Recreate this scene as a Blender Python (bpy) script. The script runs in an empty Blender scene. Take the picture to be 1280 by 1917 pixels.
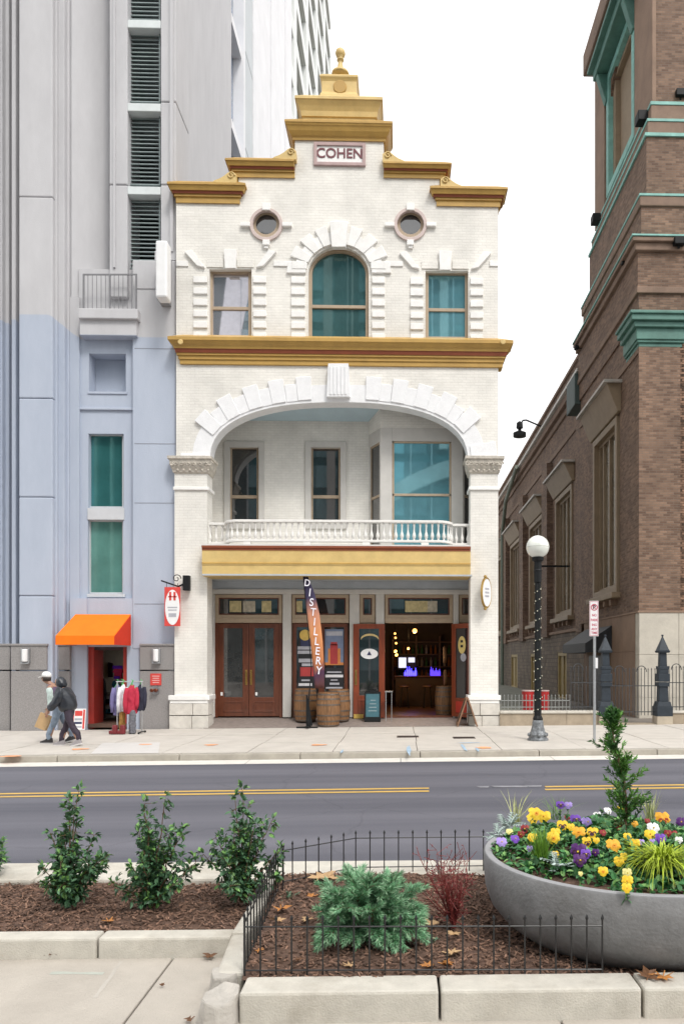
import bpy, math, random
from mathutils import Vector, Matrix, geometry, Euler, noise as mnoise
rnd = random.Random(11)
PI = math.pi
S = bpy.context.scene
COL = S.collection

# ---------------------------------------------------------------- camera, sky, sun, exposure
FPX, CXP, HYP, YAW, CAMZ = 1450.0, 790.0, 1235.0, math.radians(1.6), 1.75
cam_d = bpy.data.cameras.new('camera')
cam = bpy.data.objects.new('camera', cam_d); COL.objects.link(cam)
cam.location = (0, 0, CAMZ); cam.rotation_euler = (PI/2, 0, -YAW)
cam_d.sensor_fit = 'VERTICAL'; cam_d.sensor_height = 36; cam_d.sensor_width = 24
cam_d.lens = FPX/1917*36
cam_d.shift_x = -(CXP-640)/1917; cam_d.shift_y = (HYP-958.5)/1917
cam_d.clip_start = .05; cam_d.clip_end = 3000
S.camera = cam

SUN_EL, SUN_AZ = math.radians(52), math.radians(152)      # azimuth measured clockwise from +Y
w = bpy.data.worlds.new('World'); S.world = w; w.use_nodes = True
nt = w.node_tree
bg = nt.nodes['Background']
sky = nt.nodes.new('ShaderNodeTexSky'); sky.sky_type = 'NISHITA'; sky.sun_disc = False
sky.sun_elevation = SUN_EL; sky.sun_rotation = SUN_AZ
sky.air_density = 1.0; sky.dust_density = 6.0; sky.ozone_density = 1.0
hs = nt.nodes.new('ShaderNodeHueSaturation'); hs.inputs['Saturation'].default_value = .16
nt.links.new(sky.outputs[0], hs.inputs['Color'])
cl_ = nt.nodes.new('ShaderNodeTexNoise'); cl_.inputs['Scale'].default_value = 1.6; cl_.inputs['Detail'].default_value = 5
clr = nt.nodes.new('ShaderNodeMapRange'); clr.inputs[3].default_value = 5.0; clr.inputs[4].default_value = 6.2
nt.links.new(cl_.outputs[0], clr.inputs[0])
ovc = nt.nodes.new('ShaderNodeMixRGB'); ovc.inputs[0].default_value = .82     # an even overcast layer before the blue
nt.links.new(hs.outputs[0], ovc.inputs[1]); nt.links.new(clr.outputs[0], ovc.inputs[2])
nt.links.new(ovc.outputs[0], bg.inputs[0]); bg.inputs[1].default_value = .15
sun_d = bpy.data.lights.new('sun', 'SUN'); sun_d.energy = .95; sun_d.angle = math.radians(13); sun_d.color = (1, .96, .9)
sun = bpy.data.objects.new('sun', sun_d); COL.objects.link(sun)
sd = Vector((math.sin(SUN_AZ)*math.cos(SUN_EL), math.cos(SUN_AZ)*math.cos(SUN_EL), math.sin(SUN_EL)))
sun.rotation_euler = sd.to_track_quat('Z', 'Y').to_euler(); sun.location = (0, -20, 60)
S.view_settings.view_transform = 'Standard'; S.view_settings.look = 'None'
S.view_settings.gamma = 1; S.view_settings.use_curve_mapping = False
S.view_settings.exposure = 0.95

# ---------------------------------------------------------------- surveying: a photograph point on a plane at depth y
CA, SA = math.cos(YAW), math.sin(YAW)
def PX(px, y):
    u = (px-CXP)/FPX
    return y*(u*CA+SA)/(CA-u*SA)
def P(px, py, y):
    x = PX(px, y)
    return Vector((x, y, CAMZ-(py-HYP)/FPX*(y*CA+x*SA)))
def PZ(py, y, px=640): return P(px, py, y).z
def YX(px, x):                                             # depth of photograph column px on the plane x
    u = (px-CXP)/FPX
    return x*(CA-u*SA)/(u*CA+SA)
def G(px, py, z):                                          # the point of a level surface z
    u = (px-CXP)/FPX; d = (CAMZ-z)*FPX/(py-HYP)
    for _ in range(2):
        y = d/(CA+ (u*CA+SA)/(CA-u*SA)*SA)
    return Vector((PX(px, y), y, z))
YF = 21.5
def roadz(x): return -.235+.0085*x
def pavez(x): return -.10+.0075*x

# ---------------------------------------------------------------- materials
MATS = {}
def M(name, col, rough=.6, var=.12, scale=3., bump=0., bscale=60., metal=0., ior=1.5, island=0., emit=None, es=1., stain=0., stcol=None, coat=0, trans=0, sub=0, stretch=None):
    if name in MATS: return MATS[name]
    m = bpy.data.materials.new(name); m.use_nodes = True; MATS[name] = m
    t = m.node_tree; N = t.nodes; L = t.links; b = N['Principled BSDF']
    b.inputs['Roughness'].default_value = rough; b.inputs['Metallic'].default_value = metal; b.inputs['IOR'].default_value = ior
    if coat: b.inputs['Coat Weight'].default_value = coat
    if trans: b.inputs['Transmission Weight'].default_value = trans
    tc = N.new('ShaderNodeTexCoord'); src = tc.outputs['Object']
    if stretch:
        mp = N.new('ShaderNodeMapping'); mp.inputs['Scale'].default_value = stretch; L.new(src, mp.inputs[0]); src = mp.outputs[0]
    nz = N.new('ShaderNodeTexNoise'); nz.inputs['Scale'].default_value = scale; nz.inputs['Detail'].default_value = 6; nz.inputs['Roughness'].default_value = .65
    L.new(src, nz.inputs['Vector'])
    rp = N.new('ShaderNodeValToRGB'); e = rp.color_ramp.elements
    e[0].position = .3; e[1].position = .7
    c0 = [max(0, c*(1-var)) for c in col[:3]]; c1 = [min(1, c*(1+var)) for c in col[:3]]
    e[0].color = (*c0, 1); e[1].color = (*c1, 1)
    L.new(nz.outputs[0], rp.inputs[0]); out = rp.outputs[0]
    if stain:
        n2 = N.new('ShaderNodeTexNoise'); n2.inputs['Scale'].default_value = scale*.23; n2.inputs['Detail'].default_value = 8; n2.inputs['Roughness'].default_value = .7
        L.new(src, n2.inputs['Vector'])
        r2 = N.new('ShaderNodeValToRGB'); r2.color_ramp.elements[0].position = .5; r2.color_ramp.elements[1].position = .75
        r2.color_ramp.elements[0].color = (0, 0, 0, 1); r2.color_ramp.elements[1].color = (stain,)*3+(1,)
        L.new(n2.outputs[0], r2.inputs[0])
        mx = N.new('ShaderNodeMixRGB'); mx.inputs[2].default_value = (*(stcol or [c*.5 for c in col]), 1)
        L.new(r2.outputs[0], mx.inputs[0]); L.new(out, mx.inputs[1]); out = mx.outputs[0]
    if island:
        g = N.new('ShaderNodeNewGeometry')
        mr = N.new('ShaderNodeMapRange'); mr.inputs[3].default_value = 1-island; mr.inputs[4].default_value = 1+island
        L.new(g.outputs['Random Per Island'], mr.inputs[0])
        mm = N.new('ShaderNodeMixRGB'); mm.blend_type = 'MULTIPLY'; mm.inputs[0].default_value = 1
        L.new(out, mm.inputs[1]); L.new(mr.outputs[0], mm.inputs[2]); out = mm.outputs[0]
    L.new(out, b.inputs['Base Color'])
    if bump:
        n3 = N.new('ShaderNodeTexNoise'); n3.inputs['Scale'].default_value = bscale; n3.inputs['Detail'].default_value = 5
        L.new(src, n3.inputs['Vector'])
        bp = N.new('ShaderNodeBump'); bp.inputs['Strength'].default_value = bump; bp.inputs['Distance'].default_value = .02
        L.new(n3.outputs[0], bp.inputs['Height']); L.new(bp.outputs[0], b.inputs['Normal'])
    if emit:
        b.inputs['Emission Color'].default_value = (*emit, 1); b.inputs['Emission Strength'].default_value = es
    return m
def BRICK(name, c1, c2, mortar, bw=.22, rh=.075, ms=.008, bump=.5, rough=.8, bias=0., nvar=.25):
    if name in MATS: return MATS[name]
    m = bpy.data.materials.new(name); m.use_nodes = True; MATS[name] = m
    t = m.node_tree; N = t.nodes; L = t.links; b = N['Principled BSDF']; b.inputs['Roughness'].default_value = rough
    g = N.new('ShaderNodeNewGeometry'); sp = N.new('ShaderNodeSeparateXYZ'); L.new(g.outputs['Position'], sp.inputs[0])
    ad = N.new('ShaderNodeMath'); L.new(sp.outputs[0], ad.inputs[0]); L.new(sp.outputs[1], ad.inputs[1])
    cb = N.new('ShaderNodeCombineXYZ'); L.new(ad.outputs[0], cb.inputs[0]); L.new(sp.outputs[2], cb.inputs[1])
    br = N.new('ShaderNodeTexBrick'); L.new(cb.outputs[0], br.inputs['Vector'])
    br.inputs['Scale'].default_value = 1; br.inputs['Brick Width'].default_value = bw; br.inputs['Row Height'].default_value = rh
    br.inputs['Mortar Size'].default_value = ms; br.inputs['Mortar Smooth'].default_value = .3; br.inputs['Bias'].default_value = bias
    br.inputs['Color1'].default_value = (*c1, 1); br.inputs['Color2'].default_value = (*c2, 1); br.inputs['Mortar'].default_value = (*mortar, 1)
    nz = N.new('ShaderNodeTexNoise'); nz.inputs['Scale'].default_value = .9; nz.inputs['Detail'].default_value = 9; nz.inputs['Roughness'].default_value = .7
    L.new(g.outputs['Position'], nz.inputs['Vector'])
    mr = N.new('ShaderNodeMapRange'); mr.inputs[1].default_value = .3; mr.inputs[2].default_value = .7; mr.inputs[3].default_value = 1-nvar; mr.inputs[4].default_value = 1+nvar*.6
    L.new(nz.outputs[0], mr.inputs[0])
    mm = N.new('ShaderNodeMixRGB'); mm.blend_type = 'MULTIPLY'; mm.inputs[0].default_value = 1
    L.new(br.outputs[0], mm.inputs[1]); L.new(mr.outputs[0], mm.inputs[2]); L.new(mm.outputs[0], b.inputs['Base Color'])
    inv = N.new('ShaderNodeMath'); inv.operation = 'SUBTRACT'; inv.inputs[0].default_value = 1; L.new(br.outputs['Fac'], inv.inputs[1])
    n3 = N.new('ShaderNodeTexNoise'); n3.inputs['Scale'].default_value = 25; n3.inputs['Detail'].default_value = 4; L.new(g.outputs['Position'], n3.inputs['Vector'])
    sc = N.new('ShaderNodeMath'); sc.operation = 'MULTIPLY_ADD'; sc.inputs[1].default_value = .6; L.new(n3.outputs[0], sc.inputs[0]); L.new(inv.outputs[0], sc.inputs[2])
    bp = N.new('ShaderNodeBump'); bp.inputs['Strength'].default_value = bump; bp.inputs['Distance'].default_value = .015
    L.new(sc.outputs[0], bp.inputs['Height']); L.new(bp.outputs[0], b.inputs['Normal'])
    return m

whitebrick = BRICK('white painted brick', (.79, .765, .715), (.755, .73, .68), (.71, .685, .635), bump=.4, nvar=.17)
whitetrim = M('white painted stone', (.80, .79, .77), .55, .06, 5, .25, 40, stain=.25, stcol=(.6, .57, .52))
greywhite = M('aged white paint', (.66, .65, .62), .6, .08, 3, .15, 30)
gold = M('ochre gold paint', (.46, .28, .07), .5, .12, 3, .1, 25, stain=.55, stcol=(.34, .19, .045))
goldlt = M('pale gold paint', (.62, .45, .18), .5, .1, 3, .1, 25, stain=.45, stcol=(.42, .26, .08))
redband = M('oxblood paint', (.23, .06, .025), .45, .1, 4)
bluepaint = M('pale blue ceiling paint', (.44, .56, .62), .55, .05, 3)
greyblue = M('grey blue paint', (.42, .45, .48), .6, .08, 3)
tanwood = M('tan painted frame', (.40, .31, .22), .5, .1, 6)
greypaint = M('warm grey painted timber', (.55, .53, .50), .55, .07, 3)
doorwood = M('varnished red brown door', (.12, .034, .015), .35, .3, 2.5, .08, 30, coat=.3, stretch=(6, 6, .8))
reddoor = M('varnished orange red door', (.22, .045, .016), .35, .25, 2.5, .08, 30, coat=.3, stretch=(6, 6, .8))
capstone = M('weathered carved limestone', (.50, .46, .40), .8, .25, 9, .6, 35)
plinthst = M('grey white rusticated stone', (.60, .57, .52), .8, .15, 4, .5, 25, stain=.5, stcol=(.38, .34, .29))
def glass(name, col, rough=.02, ior=2.9, var=.25, scale=.6, metal=0):
    return M('glass '+name, col, rough, var, scale, .02, .9, ior=ior, metal=metal)
gteal = glass('teal', (.085, .19, .195), ior=2, metal=.55); gdark = glass('dark', (.022, .023, .024), ior=2.1)  # coated glass tints; mirrored teal of the street put into the colour
gblue = glass('blue teal', (.22, .50, .58), ior=2, metal=.62, var=.2); ggreen = glass('green', (.13, .31, .27), ior=1.7, metal=.3)
gdeep = glass('deep teal', (.06, .24, .24), ior=2, metal=.55)
blackiron = M('black iron', (.011, .012, .013), .55, .2, 20, .1, 80, ior=1.3)
slateiron = M('slate painted iron', (.028, .036, .046), .5, .15, 12, .15, 40, ior=1.35)
brass = M('aged brass', (.45, .30, .10), .35, .15, 10, metal=.9)
steel = M('galvanised steel', (.45, .46, .47), .4, .1, 15, metal=.8)
barrelw = M('weathered oak staves', (.24, .12, .05), .65, .35, 4, .3, 40, island=.25, stretch=(8, 8, 1))
hoopm = M('rusty barrel hoop', (.16, .13, .11), .5, .2, 12, metal=.6)
copper = M('verdigris copper', (.085, .20, .165), .55, .22, 2.5, .15, 15, stain=.4, stcol=(.10, .22, .18))
copperlt = M('bright verdigris flashing', (.21, .44, .39), .6, .2, 3, stain=.4, stcol=(.12, .25, .21))
chbrick = BRICK('dark red church brick', (.135, .077, .050), (.265, .165, .11), (.18, .14, .11), bump=.7, nvar=.35)
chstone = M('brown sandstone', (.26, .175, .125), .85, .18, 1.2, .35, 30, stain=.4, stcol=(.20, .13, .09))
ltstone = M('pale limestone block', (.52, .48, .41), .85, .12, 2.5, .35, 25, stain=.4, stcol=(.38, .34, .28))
chframe = M('tan window frame', (.27, .20, .13), .6, .12, 3)
yelframe = M('mustard window board', (.36, .27, .12), .6, .15, 3)
concrete = M('pale kerb concrete', (.53, .50, .44), .85, .12, 7, .25, 110, stain=.75, stcol=(.33, .29, .235))
paving = M('pavement concrete', (.50, .465, .42), .85, .09, 2.2, .25, 70, stain=.45, stcol=(.40, .365, .32))
soilgap = M('dark joint', (.16, .14, .12), .95, .2, 20)
orangepaint = M('orange spray paint', (.80, .27, .11), .8, .2, 9)
bluemark = M('blue spray paint', (.28, .50, .68), .8, .2, 9)
whiteplastic = M('white plastic', (.78, .78, .78), .4, .04, 4)
blackcloth = M('black nylon', (.02, .022, .026), .6, .2, 20, .3, 40)

FOLD = bpy.data.textures.new('cloth_folds', 'CLOUDS'); FOLD.noise_scale = .09; FOLD.noise_depth = 2
# ---------------------------------------------------------------- mesh building
class MB:
    def __init__(s): s.v = []; s.f = []; s.m = []; s.k = 0
    def add(s, vs, fs, k=None):
        n = len(s.v); s.v += [Vector(q) for q in vs]; s.f += [[n+i for i in q] for q in fs]; s.m += [s.k if k is None else k]*len(fs); return s
    def hexa(s, p): return s.add(p, [(0, 3, 2, 1), (4, 5, 6, 7), (0, 1, 5, 4), (1, 2, 6, 5), (2, 3, 7, 6), (3, 0, 4, 7)])
    def box(s, x0, x1, y0, y1, z0, z1):
        x0, x1 = sorted((x0, x1)); y0, y1 = sorted((y0, y1)); z0, z1 = sorted((z0, z1))
        return s.hexa([(x0, y0, z0), (x1, y0, z0), (x1, y1, z0), (x0, y1, z0), (x0, y0, z1), (x1, y0, z1), (x1, y1, z1), (x0, y1, z1)])
    def bar(s, a, b, wd, ht, up=(0, 0, 1)):
        a = Vector(a); b = Vector(b); d = (b-a).normalized(); up = Vector(up)
        if abs(d.dot(up)) > .98: up = Vector((0, 1, 0))
        sd = d.cross(up).normalized(); u2 = sd.cross(d); q = []
        for c in (a, b): q += [c-sd*wd/2-u2*ht/2, c+sd*wd/2-u2*ht/2, c+sd*wd/2+u2*ht/2, c-sd*wd/2+u2*ht/2]
        return s.add(q, [(0, 3, 2, 1), (4, 5, 6, 7), (0, 1, 5, 4), (1, 2, 6, 5), (2, 3, 7, 6), (3, 0, 4, 7)])
    def prism(s, pts, vec):                                # pts: polygon, extruded by vec
        n = len(pts); pts = [Vector(p) for p in pts]; vec = Vector(vec)
        return s.add(pts+[p+vec for p in pts], [tuple(range(n)), tuple(range(2*n-1, n-1, -1))]+[(i, i+n, (i+1) % n+n, (i+1) % n) for i in range(n)])
    def slab(s, outer, holes, y0, y1):                      # polygon in xz with holes, from y0 to y1
        loops = [[Vector((a, 0, b)) for a, b in outer]]+[[Vector((a, 0, b)) for a, b in h] for h in holes]
        tri = geometry.tessellate_polygon(loops); fl = [v for l in loops for v in l]; n = len(fl)
        vs = [(v.x, y0, v.z) for v in fl]+[(v.x, y1, v.z) for v in fl]
        fs = [tuple(t) for t in tri]+[tuple(i+n for i in reversed(t)) for t in tri]
        o = 0
        for l in loops:
            c = len(l); fs += [(o+i, o+(i+1) % c, o+(i+1) % c+n, o+i+n) for i in range(c)]; o += c
        return s.add(vs, fs)
    def lathe(s, prof, c=(0, 0, 0), n=16, ax='z', a0=0, sx=1, sy=1, cap=True):
        c = Vector(c); vs = []; fs = []
        for r, h in prof:
            for i in range(n):
                t = a0+2*PI*i/n; p = (r*math.cos(t)*sx, r*math.sin(t)*sy, h)
                if ax == 'y': p = (p[0], p[2], p[1])
                if ax == 'x': p = (p[2], p[0], p[1])
                vs.append(c+Vector(p))
        for j in range(len(prof)-1):
            for i in range(n): fs.append((j*n+i, j*n+(i+1) % n, (j+1)*n+(i+1) % n, (j+1)*n+i))
        if cap and prof[0] != prof[-1]: fs.append(tuple(range(n-1, -1, -1))); fs.append(tuple((len(prof)-1)*n+i for i in range(n)))
        return s.add(vs, fs)
    def ball(s, c, r, n=10, sz=1): return s.lathe([(r*math.sin(PI*(j+.02)/(n*.6+.04)), -r*sz*math.cos(PI*(j+.02)/(n*.6+.04))) for j in range(int(n*.6)+1)], c, n)
    def tube(s, pts, r, n=6, cap=True):
        pts = [Vector(p) for p in pts]; rs = r if isinstance(r, (list, tuple)) else [r]*len(pts); vs = []; fs = []; pu = None
        for i, p in enumerate(pts):
            d = (pts[min(i+1, len(pts)-1)]-pts[max(i-1, 0)]).normalized()
            if pu is None: pu = d.cross(Vector((0, 0, 1)) if abs(d.z) < .9 else Vector((1, 0, 0))).normalized()
            u = (pu-d*pu.dot(d)).normalized(); pu = u; v2 = d.cross(u)
            for k in range(n): vs.append(p+(u*math.cos(2*PI*k/n)+v2*math.sin(2*PI*k/n))*rs[i])
        for i in range(len(pts)-1):
            for k in range(n): fs.append((i*n+k, i*n+(k+1) % n, (i+1)*n+(k+1) % n, (i+1)*n+k))
        if cap: fs += [tuple(range(n-1, -1, -1)), tuple((len(pts)-1)*n+k for k in range(n))]
        return s.add(vs, fs)
    def leaf(s, p, d, up, ln, wd, fold=.25):
        d = d.normalized(); sd = d.cross(up)
        if sd.length < 1e-3: sd = d.cross(Vector((1, 0, 0)))
        sd.normalize(); nn = sd.cross(d)
        return s.add([p, p+d*ln*.45+sd*wd/2+nn*wd*fold, p+d*ln-nn*ln*.12, p+d*ln*.45-sd*wd/2+nn*wd*fold], [(0, 1, 2), (0, 2, 3)])
    def oleaf(s, p, d, up, ln, wd, fold=.2):                # rounder leaf with a folded midrib
        d = d.normalized(); sd = d.cross(up)
        if sd.length < 1e-3: sd = d.cross(Vector((1, 0, 0)))
        sd.normalize(); nn = sd.cross(d); m = p+d*ln*.5-nn*ln*.03; t = p+d*ln-nn*ln*.12
        return s.add([p, p+d*ln*.25+sd*wd*.42+nn*wd*fold*.8, p+d*ln*.62+sd*wd*.46+nn*wd*fold*.7, t, p+d*ln*.62-sd*wd*.46+nn*wd*fold*.7, p+d*ln*.25-sd*wd*.42+nn*wd*fold*.8, m], [(0, 1, 6), (1, 2, 6), (2, 3, 6), (3, 4, 6), (4, 5, 6), (5, 0, 6)])
    def xf(s, mx): s.v = [mx @ q for q in s.v]; return s
    def build(s, name, mat, parent=None, smooth=False, bevel=0, **kw):
        me = bpy.data.meshes.new(name); o = bpy.data.objects.new(name, me)
        off = Vector(ORG.get(parent.name, (0, 0, 0))) if parent else Vector((0, 0, 0))
        me.from_pydata([q-off for q in s.v], [], s.f)
        for mm in (mat if isinstance(mat, (list, tuple)) else [mat]): me.materials.append(mm)
        me.polygons.foreach_set('material_index', s.m)
        if smooth: me.polygons.foreach_set('use_smooth', [True]*len(s.f))
        me.validate()
        bm_fix(me)
        link(o, parent, **kw)
        if bevel:
            b = o.modifiers.new('edge', 'BEVEL'); b.width = bevel; b.segments = 2; b.limit_method = 'ANGLE'; b.angle_limit = .6
        if smooth == 2:
            pass
        return o
import bmesh
def bm_fix(me):
    if len(me.polygons) > 60000: return
    b = bmesh.new(); b.from_mesh(me); bmesh.ops.recalc_face_normals(b, faces=b.faces); b.to_mesh(me); b.free()
ORG = {}
def link(o, parent, **kw):
    COL.objects.link(o)
    if parent: o.parent = parent; ORG[o.name] = ORG.get(parent.name, (0, 0, 0))
    for k, v in kw.items(): o[k] = v
    return o
def thing(name, label, cat, loc, group=None, kind=None):
    o = bpy.data.objects.new(name, None); o.empty_display_size = .1; COL.objects.link(o); o.location = loc; ORG[o.name] = tuple(loc)
    if label: o['label'] = label
    if cat: o['category'] = cat
    if group: o['group'] = group
    if kind: o['kind'] = kind
    return o
def bx(name, mat, parent, *a, bevel=0, **kw): return MB().box(*a).build(name, mat, parent, bevel=bevel, **kw)
def rep(o, parent, loc=None, rot=None, mx=None, **kw):       # another piece alike: same mesh data
    c = o.copy(); COL.objects.link(c); c.parent = parent
    if loc is not None: c.location = loc
    if rot is not None: c.rotation_euler = rot
    for k, v in kw.items(): c[k] = v
    return c
def dup(root, loc, rotz=0, label=None, group=None, scale=None):
    r = root.copy(); COL.objects.link(r); r.location = loc; r.rotation_euler = (0, 0, rotz)
    if scale: r.scale = scale
    if label: r['label'] = label
    if group: r['group'] = group
    for ch in list(root.children):
        c = ch.copy(); COL.objects.link(c); c.parent = r
        for g in list(ch.children):
            d = g.copy(); COL.objects.link(d); d.parent = c
    return r
def text(body, size, loc, mat, parent, name='lettering', rot=(PI/2, 0, 0), ext=.004, sx=1, bold=0):
    cu = bpy.data.curves.new(name, 'FONT'); cu.body = body; cu.size = size; cu.extrude = ext; cu.align_x = 'CENTER'; cu.align_y = 'CENTER'; cu.offset = bold
    cu.materials.append(mat)
    tmp = bpy.data.objects.new(name, cu); me = bpy.data.meshes.new_from_object(tmp); bpy.data.objects.remove(tmp); bpy.data.curves.remove(cu)
    if not me.materials: me.materials.append(mat)
    o = bpy.data.objects.new(name, me)
    off = Vector(ORG.get(parent.name, (0, 0, 0)))
    link(o, parent); o.location = Vector(loc)-off; o.rotation_euler = rot; o.scale = (sx, 1, 1)
    return o
def cornice(mb, px0, px1, yf, yb, prof, left=True, right=True, ks=None):
    # prof: (projection, photo row) bottom to top; corners mitred; each band may take its own material index
    x0, x1 = PX(px0, yf), PX(px1, yf); pm = (px0+px1)/2; rings = []
    for d, py in prof:
        z = PZ(py, yf-d, pm); a = d if left else 0; b = d if right else 0
        rings.append([(x0-a, yb, z), (x0-a, yf-d, z), (x1+b, yf-d, z), (x1+b, yb, z)])
    for i in range(len(rings)-1):
        mb.add(rings[i]+rings[i+1], [(0, 1, 5, 4), (1, 2, 6, 5), (2, 3, 7, 6), (3, 0, 4, 7)], ks[i] if ks else 0)
    mb.add(rings[0], [(3, 2, 1, 0)], ks[0] if ks else 0); mb.add(rings[-1], [(0, 1, 2, 3)], ks[-1] if ks else 0)
    return mb
def pbox(name, mat, parent, px0, px1, py0, py1, y0, y1, bevel=0, **kw):   # a block whose front face fills the photo rectangle at depth y0
    pm = (px0+px1)/2
    return bx(name, mat, parent, PX(px0, y0), PX(px1, y0), y0, y1, PZ(py1, y0, pm), PZ(py0, y0, pm), bevel=bevel, **kw)
def prect(px0, px1, py0, py1, y): pm = (px0+px1)/2; a, b, c, d = PX(px0, y), PX(px1, y), PZ(py1, y, pm), PZ(py0, y, pm); return [(a, c), (b, c), (b, d), (a, d)]
def frame(name, mat, parent, px0, px1, py0, py1, t, y0, y1, bevel=0, **kw):   # rectangular ring, t photo pixels wide
    o = prect(px0, px1, py0, py1, y0)
    (a, c), (b, _), (_, d), _ = o; tt = t*y0/FPX
    return MB().slab(o, [[(a+tt, c+tt), (b-tt, c+tt), (b-tt, d-tt), (a+tt, d-tt)]], y0, y1).build(name, mat, parent, bevel=bevel, **kw)
# ================================================================ SETTING: ground, road, pavements, kerbs
gm = M('earth', (.22, .20, .18), .95, .2, .3)
MB().add([(-400, -400, -1.4), (400, -400, -1.4), (400, 900, -1.4), (-400, 900, -1.4)], [(0, 1, 2, 3)]).build('ground', gm, kind='structure')

asph = bpy.data.materials.new('asphalt'); asph.use_nodes = True
def _asph():
    t = asph.node_tree; N = t.nodes; L = t.links; b = N['Principled BSDF']; b.inputs['Roughness'].default_value = .75
    g = N.new('ShaderNodeNewGeometry')
    mp = N.new('ShaderNodeMapping'); mp.inputs['Scale'].default_value = (.05, 1.1, 1); L.new(g.outputs['Position'], mp.inputs[0])
    n1 = N.new('ShaderNodeTexNoise'); n1.inputs['Scale'].default_value = 1; n1.inputs['Detail'].default_value = 5; L.new(mp.outputs[0], n1.inputs['Vector'])
    r1 = N.new('ShaderNodeValToRGB'); r1.color_ramp.elements[0].position = .34; r1.color_ramp.elements[1].position = .66
    r1.color_ramp.elements[0].color = (.072, .073, .092, 1); r1.color_ramp.elements[1].color = (.132, .131, .155, 1)
    L.new(n1.outputs[0], r1.inputs[0])
    n2 = N.new('ShaderNodeTexNoise'); n2.inputs['Scale'].default_value = 90; n2.inputs['Detail'].default_value = 3; L.new(g.outputs['Position'], n2.inputs['Vector'])
    mr = N.new('ShaderNodeMapRange'); mr.inputs[3].default_value = .7; mr.inputs[4].default_value = 1.3; L.new(n2.outputs[0], mr.inputs[0])
    mm = N.new('ShaderNodeMixRGB'); mm.blend_type = 'MULTIPLY'; mm.inputs[0].default_value = 1
    L.new(r1.outputs[0], mm.inputs[1]); L.new(mr.outputs[0], mm.inputs[2])
    # sealed cracks and old patches
    wp = N.new('ShaderNodeTexNoise'); wp.inputs['Scale'].default_value = .8; wp.inputs['Detail'].default_value = 4; L.new(g.outputs['Position'], wp.inputs['Vector'])
    wa = N.new('ShaderNodeVectorMath'); wa.operation = 'ADD'; L.new(g.outputs['Position'], wa.inputs[0]); L.new(wp.outputs['Color'], wa.inputs[1])
    vo = N.new('ShaderNodeTexVoronoi'); vo.feature = 'DISTANCE_TO_EDGE'; vo.inputs['Scale'].default_value = .28; L.new(wa.outputs[0], vo.inputs['Vector'])
    cr = N.new('ShaderNodeMapRange'); cr.inputs[1].default_value = .002; cr.inputs[2].default_value = .007; cr.inputs[3].default_value = .86; cr.inputs[4].default_value = 1; L.new(vo.outputs[0], cr.inputs[0])
    m2 = N.new('ShaderNodeMixRGB'); m2.blend_type = 'MULTIPLY'; m2.inputs[0].default_value = 1; L.new(mm.outputs[0], m2.inputs[1]); L.new(cr.outputs[0], m2.inputs[2]); L.new(m2.outputs[0], b.inputs['Base Color'])
    bp = N.new('ShaderNodeBump'); bp.inputs['Strength'].default_value = .35; bp.inputs['Distance'].default_value = .01
    L.new(n2.outputs[0], bp.inputs['Height']); L.new(bp.outputs[0], b.inputs['Normal'])
_asph()
YK, YG, YN = 15.55, 15.02, 6.27       # far kerb face, gutter edge, near kerb face
def sheet(x0, x1, y0, y1, zf, dz=0): return MB().add([(x0, y0, zf(x0)+dz), (x1, y0, zf(x1)+dz), (x1, y1, zf(x1)+dz), (x0, y1, zf(x0)+dz)], [(0, 1, 2, 3)])
road = sheet(-60, 60, 5.9, 15.8, roadz).build('road', asph, kind='structure')
gut = M('gutter concrete', (.62, .59, .54), .85, .1, 4, .2, 60)
gu = thing('gutter', None, None, (0, YG, 0), kind='structure')
for i in range(-6, 7):
    x0 = i*3.0+.01; x1 = x0+2.985
    MB().hexa([(x0, YG, roadz(x0)-.05), (x1, YG, roadz(x1)-.05), (x1, YK, roadz(x1)-.05), (x0, YK, roadz(x0)-.05), (x0, YG, roadz(x0)+.004), (x1, YG, roadz(x1)+.004), (x1, YK, roadz(x1)+.012), (x0, YK, roadz(x0)+.012)]).build('gutter_slab', gut, gu)
yel = M('worn yellow road paint', (.55, .35, .08), .75, .25, 14, stain=.85, stcol=(.16, .13, .09), stretch=(.35, 6, 1))
wht = M('worn white road paint', (.22, .22, .24), .7, .3, 8)
yc = 11.75; rm = []
for px0, px1 in ((-300, 803), (1021, 1600)):
    for k in (-.16, .10):
        x0, x1 = PX(px0, yc+k), PX(px1, yc+k)
        sheet(x0, x1, yc+k, yc+k+.12, roadz, .005).build('road_marking', yel, road)
for px, w_ in ((905, .12), (1000, .18), (955, .5)):
    x = PX(px, 11.95); MB().add([(x-w_/2, 11.9, roadz(x)+.005), (x+w_/2, 11.9, roadz(x)+.005), (x+w_/2+.04, 12.05, roadz(x)+.005), (x-w_/2-.05, 12.05, roadz(x)+.005)], [(0, 1, 2, 3)]).build('road_marking', wht, road)
# far kerb
kb = thing('kerb', None, None, (0, YK, 0), kind='structure')
kerbm = M('grey kerb concrete', (.36, .33, .28), .85, .14, 3, .3, 50, stain=.5, stcol=(.22, .20, .17))
for i in range(-7, 8):
    x0 = i*2.4+.4; x1 = x0+2.388; zt = lambda x: pavez(x)-.008
    MB().hexa([(x0, YK, roadz(x0)-.1), (x1, YK, roadz(x1)-.1), (x1, YK+.19, roadz(x1)-.1), (x0, YK+.19, roadz(x0)-.1), (x0, YK+.02, zt(x0)), (x1, YK+.02, zt(x1)), (x1, YK+.19, zt(x1)), (x0, YK+.19, zt(x0))]).build('kerb_stone', kerbm, kb, bevel=.015)
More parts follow.
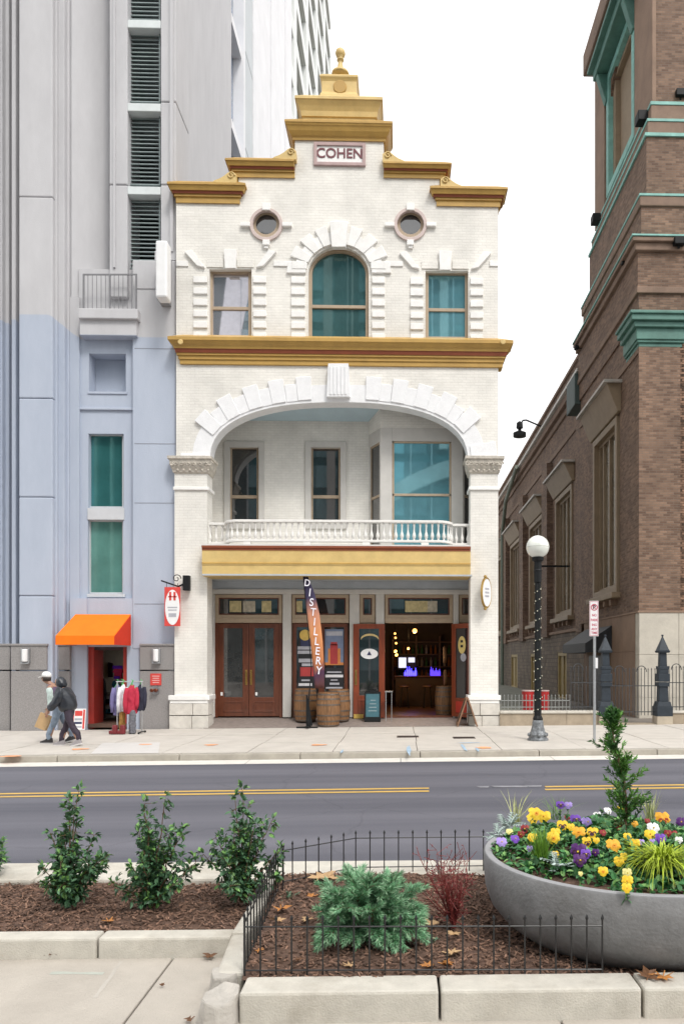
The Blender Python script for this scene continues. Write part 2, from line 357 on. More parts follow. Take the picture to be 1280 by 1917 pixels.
# far pavement: separate slabs over a joint bed
pv = sheet(-40, 40, YK+.15, 36, pavez, -.03).build('pavement', soilgap, kind='structure')
rows = [YK+.195, 17.55, 19.45, 21.38]
for r in range(3):
    for i in range(-8, 8):
        x0 = i*1.72+(.0 if r != 1 else .02)+.35; x1 = x0+1.705; a, b = rows[r], rows[r+1]-.014
        j = rnd.uniform(-.003, .003)
        MB().hexa([(x0, a, pavez(x0)-.05), (x1, a, pavez(x1)-.05), (x1, b, pavez(x1)-.05), (x0, b, pavez(x0)-.05), (x0, a, pavez(x0)+j), (x1, a, pavez(x1)+j), (x1, b, pavez(x1)+j), (x0, b, pavez(x0)+j)]).build('paving_slab', paving, pv)
# repaired light patch, spray marks, covers
patch = M('pale patch concrete', (.54, .52, .50), .8, .06, 4)
def mark(px, py, w_, h_, mat, name='paint_mark', seed=0):
    c = G(px, py, pavez(PX(px, 17.5))); r = random.Random(seed); pts = []
    n = 14
    for k in range(n):
        t = 2*PI*k/n; q = r.uniform(.7, 1.25); x = c.x+math.cos(t)*w_/2*q; y = c.y+math.sin(t)*h_/2*q; pts.append((x, y, pavez(x)+.008))
    MB().add(pts, [tuple(range(n))]).build(name, mat, pv)
orangefade = M('faded orange spray paint', (.74, .34, .17), .85, .2, 6)
bluefade = M('faded blue spray paint', (.33, .45, .56), .85, .2, 6)
for i, (px, py, w_, h_) in enumerate([(150, 1403, .35, .3), (395, 1395, .3, .3), (596, 1395, .32, .3), (905, 1400, .35, .35), (275, 1394, .3, .25), (20, 1417, .4, .22)]): mark(px, py, w_, h_, orangefade, seed=i)
for i, (px, py, w_, h_) in enumerate([(765, 1405, .08, 1.6), (868, 1400, .07, 1.4), (640, 1407, .05, .6), (893, 1404, .06, .7), (875, 1391, .5, .12)]): mark(px, py, w_, h_, bluefade, seed=20+i)
c0 = G(170, 1410, -.13); c1 = G(300, 1389, -.13)
MB().add([(c0.x, c0.y, pavez(c0.x)+.005), (c0.x+1.35, c0.y, pavez(c0.x+1.35)+.005), (c1.x, c1.y, pavez(c1.x)+.005), (c1.x-1.3, c1.y, pavez(c1.x-1.3)+.005)], [(0, 1, 2, 3)]).build('repair_patch', patch, pv)
def lines_on(mb, c, w_, h_, n, z):
    for k in range(n): mb.box(c.x-w_/2, c.x+w_/2, c.y-h_/2+h_*k/n, c.y-h_/2+h_*(k+.55)/n, z, z+.006)
for px, py, lb in ((763, 1379, 'rusty iron grating in the pavement in front of the open shop door'), (868, 1381, 'iron grating in the pavement in front of the folding wooden board')):
    c = G(px, py, pavez(PX(px, 18.5)))
    tg = thing('drain_cover', lb, 'drain cover', c, 'iron covers in the far pavement')
    bx('frame', M('dark rusted iron', (.06, .045, .04), .7, .3, 20, metal=.4), tg, c.x-.26, c.x+.26, c.y-.2, c.y+.2, c.z-.02, c.z+.004)
    m_ = MB(); lines_on(m_, c, .46, .34, 7, c.z+.004); m_.build('grate', MATS['dark rusted iron'], tg)

# ---------------------------------------------------------------- near side: pavement, kerbs and beds
nearp = M('near pavement concrete', (.44, .40, .35), .85, .10, 2.5, .3, 90, stain=.55, stcol=(.34, .30, .255))
npv = MB().add([(-12, -14, -.04), (12, -14, -.04), (12, 6, -.04), (-12, 6, -.04)], [(0, 1, 2, 3)]).build('near_pavement', soilgap, kind='structure')
jx = G(277, 1856, 0).x
for x0, x1, y0, y1 in ((jx-2.1, jx-.006, 2.2, 4.6), (jx+.006, jx+2.1, 2.2, 4.6), (jx-4.2, jx-2.112, 2.2, 4.6), (jx+2.112, jx+4.4, 2.2, 4.6), (jx-2.1, jx-.006, -.4, 2.19), (jx+.006, jx+2.1, -.4, 2.19), (jx+2.112, jx+4.4, -.4, 2.19), (jx-4.2, jx-2.112, -.4, 2.19)):
    bx('paving_slab', nearp, npv, x0, x1, y0, y1, -.08, 0, bevel=.006)
def stripe(p, q, w_, mat, dz=.002):
    a, b = G(*p, 0), G(*q, 0); d = (b-a).normalized(); n = Vector((-d.y, d.x, 0))*w_/2; r = random.Random(int(p[0])); m = 8; up = []; dn = []
    for k in range(m+1): c = a.lerp(b, k/m); up.append(c+n*r.uniform(.5, 1.2)+Vector((0, 0, dz))); dn.append(c-n*r.uniform(.5, 1.2)+Vector((0, 0, dz)))
    MB().add(up+dn, [(k, k+1, m+2+k, m+1+k) for k in range(m)]).build('chalk_line', mat, npv)
chk = M('faint chalk', (.455, .42, .375), .9, .1, 8); chg = M('faint green chalk', (.40, .42, .37), .9, .1, 8)
stripe((228, 1800), (178, 1868), .022, chk, .0008); stripe((95, 1822), (195, 1822), .04, chg, .0008)
KT = .15
nk = thing('near_kerb', None, None, (0, YN, 0), kind='structure')
def rough_box(x0, x1, y0, y1, z0, z1, seed, amt=.008, n=3):
    mb = MB(); r = random.Random(seed)
    mb.box(x0, x1, y0, y1, z0, z1); return mb
for i in range(-4, 4):
    x0 = i*1.5+.3; bx('kerb_stone', concrete, nk, x0, x0+1.488, 5.78, YN, -.3, KT-.02, bevel=.02)
# left bed front kerb
lk = thing('bed_kerb', None, None, (-2, 4.5, 0), kind='structure')
jl = [-4.6, -3.1, PX(165, 4.45), PX(432, 4.55)]
for a, b in zip(jl[:-1], jl[1:]): bx('kerb_stone', concrete, lk, a+.005, b-.005, 4.58, 4.72, -.1, .122, bevel=.015)
# right bed kerbs
yA, yB = 3.74, 3.94
js = [PX(445, yA), PX(823, yA), PX(1203, yA), PX(1203, yA)+1.3]
for a, b in zip(js[:-1], js[1:]): bx('kerb_stone', concrete, lk, a+.006, b-.006, yA, yB, -.1, KT, bevel=.015)
# side kerb running back along the left of the right bed (two stones) and the broken corner
def stone(pts, z0, z1, name='kerb_stone'):
    return MB().prism([(x, y, z0) for x, y in pts], (0, 0, z1-z0)).build(name, concrete, lk, bevel=.018)
sL = [(G(407, 1815, KT).x, 3.97), (G(460, 1815, KT).x-.01, 3.97)]
stone([(G(432, 1745, KT).x, 4.58), (G(462, 1745, KT).x, 4.58), (PX(523, 5.76), 5.77), (PX(500, 5.76), 5.77)], -.1, KT-.002)
stone([(G(408, 1812, KT).x, 4.0), (G(461, 1812, KT).x, 4.0), (G(461, 1747, KT).x, 4.565), (G(433, 1747, KT).x, 4.565)], -.1, KT-.006)
def chunk(cx, cy, rx, ry, h, seed):
    r = random.Random(seed); mb = MB(); n = 9; b = [];t=[]
    for k in range(n):
        a = 2*PI*k/n; q = r.uniform(.8, 1.15); b.append((cx+math.cos(a)*rx*q, cy+math.sin(a)*ry*q, -.02)); q2 = q*r.uniform(.72, .9); t.append((cx+math.cos(a)*rx*q2, cy+math.sin(a)*ry*q2, h*r.uniform(.8, 1.1)))
    mb.add(b+t, [tuple(range(n-1, -1, -1)), tuple(range(n, 2*n))]+[(i, (i+1) % n, (i+1) % n+n, i+n) for i in range(n)]); return mb
rub = M('broken concrete', (.44, .41, .37), .9, .15, 9, .6, 30)
c = G(425, 1830, .1); chunk(c.x, c.y-.02, .10, .13, .145, 3).build('kerb_fragment', rub, lk, bevel=.01)
c = G(408, 1890, .06); chunk(c.x, c.y+.02, .11, .15, .13, 5).build('kerb_fragment', rub, lk, bevel=.01)

# mulch beds
mulchm = M('bark mulch', (.115, .066, .046), .95, .5, 14, .9, 50)
chipm = M('bark chips', (.175, .102, .07), .9, .3, 10, island=.65)
def mound(x, y, kind):
    base = .095 if kind == 'l' else .145-.075*max(0, min(1, 1.6-math.hypot(x-1.456, y-4.8)/.9))
    return base+.025*mnoise.noise(Vector((x*2.5, y*2.5, 3)))+.012*mnoise.noise(Vector((x*9, y*9, 1)))
def bed(name, x0, x1, y0, y1, kind, nchip, clip=None):
    mb = MB(); nx, ny = int((x1-x0)/.05), int((y1-y0)/.05); vs = []; fs = []
    for j in range(ny+1):
        for i in range(nx+1):
            t = j/ny; xl = x0 if not clip else clip(y0+(y1-y0)*t)[0]; xr = x1 if not clip else clip(y0+(y1-y0)*t)[1]
            x = xl+(xr-xl)*i/nx; y = y0+(y1-y0)*t; vs.append((x, y, mound(x, y, kind)))
    for j in range(ny):
        for i in range(nx): a = j*(nx+1)+i; fs.append((a, a+1, a+nx+2, a+nx+1))
    mb.add(vs, fs); o = mb.build(name, mulchm, smooth=True, kind='structure')
    cb = MB(); r = random.Random(5)
    for _ in range(nchip):
        y = r.uniform(y0, y1); xl, xr = clip(y) if clip else (x0, x1); x = r.uniform(xl, xr); z = mound(x, y, kind)+r.uniform(0, .012)
        ln = r.uniform(.012, .045); wd = r.uniform(.006, .013); d = Vector((r.uniform(-1, 1), r.uniform(-1, 1), r.uniform(-.35, .35))).normalized()
        p = Vector((x, y, z)); sd = d.cross(Vector((0, 0, 1))).normalized(); up = sd.cross(d)*r.uniform(.003, .007)
        q = [p-d*ln/2-sd*wd/2, p+d*ln/2-sd*wd*.3, p+d*ln/2+sd*wd*.4, p-d*ln/2+sd*wd/2]
        cb.add(q+[v+up for v in q], [(4, 5, 6, 7), (0, 1, 5, 4), (1, 2, 6, 5), (2, 3, 7, 6), (3, 0, 4, 7)])
    cb.build('mulch_chips', chipm, kind='stuff')
xl0 = PX(462, 3.95); xl1 = PX(523, 5.76)
def clipR(y): t = (y-3.93)/(5.8-3.93); return xl0+(xl1-xl0)*t-.02, 3.6
def clipL(y): t = (y-4.5)/(5.8-4.5); a = G(432, 1745, KT).x; return -4.8, a+(PX(500, 5.76)-a)*t+.02
bed('soil_bed', -4.8, -1.1, 4.70, 5.8, 'l', 6500, clipL)
bed('soil_bed', -.9, 3.6, 3.92, 5.8, 'r', 9500, clipR)
# ================================================================ the white shop building
T = thing('shop_building', 'white painted brick shop building with gold cornices, a stepped gable and an arched balcony', 'building', (PX(632, YF), YF, 0))
def F(px, py, y=YF): p = P(px, py, y); return (p.x, p.z)
YB = YF+1.6                                                # balcony back wall
YS = YF+1.2                                                # shop front
# upper wall with stepped top
def rectF(a, b, c, d): return [F(a, d), F(b, d), F(b, c), F(a, c)]
def circF(cx, cy, r, n=24, y=YF): return [F(cx+r*math.cos(2*PI*k/n), cy+r*math.sin(2*PI*k/n), y) for k in range(n)]
archw = [F(577, 633), F(690, 633)]+[F(633.5+56.5*math.cos(t), 512-50*math.sin(t)) for t in [PI*k/16 for k in range(17)]]
outer = [F(330, 660), F(932, 660), F(932, 362), F(822, 362), F(822, 318), F(718, 318), F(718, 240), F(552, 240), F(552, 312), F(447, 312), F(447, 356), F(330, 356)]
MB().slab(outer, [rectF(392, 471, 504, 633), rectF(796, 876, 507, 636), archw, circF(498, 419, 25), circF(768, 419, 25)], YF, YF+.45).build('upper_wall', whitebrick, T)
# arched lower wall
ACX, ACY, AA, AB, AN = 634, 862, 246, 114, 2.4
def arch(t, da=0, db=None):                                 # t in -1..1 by angle; da photo pixels outward
    th = PI/2*(1-t); c, s_ = math.cos(th), math.sin(th)
    x = math.copysign(abs(c)**(2/AN), c)*AA; y = abs(s_)**(2/AN)*AB
    nx = math.copysign(abs(x/AA)**(AN-1)/AA, x); ny = abs(y/AB)**(AN-1)/AB; l = math.hypot(nx, ny) or 1
    return ACX+x+nx/l*da, ACY-y-ny/l*da
NA = 40
apts = [arch(-1+2*k/NA) for k in range(NA+1)]
MB().slab([F(330, 860), F(388, 860)]+[F(*q) for q in apts[1:-1]]+[F(880, 860), F(932, 860), F(932, 661), F(330, 661)], [], YF+.001, YF+.5).build('arched_wall', whitebrick, T)
archm = M('painted arch stone', (.78, .78, .79), .55, .05, 6, .35, 55)
ring = [arch(-1+2*k/NA, -5) for k in range(NA+1)]; ring2 = [arch(-1+2*k/NA, 28) for k in range(NA, -1, -1)]
MB().slab([F(*q, YF-.05) for q in ring+ring2], [], YF-.05, YF+.42).build('arch_ring', archm, T, bevel=.01)
def radial(t, a, b, w0, w1, y, name='voussoir', mat=None):
    (x0, y0), (x1, y1) = arch(t, a), arch(t, b); dx, dy = x1-x0, y1-y0; l = math.hypot(dx, dy); nx, ny = -dy/l, dx/l
    q = [F(x0+nx*w0/2, y0+ny*w0/2, y), F(x1+nx*w1/2, y1+ny*w1/2, y), F(x1-nx*w1/2, y1-ny*w1/2, y), F(x0-nx*w0/2, y0-ny*w0/2, y)]
    MB().slab(q, [], y, YF+.1).build(name, mat or archm, T, bevel=.012)
for px in (567, 518, 470, 425, 385, 350):
    pass
def t_for(px):
    lo, hi = -1, 1
    for _ in range(40):
        m = (lo+hi)/2
        if arch(m, 22)[0] < px: lo = m
        else: hi = m
    return lo
for px in (569, 519, 473, 428, 391, 698, 747, 791, 833, 873): radial(t_for(px), 1, 45, 25, 29, YF-.085)
for px in (366, 901): radial(t_for(px), 1, 50, 24, 29, YF-.08)
for px in (545, 496, 450, 409, 722, 770, 813, 853): radial(t_for(px), 0, 33, 20.5, 23, YF-.07)
MB().slab([F(611, 743, YF-.2), F(655, 743, YF-.2), F(652, 680, YF-.2), F(614, 680, YF-.2)], [], YF-.2, YF+.45).build('keystone', archm, T, bevel=.015)
for k in range(5): pbox('keystone_flute', archm, T, 617+k*7, 620.5+k*7, 686, 738, YF-.225, YF-.19, bevel=.008)
# piers
for a, b, ca, cb, pa, pb in ((327, 388, 317, 397, 316, 391), (880, 932, 872, 941, 876, 936)):
    pbox('pier', whitebrick, T, a, b, 885, 1304, YF-.03, YF+.55)
    pbox('pier_block', whitebrick, T, a+3, b-1, 858, 886, YF-.02, YF+.5)
    pbox('necking_band', whitetrim, T, a-3, b+3, 911, 917, YF-.08, YF+.6, bevel=.012)
    mb = MB()
    cornice(mb, a+1, b-1, YF-.03, YF+.6, [(.0, 887), (.05, 884), (.06, 880), (.10, 874), (.12, 866), (.13, 860), (.17, 858), (.17, 853), (.0, 853)])
    cap = mb.build('capital', capstone, T, bevel=.006)
    cmb = MB(); y = YF-.16                                   # carved scrolls and leaves round the capital
    n = 6
    for k in range(n):
        px = a+2+(b-a-4)*k/(n-1); p = P(px, 869, y)
        pts = [(p.x+math.cos(s)*(.055-.006*s), y-.01, p.z+math.sin(s)*(.055-.006*s)) for s in [i*.55 for i in range(14)]]
        if k >= n/2: pts = [(2*p.x-q[0], q[1], q[2]) for q in pts]
        cmb.tube(pts, .014, 5)
        q = P(px+4, 880, YF-.1); cmb.ball(q, .035, 8)
    for px in (a-5, b+5):
        p = P(px, 868, y); cmb.tube([(p.x+math.cos(s)*(.08-.008*s), y+.02, p.z+math.sin(s)*(.08-.008*s)) for s in [i*.5 for i in range(16)]], .022, 6)
    cmb.build('carving', capstone, cap, smooth=True)
    pbox('plinth_cap', whitetrim, T, pa-1, pb+1, 1302, 1311, YF-.13, YF+.6, bevel=.015)
    pbox('plinth_cap', whitetrim, T, pa+2, pb-2, 1311, 1317, YF-.10, YF+.58, bevel=.01)
    for (r0, r1) in ((1317, 1339), (1340.5, 1366)):
        m_ = (pa+pb)/2+rnd.uniform(-8, 8)
        pbox('plinth_stone', plinthst, T, pa+1, m_-.4, r0, r1, YF-.09, YF+.55, bevel=.012)
        pbox('plinth_stone', plinthst, T, m_+.4, pb-1, r0, r1, YF-.09, YF+.55, bevel=.012)
# capital on the inner side of the left pier turns round the corner
# main cornice
mb = MB(); cornice(mb, 342, 936, YF, YF+.3, [(.0, 686), (.06, 684), (.06, 676), (.09, 675), (.09, 668), (.13, 667), (.13, 663), (.15, 663), (.17, 656), (.19, 655), (.20, 650), (.25, 646), (.30, 640), (.32, 639), (.32, 633), (.0, 630)],
    ks=[0, 0, 0, 0, 0, 0, 1, 1, 1, 0, 0, 0, 0, 0, 0])
mc = mb.build('cornice', [gold, redband], T, bevel=.006)
for px in (338, 941):
    p = P(px, 640, YF-.34); MB().lathe([(.06, -.02), (.075, 0), (.06, .02)], (p.x, p.y, p.z), 12, 'y').build('rosette', goldlt, mc)
# stepped gable cornices
def step(px0, px1, py0, py1, l, r, b):
    mb = MB(); h = py1-py0
    cornice(mb, px0, px1, YF, YF+.5, [(.0, py1+1), (.05, py1), (.05, py1-h*.28), (.09, py1-h*.32), (.09, py1-h*.45), (.12, py1-h*.45), (.14, py1-h*.60), (.17, py1-h*.62), (.22, py1-h*.9), (.24, py1-h*.9), (.24, py0), (.0, py0-1.5)], l, r, ks=[0, 0, 0, 0, 1, 1, 0, 0, 0, 0, 0])
    o = mb.build('cornice', [gold, redband], T, bevel=.005)
    return o
s1 = step(334, 446, 341, 380, True, True, 0); s2 = step(441, 552, 297, 332, True, False, 0); s3 = step(718, 828, 303, 333, False, True, 0); s4 = step(820, 932, 349, 386, True, True, 0)
def scroll(px, py, flip, par):
    mb = MB(); s = -1 if flip else 1; y = YF-.2; p = P(px, py, y); k = .0148
    prof = [(0, 0), (20, 0), (44, -1), (40, -4), (30, -8), (22, -13), (15, -19), (6, -20), (0, -16)]
    mb.prism([(p.x+s*(a-8)*k*-1, y, p.z-b*k) for a, b in prof], (0, .42, 0))
    c = (p.x-s*.02, y-.02, p.z+13*k)
    mb.tube([(c[0]+math.cos(q)*(.10-.009*q), y-.015, c[2]+math.sin(q)*(.10-.009*q)) for q in [i*.5 for i in range(18)]], .02, 6)
    mb.build('scroll', goldlt, par, smooth=False, bevel=.008)
scroll(434, 342, False, s1); scroll(546, 298, False, s2); scroll(724, 304, True, s3); scroll(832, 351, True, s4)
mb = MB(); cornice(mb, 552, 718, YF, YF+.8, [(.0, 264), (.05, 263), (.06, 258), (.10, 254), (.16, 245), (.20, 236), (.22, 234), (.24, 229), (.25, 229), (.25, 225), (.0, 224)])
c5 = mb.build('cornice', gold, T, bevel=.005)
mb = MB(); cornice(mb, 567, 703, YF+.1, YF+.9, [(.0, 226), (.0, 221), (.04, 218), (.06, 208), (.11, 198), (.17, 188), (.18, 186), (.20, 185), (.20, 180), (.0, 179)])
mb.build('cornice', goldlt, T, bevel=.005)
mb = MB(); cornice(mb, 602, 667, YF+.2, YF+.9, [(.05, 181), (.04, 176), (.0, 172), (.0, 152), (.02, 148), (.05, 143), (.05, 140), (.0, 139)])
pd = mb.build('pedestal', goldlt, T, bevel=.006)
p = P(636, 161, YF+.16); MB().lathe([(.17, -.02), (.19, 0), (.165, .03), (.14, .03)], (p.x, YF+.19, p.z), 20, 'y').build('medallion', gold, pd)
p0 = P(637, 140, YF+.5); k = 1/67.5
MB().lathe([(.26, -.03), (.24, .05), (.14, .1), (.09, .16), (.07, .3), (.06, .38), (.10, .4), (.10, .43), (.06, .46), (.12, .52), (.145, .60), (.12, .68), (.05, .73), (.03, .76), (0.001, .77)], p0, 14).build('finial', goldlt, T, smooth=True)
# name panel
npn = frame('name_frame', M('faded maroon paint', (.42, .30, .29), .6, .1, 5), T, 587, 684, 266, 309, 6, YF-.07, YF+.02, bevel=.008)
pbox('name_panel', whitetrim, T, 592, 679, 271, 304, YF-.03, YF+.02)
c = P(635.5, 288, YF-.032); text('COHEN', .37, (c.x, YF-.034, c.z), M('dark maroon lettering', (.16, .05, .06), .6, .1, 6), npn, sx=.98, ext=.012, bold=.006)

# --- windows
def sash(par_px, py, ymid, fr_t, glassm, Y=YF+.14, meet=True, mat=tanwood, up=None, name='window', parent=None):
    a, b = par_px; t0, t1 = py
    w_ = frame(name, mat, parent or T, a, b, t0, t1, fr_t, Y, Y+.16, bevel=.012)
    if meet: pbox('meeting_rail', mat, w_, a+fr_t, b-fr_t, ymid-3, ymid+3, Y+.02, Y+.12, bevel=.008)
    if meet:
        pbox('pane', glassm, w_, a+fr_t-1, b-fr_t+1, t0+fr_t-1, ymid, Y+.09, Y+.10)
        pbox('pane', up or glassm, w_, a+fr_t-1, b-fr_t+1, ymid, t1-fr_t+1, Y+.06, Y+.07)
    else: pbox('pane', glassm, w_, a+fr_t-1, b-fr_t+1, t0+fr_t-1, t1-fr_t+1, Y+.08, Y+.09)
    return w_
gup = glass('upper left reflecting', (.66, .66, .72), ior=2, metal=.8, var=.15)
sash((391, 472), (504, 634), 577, 7, gup); sash((795, 877), (506, 637), 580, 7, gblue)
aw_o = [F(576, 634, YF+.14), F(692, 634, YF+.14)]+[F(634+58*math.cos(t), 512-51*math.sin(t), YF+.14) for t in [PI*k/20 for k in range(21)]]
aw_i = [F(584, 630, YF+.14), F(684, 630, YF+.14)]+[F(634+50*math.cos(t), 512-41*math.sin(t), YF+.14) for t in [PI*k/20 for k in range(21)]]
aw = MB().slab(aw_o, [aw_i], YF+.14, YF+.3).build('arched_window', tanwood, T, bevel=.01)
pbox('meeting_rail', tanwood, aw, 584, 684, 571, 577, YF+.15, YF+.26, bevel=.008)
ap = [F(583, 574, YF+.24), F(685, 574, YF+.24)]+[F(634+51*math.cos(t), 512-42*math.sin(t), YF+.24) for t in [PI*k/20 for k in range(21)]]
MB().slab(ap, [], YF+.24, YF+.25).build('pane', gteal, aw); pbox('pane', gteal, aw, 583, 685, 574, 631, YF+.21, YF+.22)
# quoin blocks beside windows
qm = whitetrim
for (xa, xb, n, y0) in ((362, 388, 6, 517), (474, 498, 6, 517), (545, 571, 6, 518), (696, 720, 6, 518), (768, 792, 6, 520), (880, 904, 6, 520)):
    for k in range(n):
        pbox('quoin_block', qm, T, xa, xb, y0+k*21.2, min(y0+k*21.2+11.5, 633), YF-.07, YF+.03, bevel=.01)
    pbox('window_jamb', whitebrick, T, xa if xb in (388, 571, 792) else xa-1, xb+1 if xb in (388, 571, 792) else xb, y0-2, 633, YF-.02, YF+.02)
for cx in (431, 833):
    o = 0 if cx == 431 else 3
    MB().slab([F(cx-10, 502+o, YF-.1), F(cx+10, 502+o, YF-.1), F(cx+12, 466+o, YF-.1), F(cx-12, 466+o, YF-.1)], [], YF-.1, YF+.02).build('keystone', whitetrim, T, bevel=.01)
    for s in (-1, 1):
        MB().slab([F(cx+s*48, 500+o, YF-.08), F(cx+s*62, 497+o, YF-.08), F(cx+s*86, 470+o, YF-.08), F(cx+s*72, 467+o, YF-.08)], [], YF-.08, YF+.02).build('splayed_block', whitetrim, T, bevel=.01)
    pbox('lintel_band', whitebrick, T, cx-44, cx-13, 485+o, 500+o, YF-.03, YF+.02, bevel=.006); pbox('lintel_band', whitebrick, T, cx+13, cx+44, 485+o, 500+o, YF-.03, YF+.02, bevel=.006)
for a, b in ((330, 352), (512, 546), (722, 754), (916, 932)): pbox('string_course', whitetrim, T, a, b, 488, 498, YF-.035, YF+.02, bevel=.008)
# voussoirs round the arched window
for k in range(9):
    th = PI*(k+.25)/8.5; 
    th = math.radians(8+20.5*k)
    if k == 4: continue
    cs, sn = math.cos(th), math.sin(th); y = YF-.075
    def rp(r, t): return F(634+(60+r)*math.cos(t), 512-(54+r)*math.sin(t), y)
    d0, d1 = .11, .12
    MB().slab([rp(2, th-d0), rp(38, th-d1), rp(38, th+d1), rp(2, th+d0)], [], y, YF+.02).build('voussoir', whitetrim, T, bevel=.01)
MB().slab([F(621, 462, YF-.15), F(647, 462, YF-.15), F(651, 414, YF-.15), F(617, 414, YF-.15)], [], YF-.15, YF+.02).build('keystone', whitetrim, T, bevel=.012)
y = YF-.05
MB().slab([F(634+62*math.cos(t), 512-56*math.sin(t), y) for t in [PI*k/24 for k in range(25)]]+[F(634+84*math.cos(t), 512-78*math.sin(t), y) for t in [PI*(24-k)/24 for k in range(25)]], [], y, YF+.02).build('arch_band', whitetrim, T, bevel=.008)
for xx in ((546, 574), (694, 722)): pbox('impost_block', whitetrim, T, xx[0], xx[1], 489, 503, YF-.088, YF+.02, bevel=.012)
# round windows
for cx in (498, 768):
    y = YF-.06; rw = MB().slab(circF(cx, 419, 31, 28, y), [circF(cx, 419, 25, 28, y)], y, YF+.05).build('round_window', M('pinkish painted surround', (.55, .45, .42), .6, .1, 6), T, bevel=.008)
    frame_o = MB().slab(circF(cx, 419, 25, 28, YF+.08), [circF(cx, 419, 19.5, 28, YF+.08)], YF+.08, YF+.2).build('sash', tanwood, rw)
    MB().slab(circF(cx, 419, 21, 28, YF+.15), [], YF+.15, YF+.16).build('pane', gdark, rw)
    for dx, dy, w_, h_ in ((0, -33, 15, 13), (0, 34, 13, 10), (-39, 0, 18, 7), (39, 0, 18, 7)):
        pbox('surround_key', whitetrim, T, cx+dx-w_/2, cx+dx+w_/2, 419+dy-h_/2, 419+dy+h_/2, YF-.1, YF+.02, bevel=.008)
    pbox('surround_key', whitetrim, T, cx-4, cx+4, 457, 464, YF-.07, YF+.02, bevel=.006)

# --- balcony
def shell(name, mat, x0, x1, y0, y1, z0, z1): return bx(name, mat, T, x0, x1, y0, y1, z0, z1)
xl, xr = PX(388, YF+.2), PX(880, YF+.2)
zf = PZ(1019, YF); zc = PZ(738, YF)
cz = PZ(750, YF+.5); czb = PZ(789, YB)
xw_, xe_ = PX(334, YF), PX(928, YF)
MB().hexa([(xw_, YF+.505, cz), (xe_, YF+.505, cz), (xe_, YB-.003, czb), (xw_, YB-.003, czb), (xw_, YF+.505, cz+.08), (xe_, YF+.505, cz+.08), (xe_, YB-.003, czb+.08), (xw_, YB-.003, czb+.08)]).build('balcony_ceiling', bluepaint, T)
holes = [prect(430, 484, 836, 985, YB), prect(582, 637, 838, 985, YB)]
xe = PX(928, YF); xw = PX(334, YF)
o = [(xw, zf-.3), (xe, zf-.3), (xe, cz), (xw, cz)]
MB().slab(o, holes, YB, YB+.25).build('balcony_back_wall', whitebrick, T)
for s, x in ((-1, xl-.28), (1, xr+.28)): bx('balcony_side_wall', whitebrick, T, x-.1 if s < 0 else x, x if s < 0 else x+.1, YF+.52, YB, zf-.2, cz)
for a, b, g in ((430, 484, gdark), (582, 637, gdark)):
    frame('window_surround', greypaint, T, a-11, b+11, 826, 990, 11, YB-.06, YB+.05, bevel=.012)
    sash((a, b), (836, 985), 930, 3.5, g, YB+.08)
# bay window at the right end of the balcony
ybay = YB-.75
ztop, zbot = PZ(800, ybay), zf
def quadprism(p, q, th, z0, z1, name, mat, par=None):
    a = Vector((p[0], p[1], 0)); b = Vector((q[0], q[1], 0)); n = (b-a).normalized().cross(Vector((0, 0, 1)))*th
    return MB().hexa([(a.x, a.y, z0), (b.x, b.y, z0), (b.x-n.x, b.y-n.y, z0), (a.x-n.x, a.y-n.y, z0), (a.x, a.y, z1), (b.x, b.y, z1), (b.x-n.x, b.y-n.y, z1), (a.x-n.x, a.y-n.y, z1)]).build(name, mat, par or T, bevel=.008)
A_ = (PX(690, YB), YB-.005); B_ = (PX(712, ybay), ybay); C_ = (PX(866, ybay), ybay); D_ = (PX(898, YB), YB-.005)
bay = MB().prism([(A_[0], A_[1], ztop), (B_[0], B_[1], ztop), (C_[0], C_[1], ztop), (D_[0], D_[1], ztop)], (0, 0, cz-ztop)).build('bay_window', whitebrick, T)
zg0, zg1 = PZ(826, ybay, 790), PZ(990, ybay, 790)
def lerp(p, q, t): return (p[0]+(q[0]-p[0])*t, p[1]+(q[1]-p[1])*t)
for p, q, t0, t1, gm_ in ((A_, B_, .1, .9, gdark), (B_, C_, .14, .86, gblue), (C_, D_, .1, .9, gdark)):
    quadprism(p, lerp(p, q, t0), .12, zbot, ztop, 'bay_post', greypaint, bay); quadprism(lerp(p, q, t1), q, .12, zbot, ztop, 'bay_post', greypaint, bay)
    quadprism(lerp(p, q, t0), lerp(p, q, t1), .12, zg0, ztop, 'bay_head', greypaint, bay)
    a, b = lerp(p, q, t0), lerp(p, q, t1); n = Vector((b[0]-a[0], b[1]-a[1], 0)).normalized().cross(Vector((0, 0, 1)))*-.06
    a2, b2 = (a[0]+n.x, a[1]+n.y), (b[0]+n.x, b[1]+n.y)
    quadprism(a2, b2, .02, zbot, zg0, 'pane', gm_, bay)
    zm = PZ(926, ybay, 790)
    a3, b3 = (a[0]+n.x*.5, a[1]+n.y*.5), (b[0]+n.x*.5, b[1]+n.y*.5)
    quadprism(a3, b3, .05, zm-.035, zm+.035, 'meeting_rail', tanwood, bay)
    for u, v in ((0, .035), (.965, 1)): quadprism(lerp(a3, b3, u), lerp(a3, b3, v), .05, zbot, zg0, 'sash_stile', tanwood, bay)
    quadprism(a3, b3, .05, zg0-.05, zg0, 'sash_top', tanwood, bay)
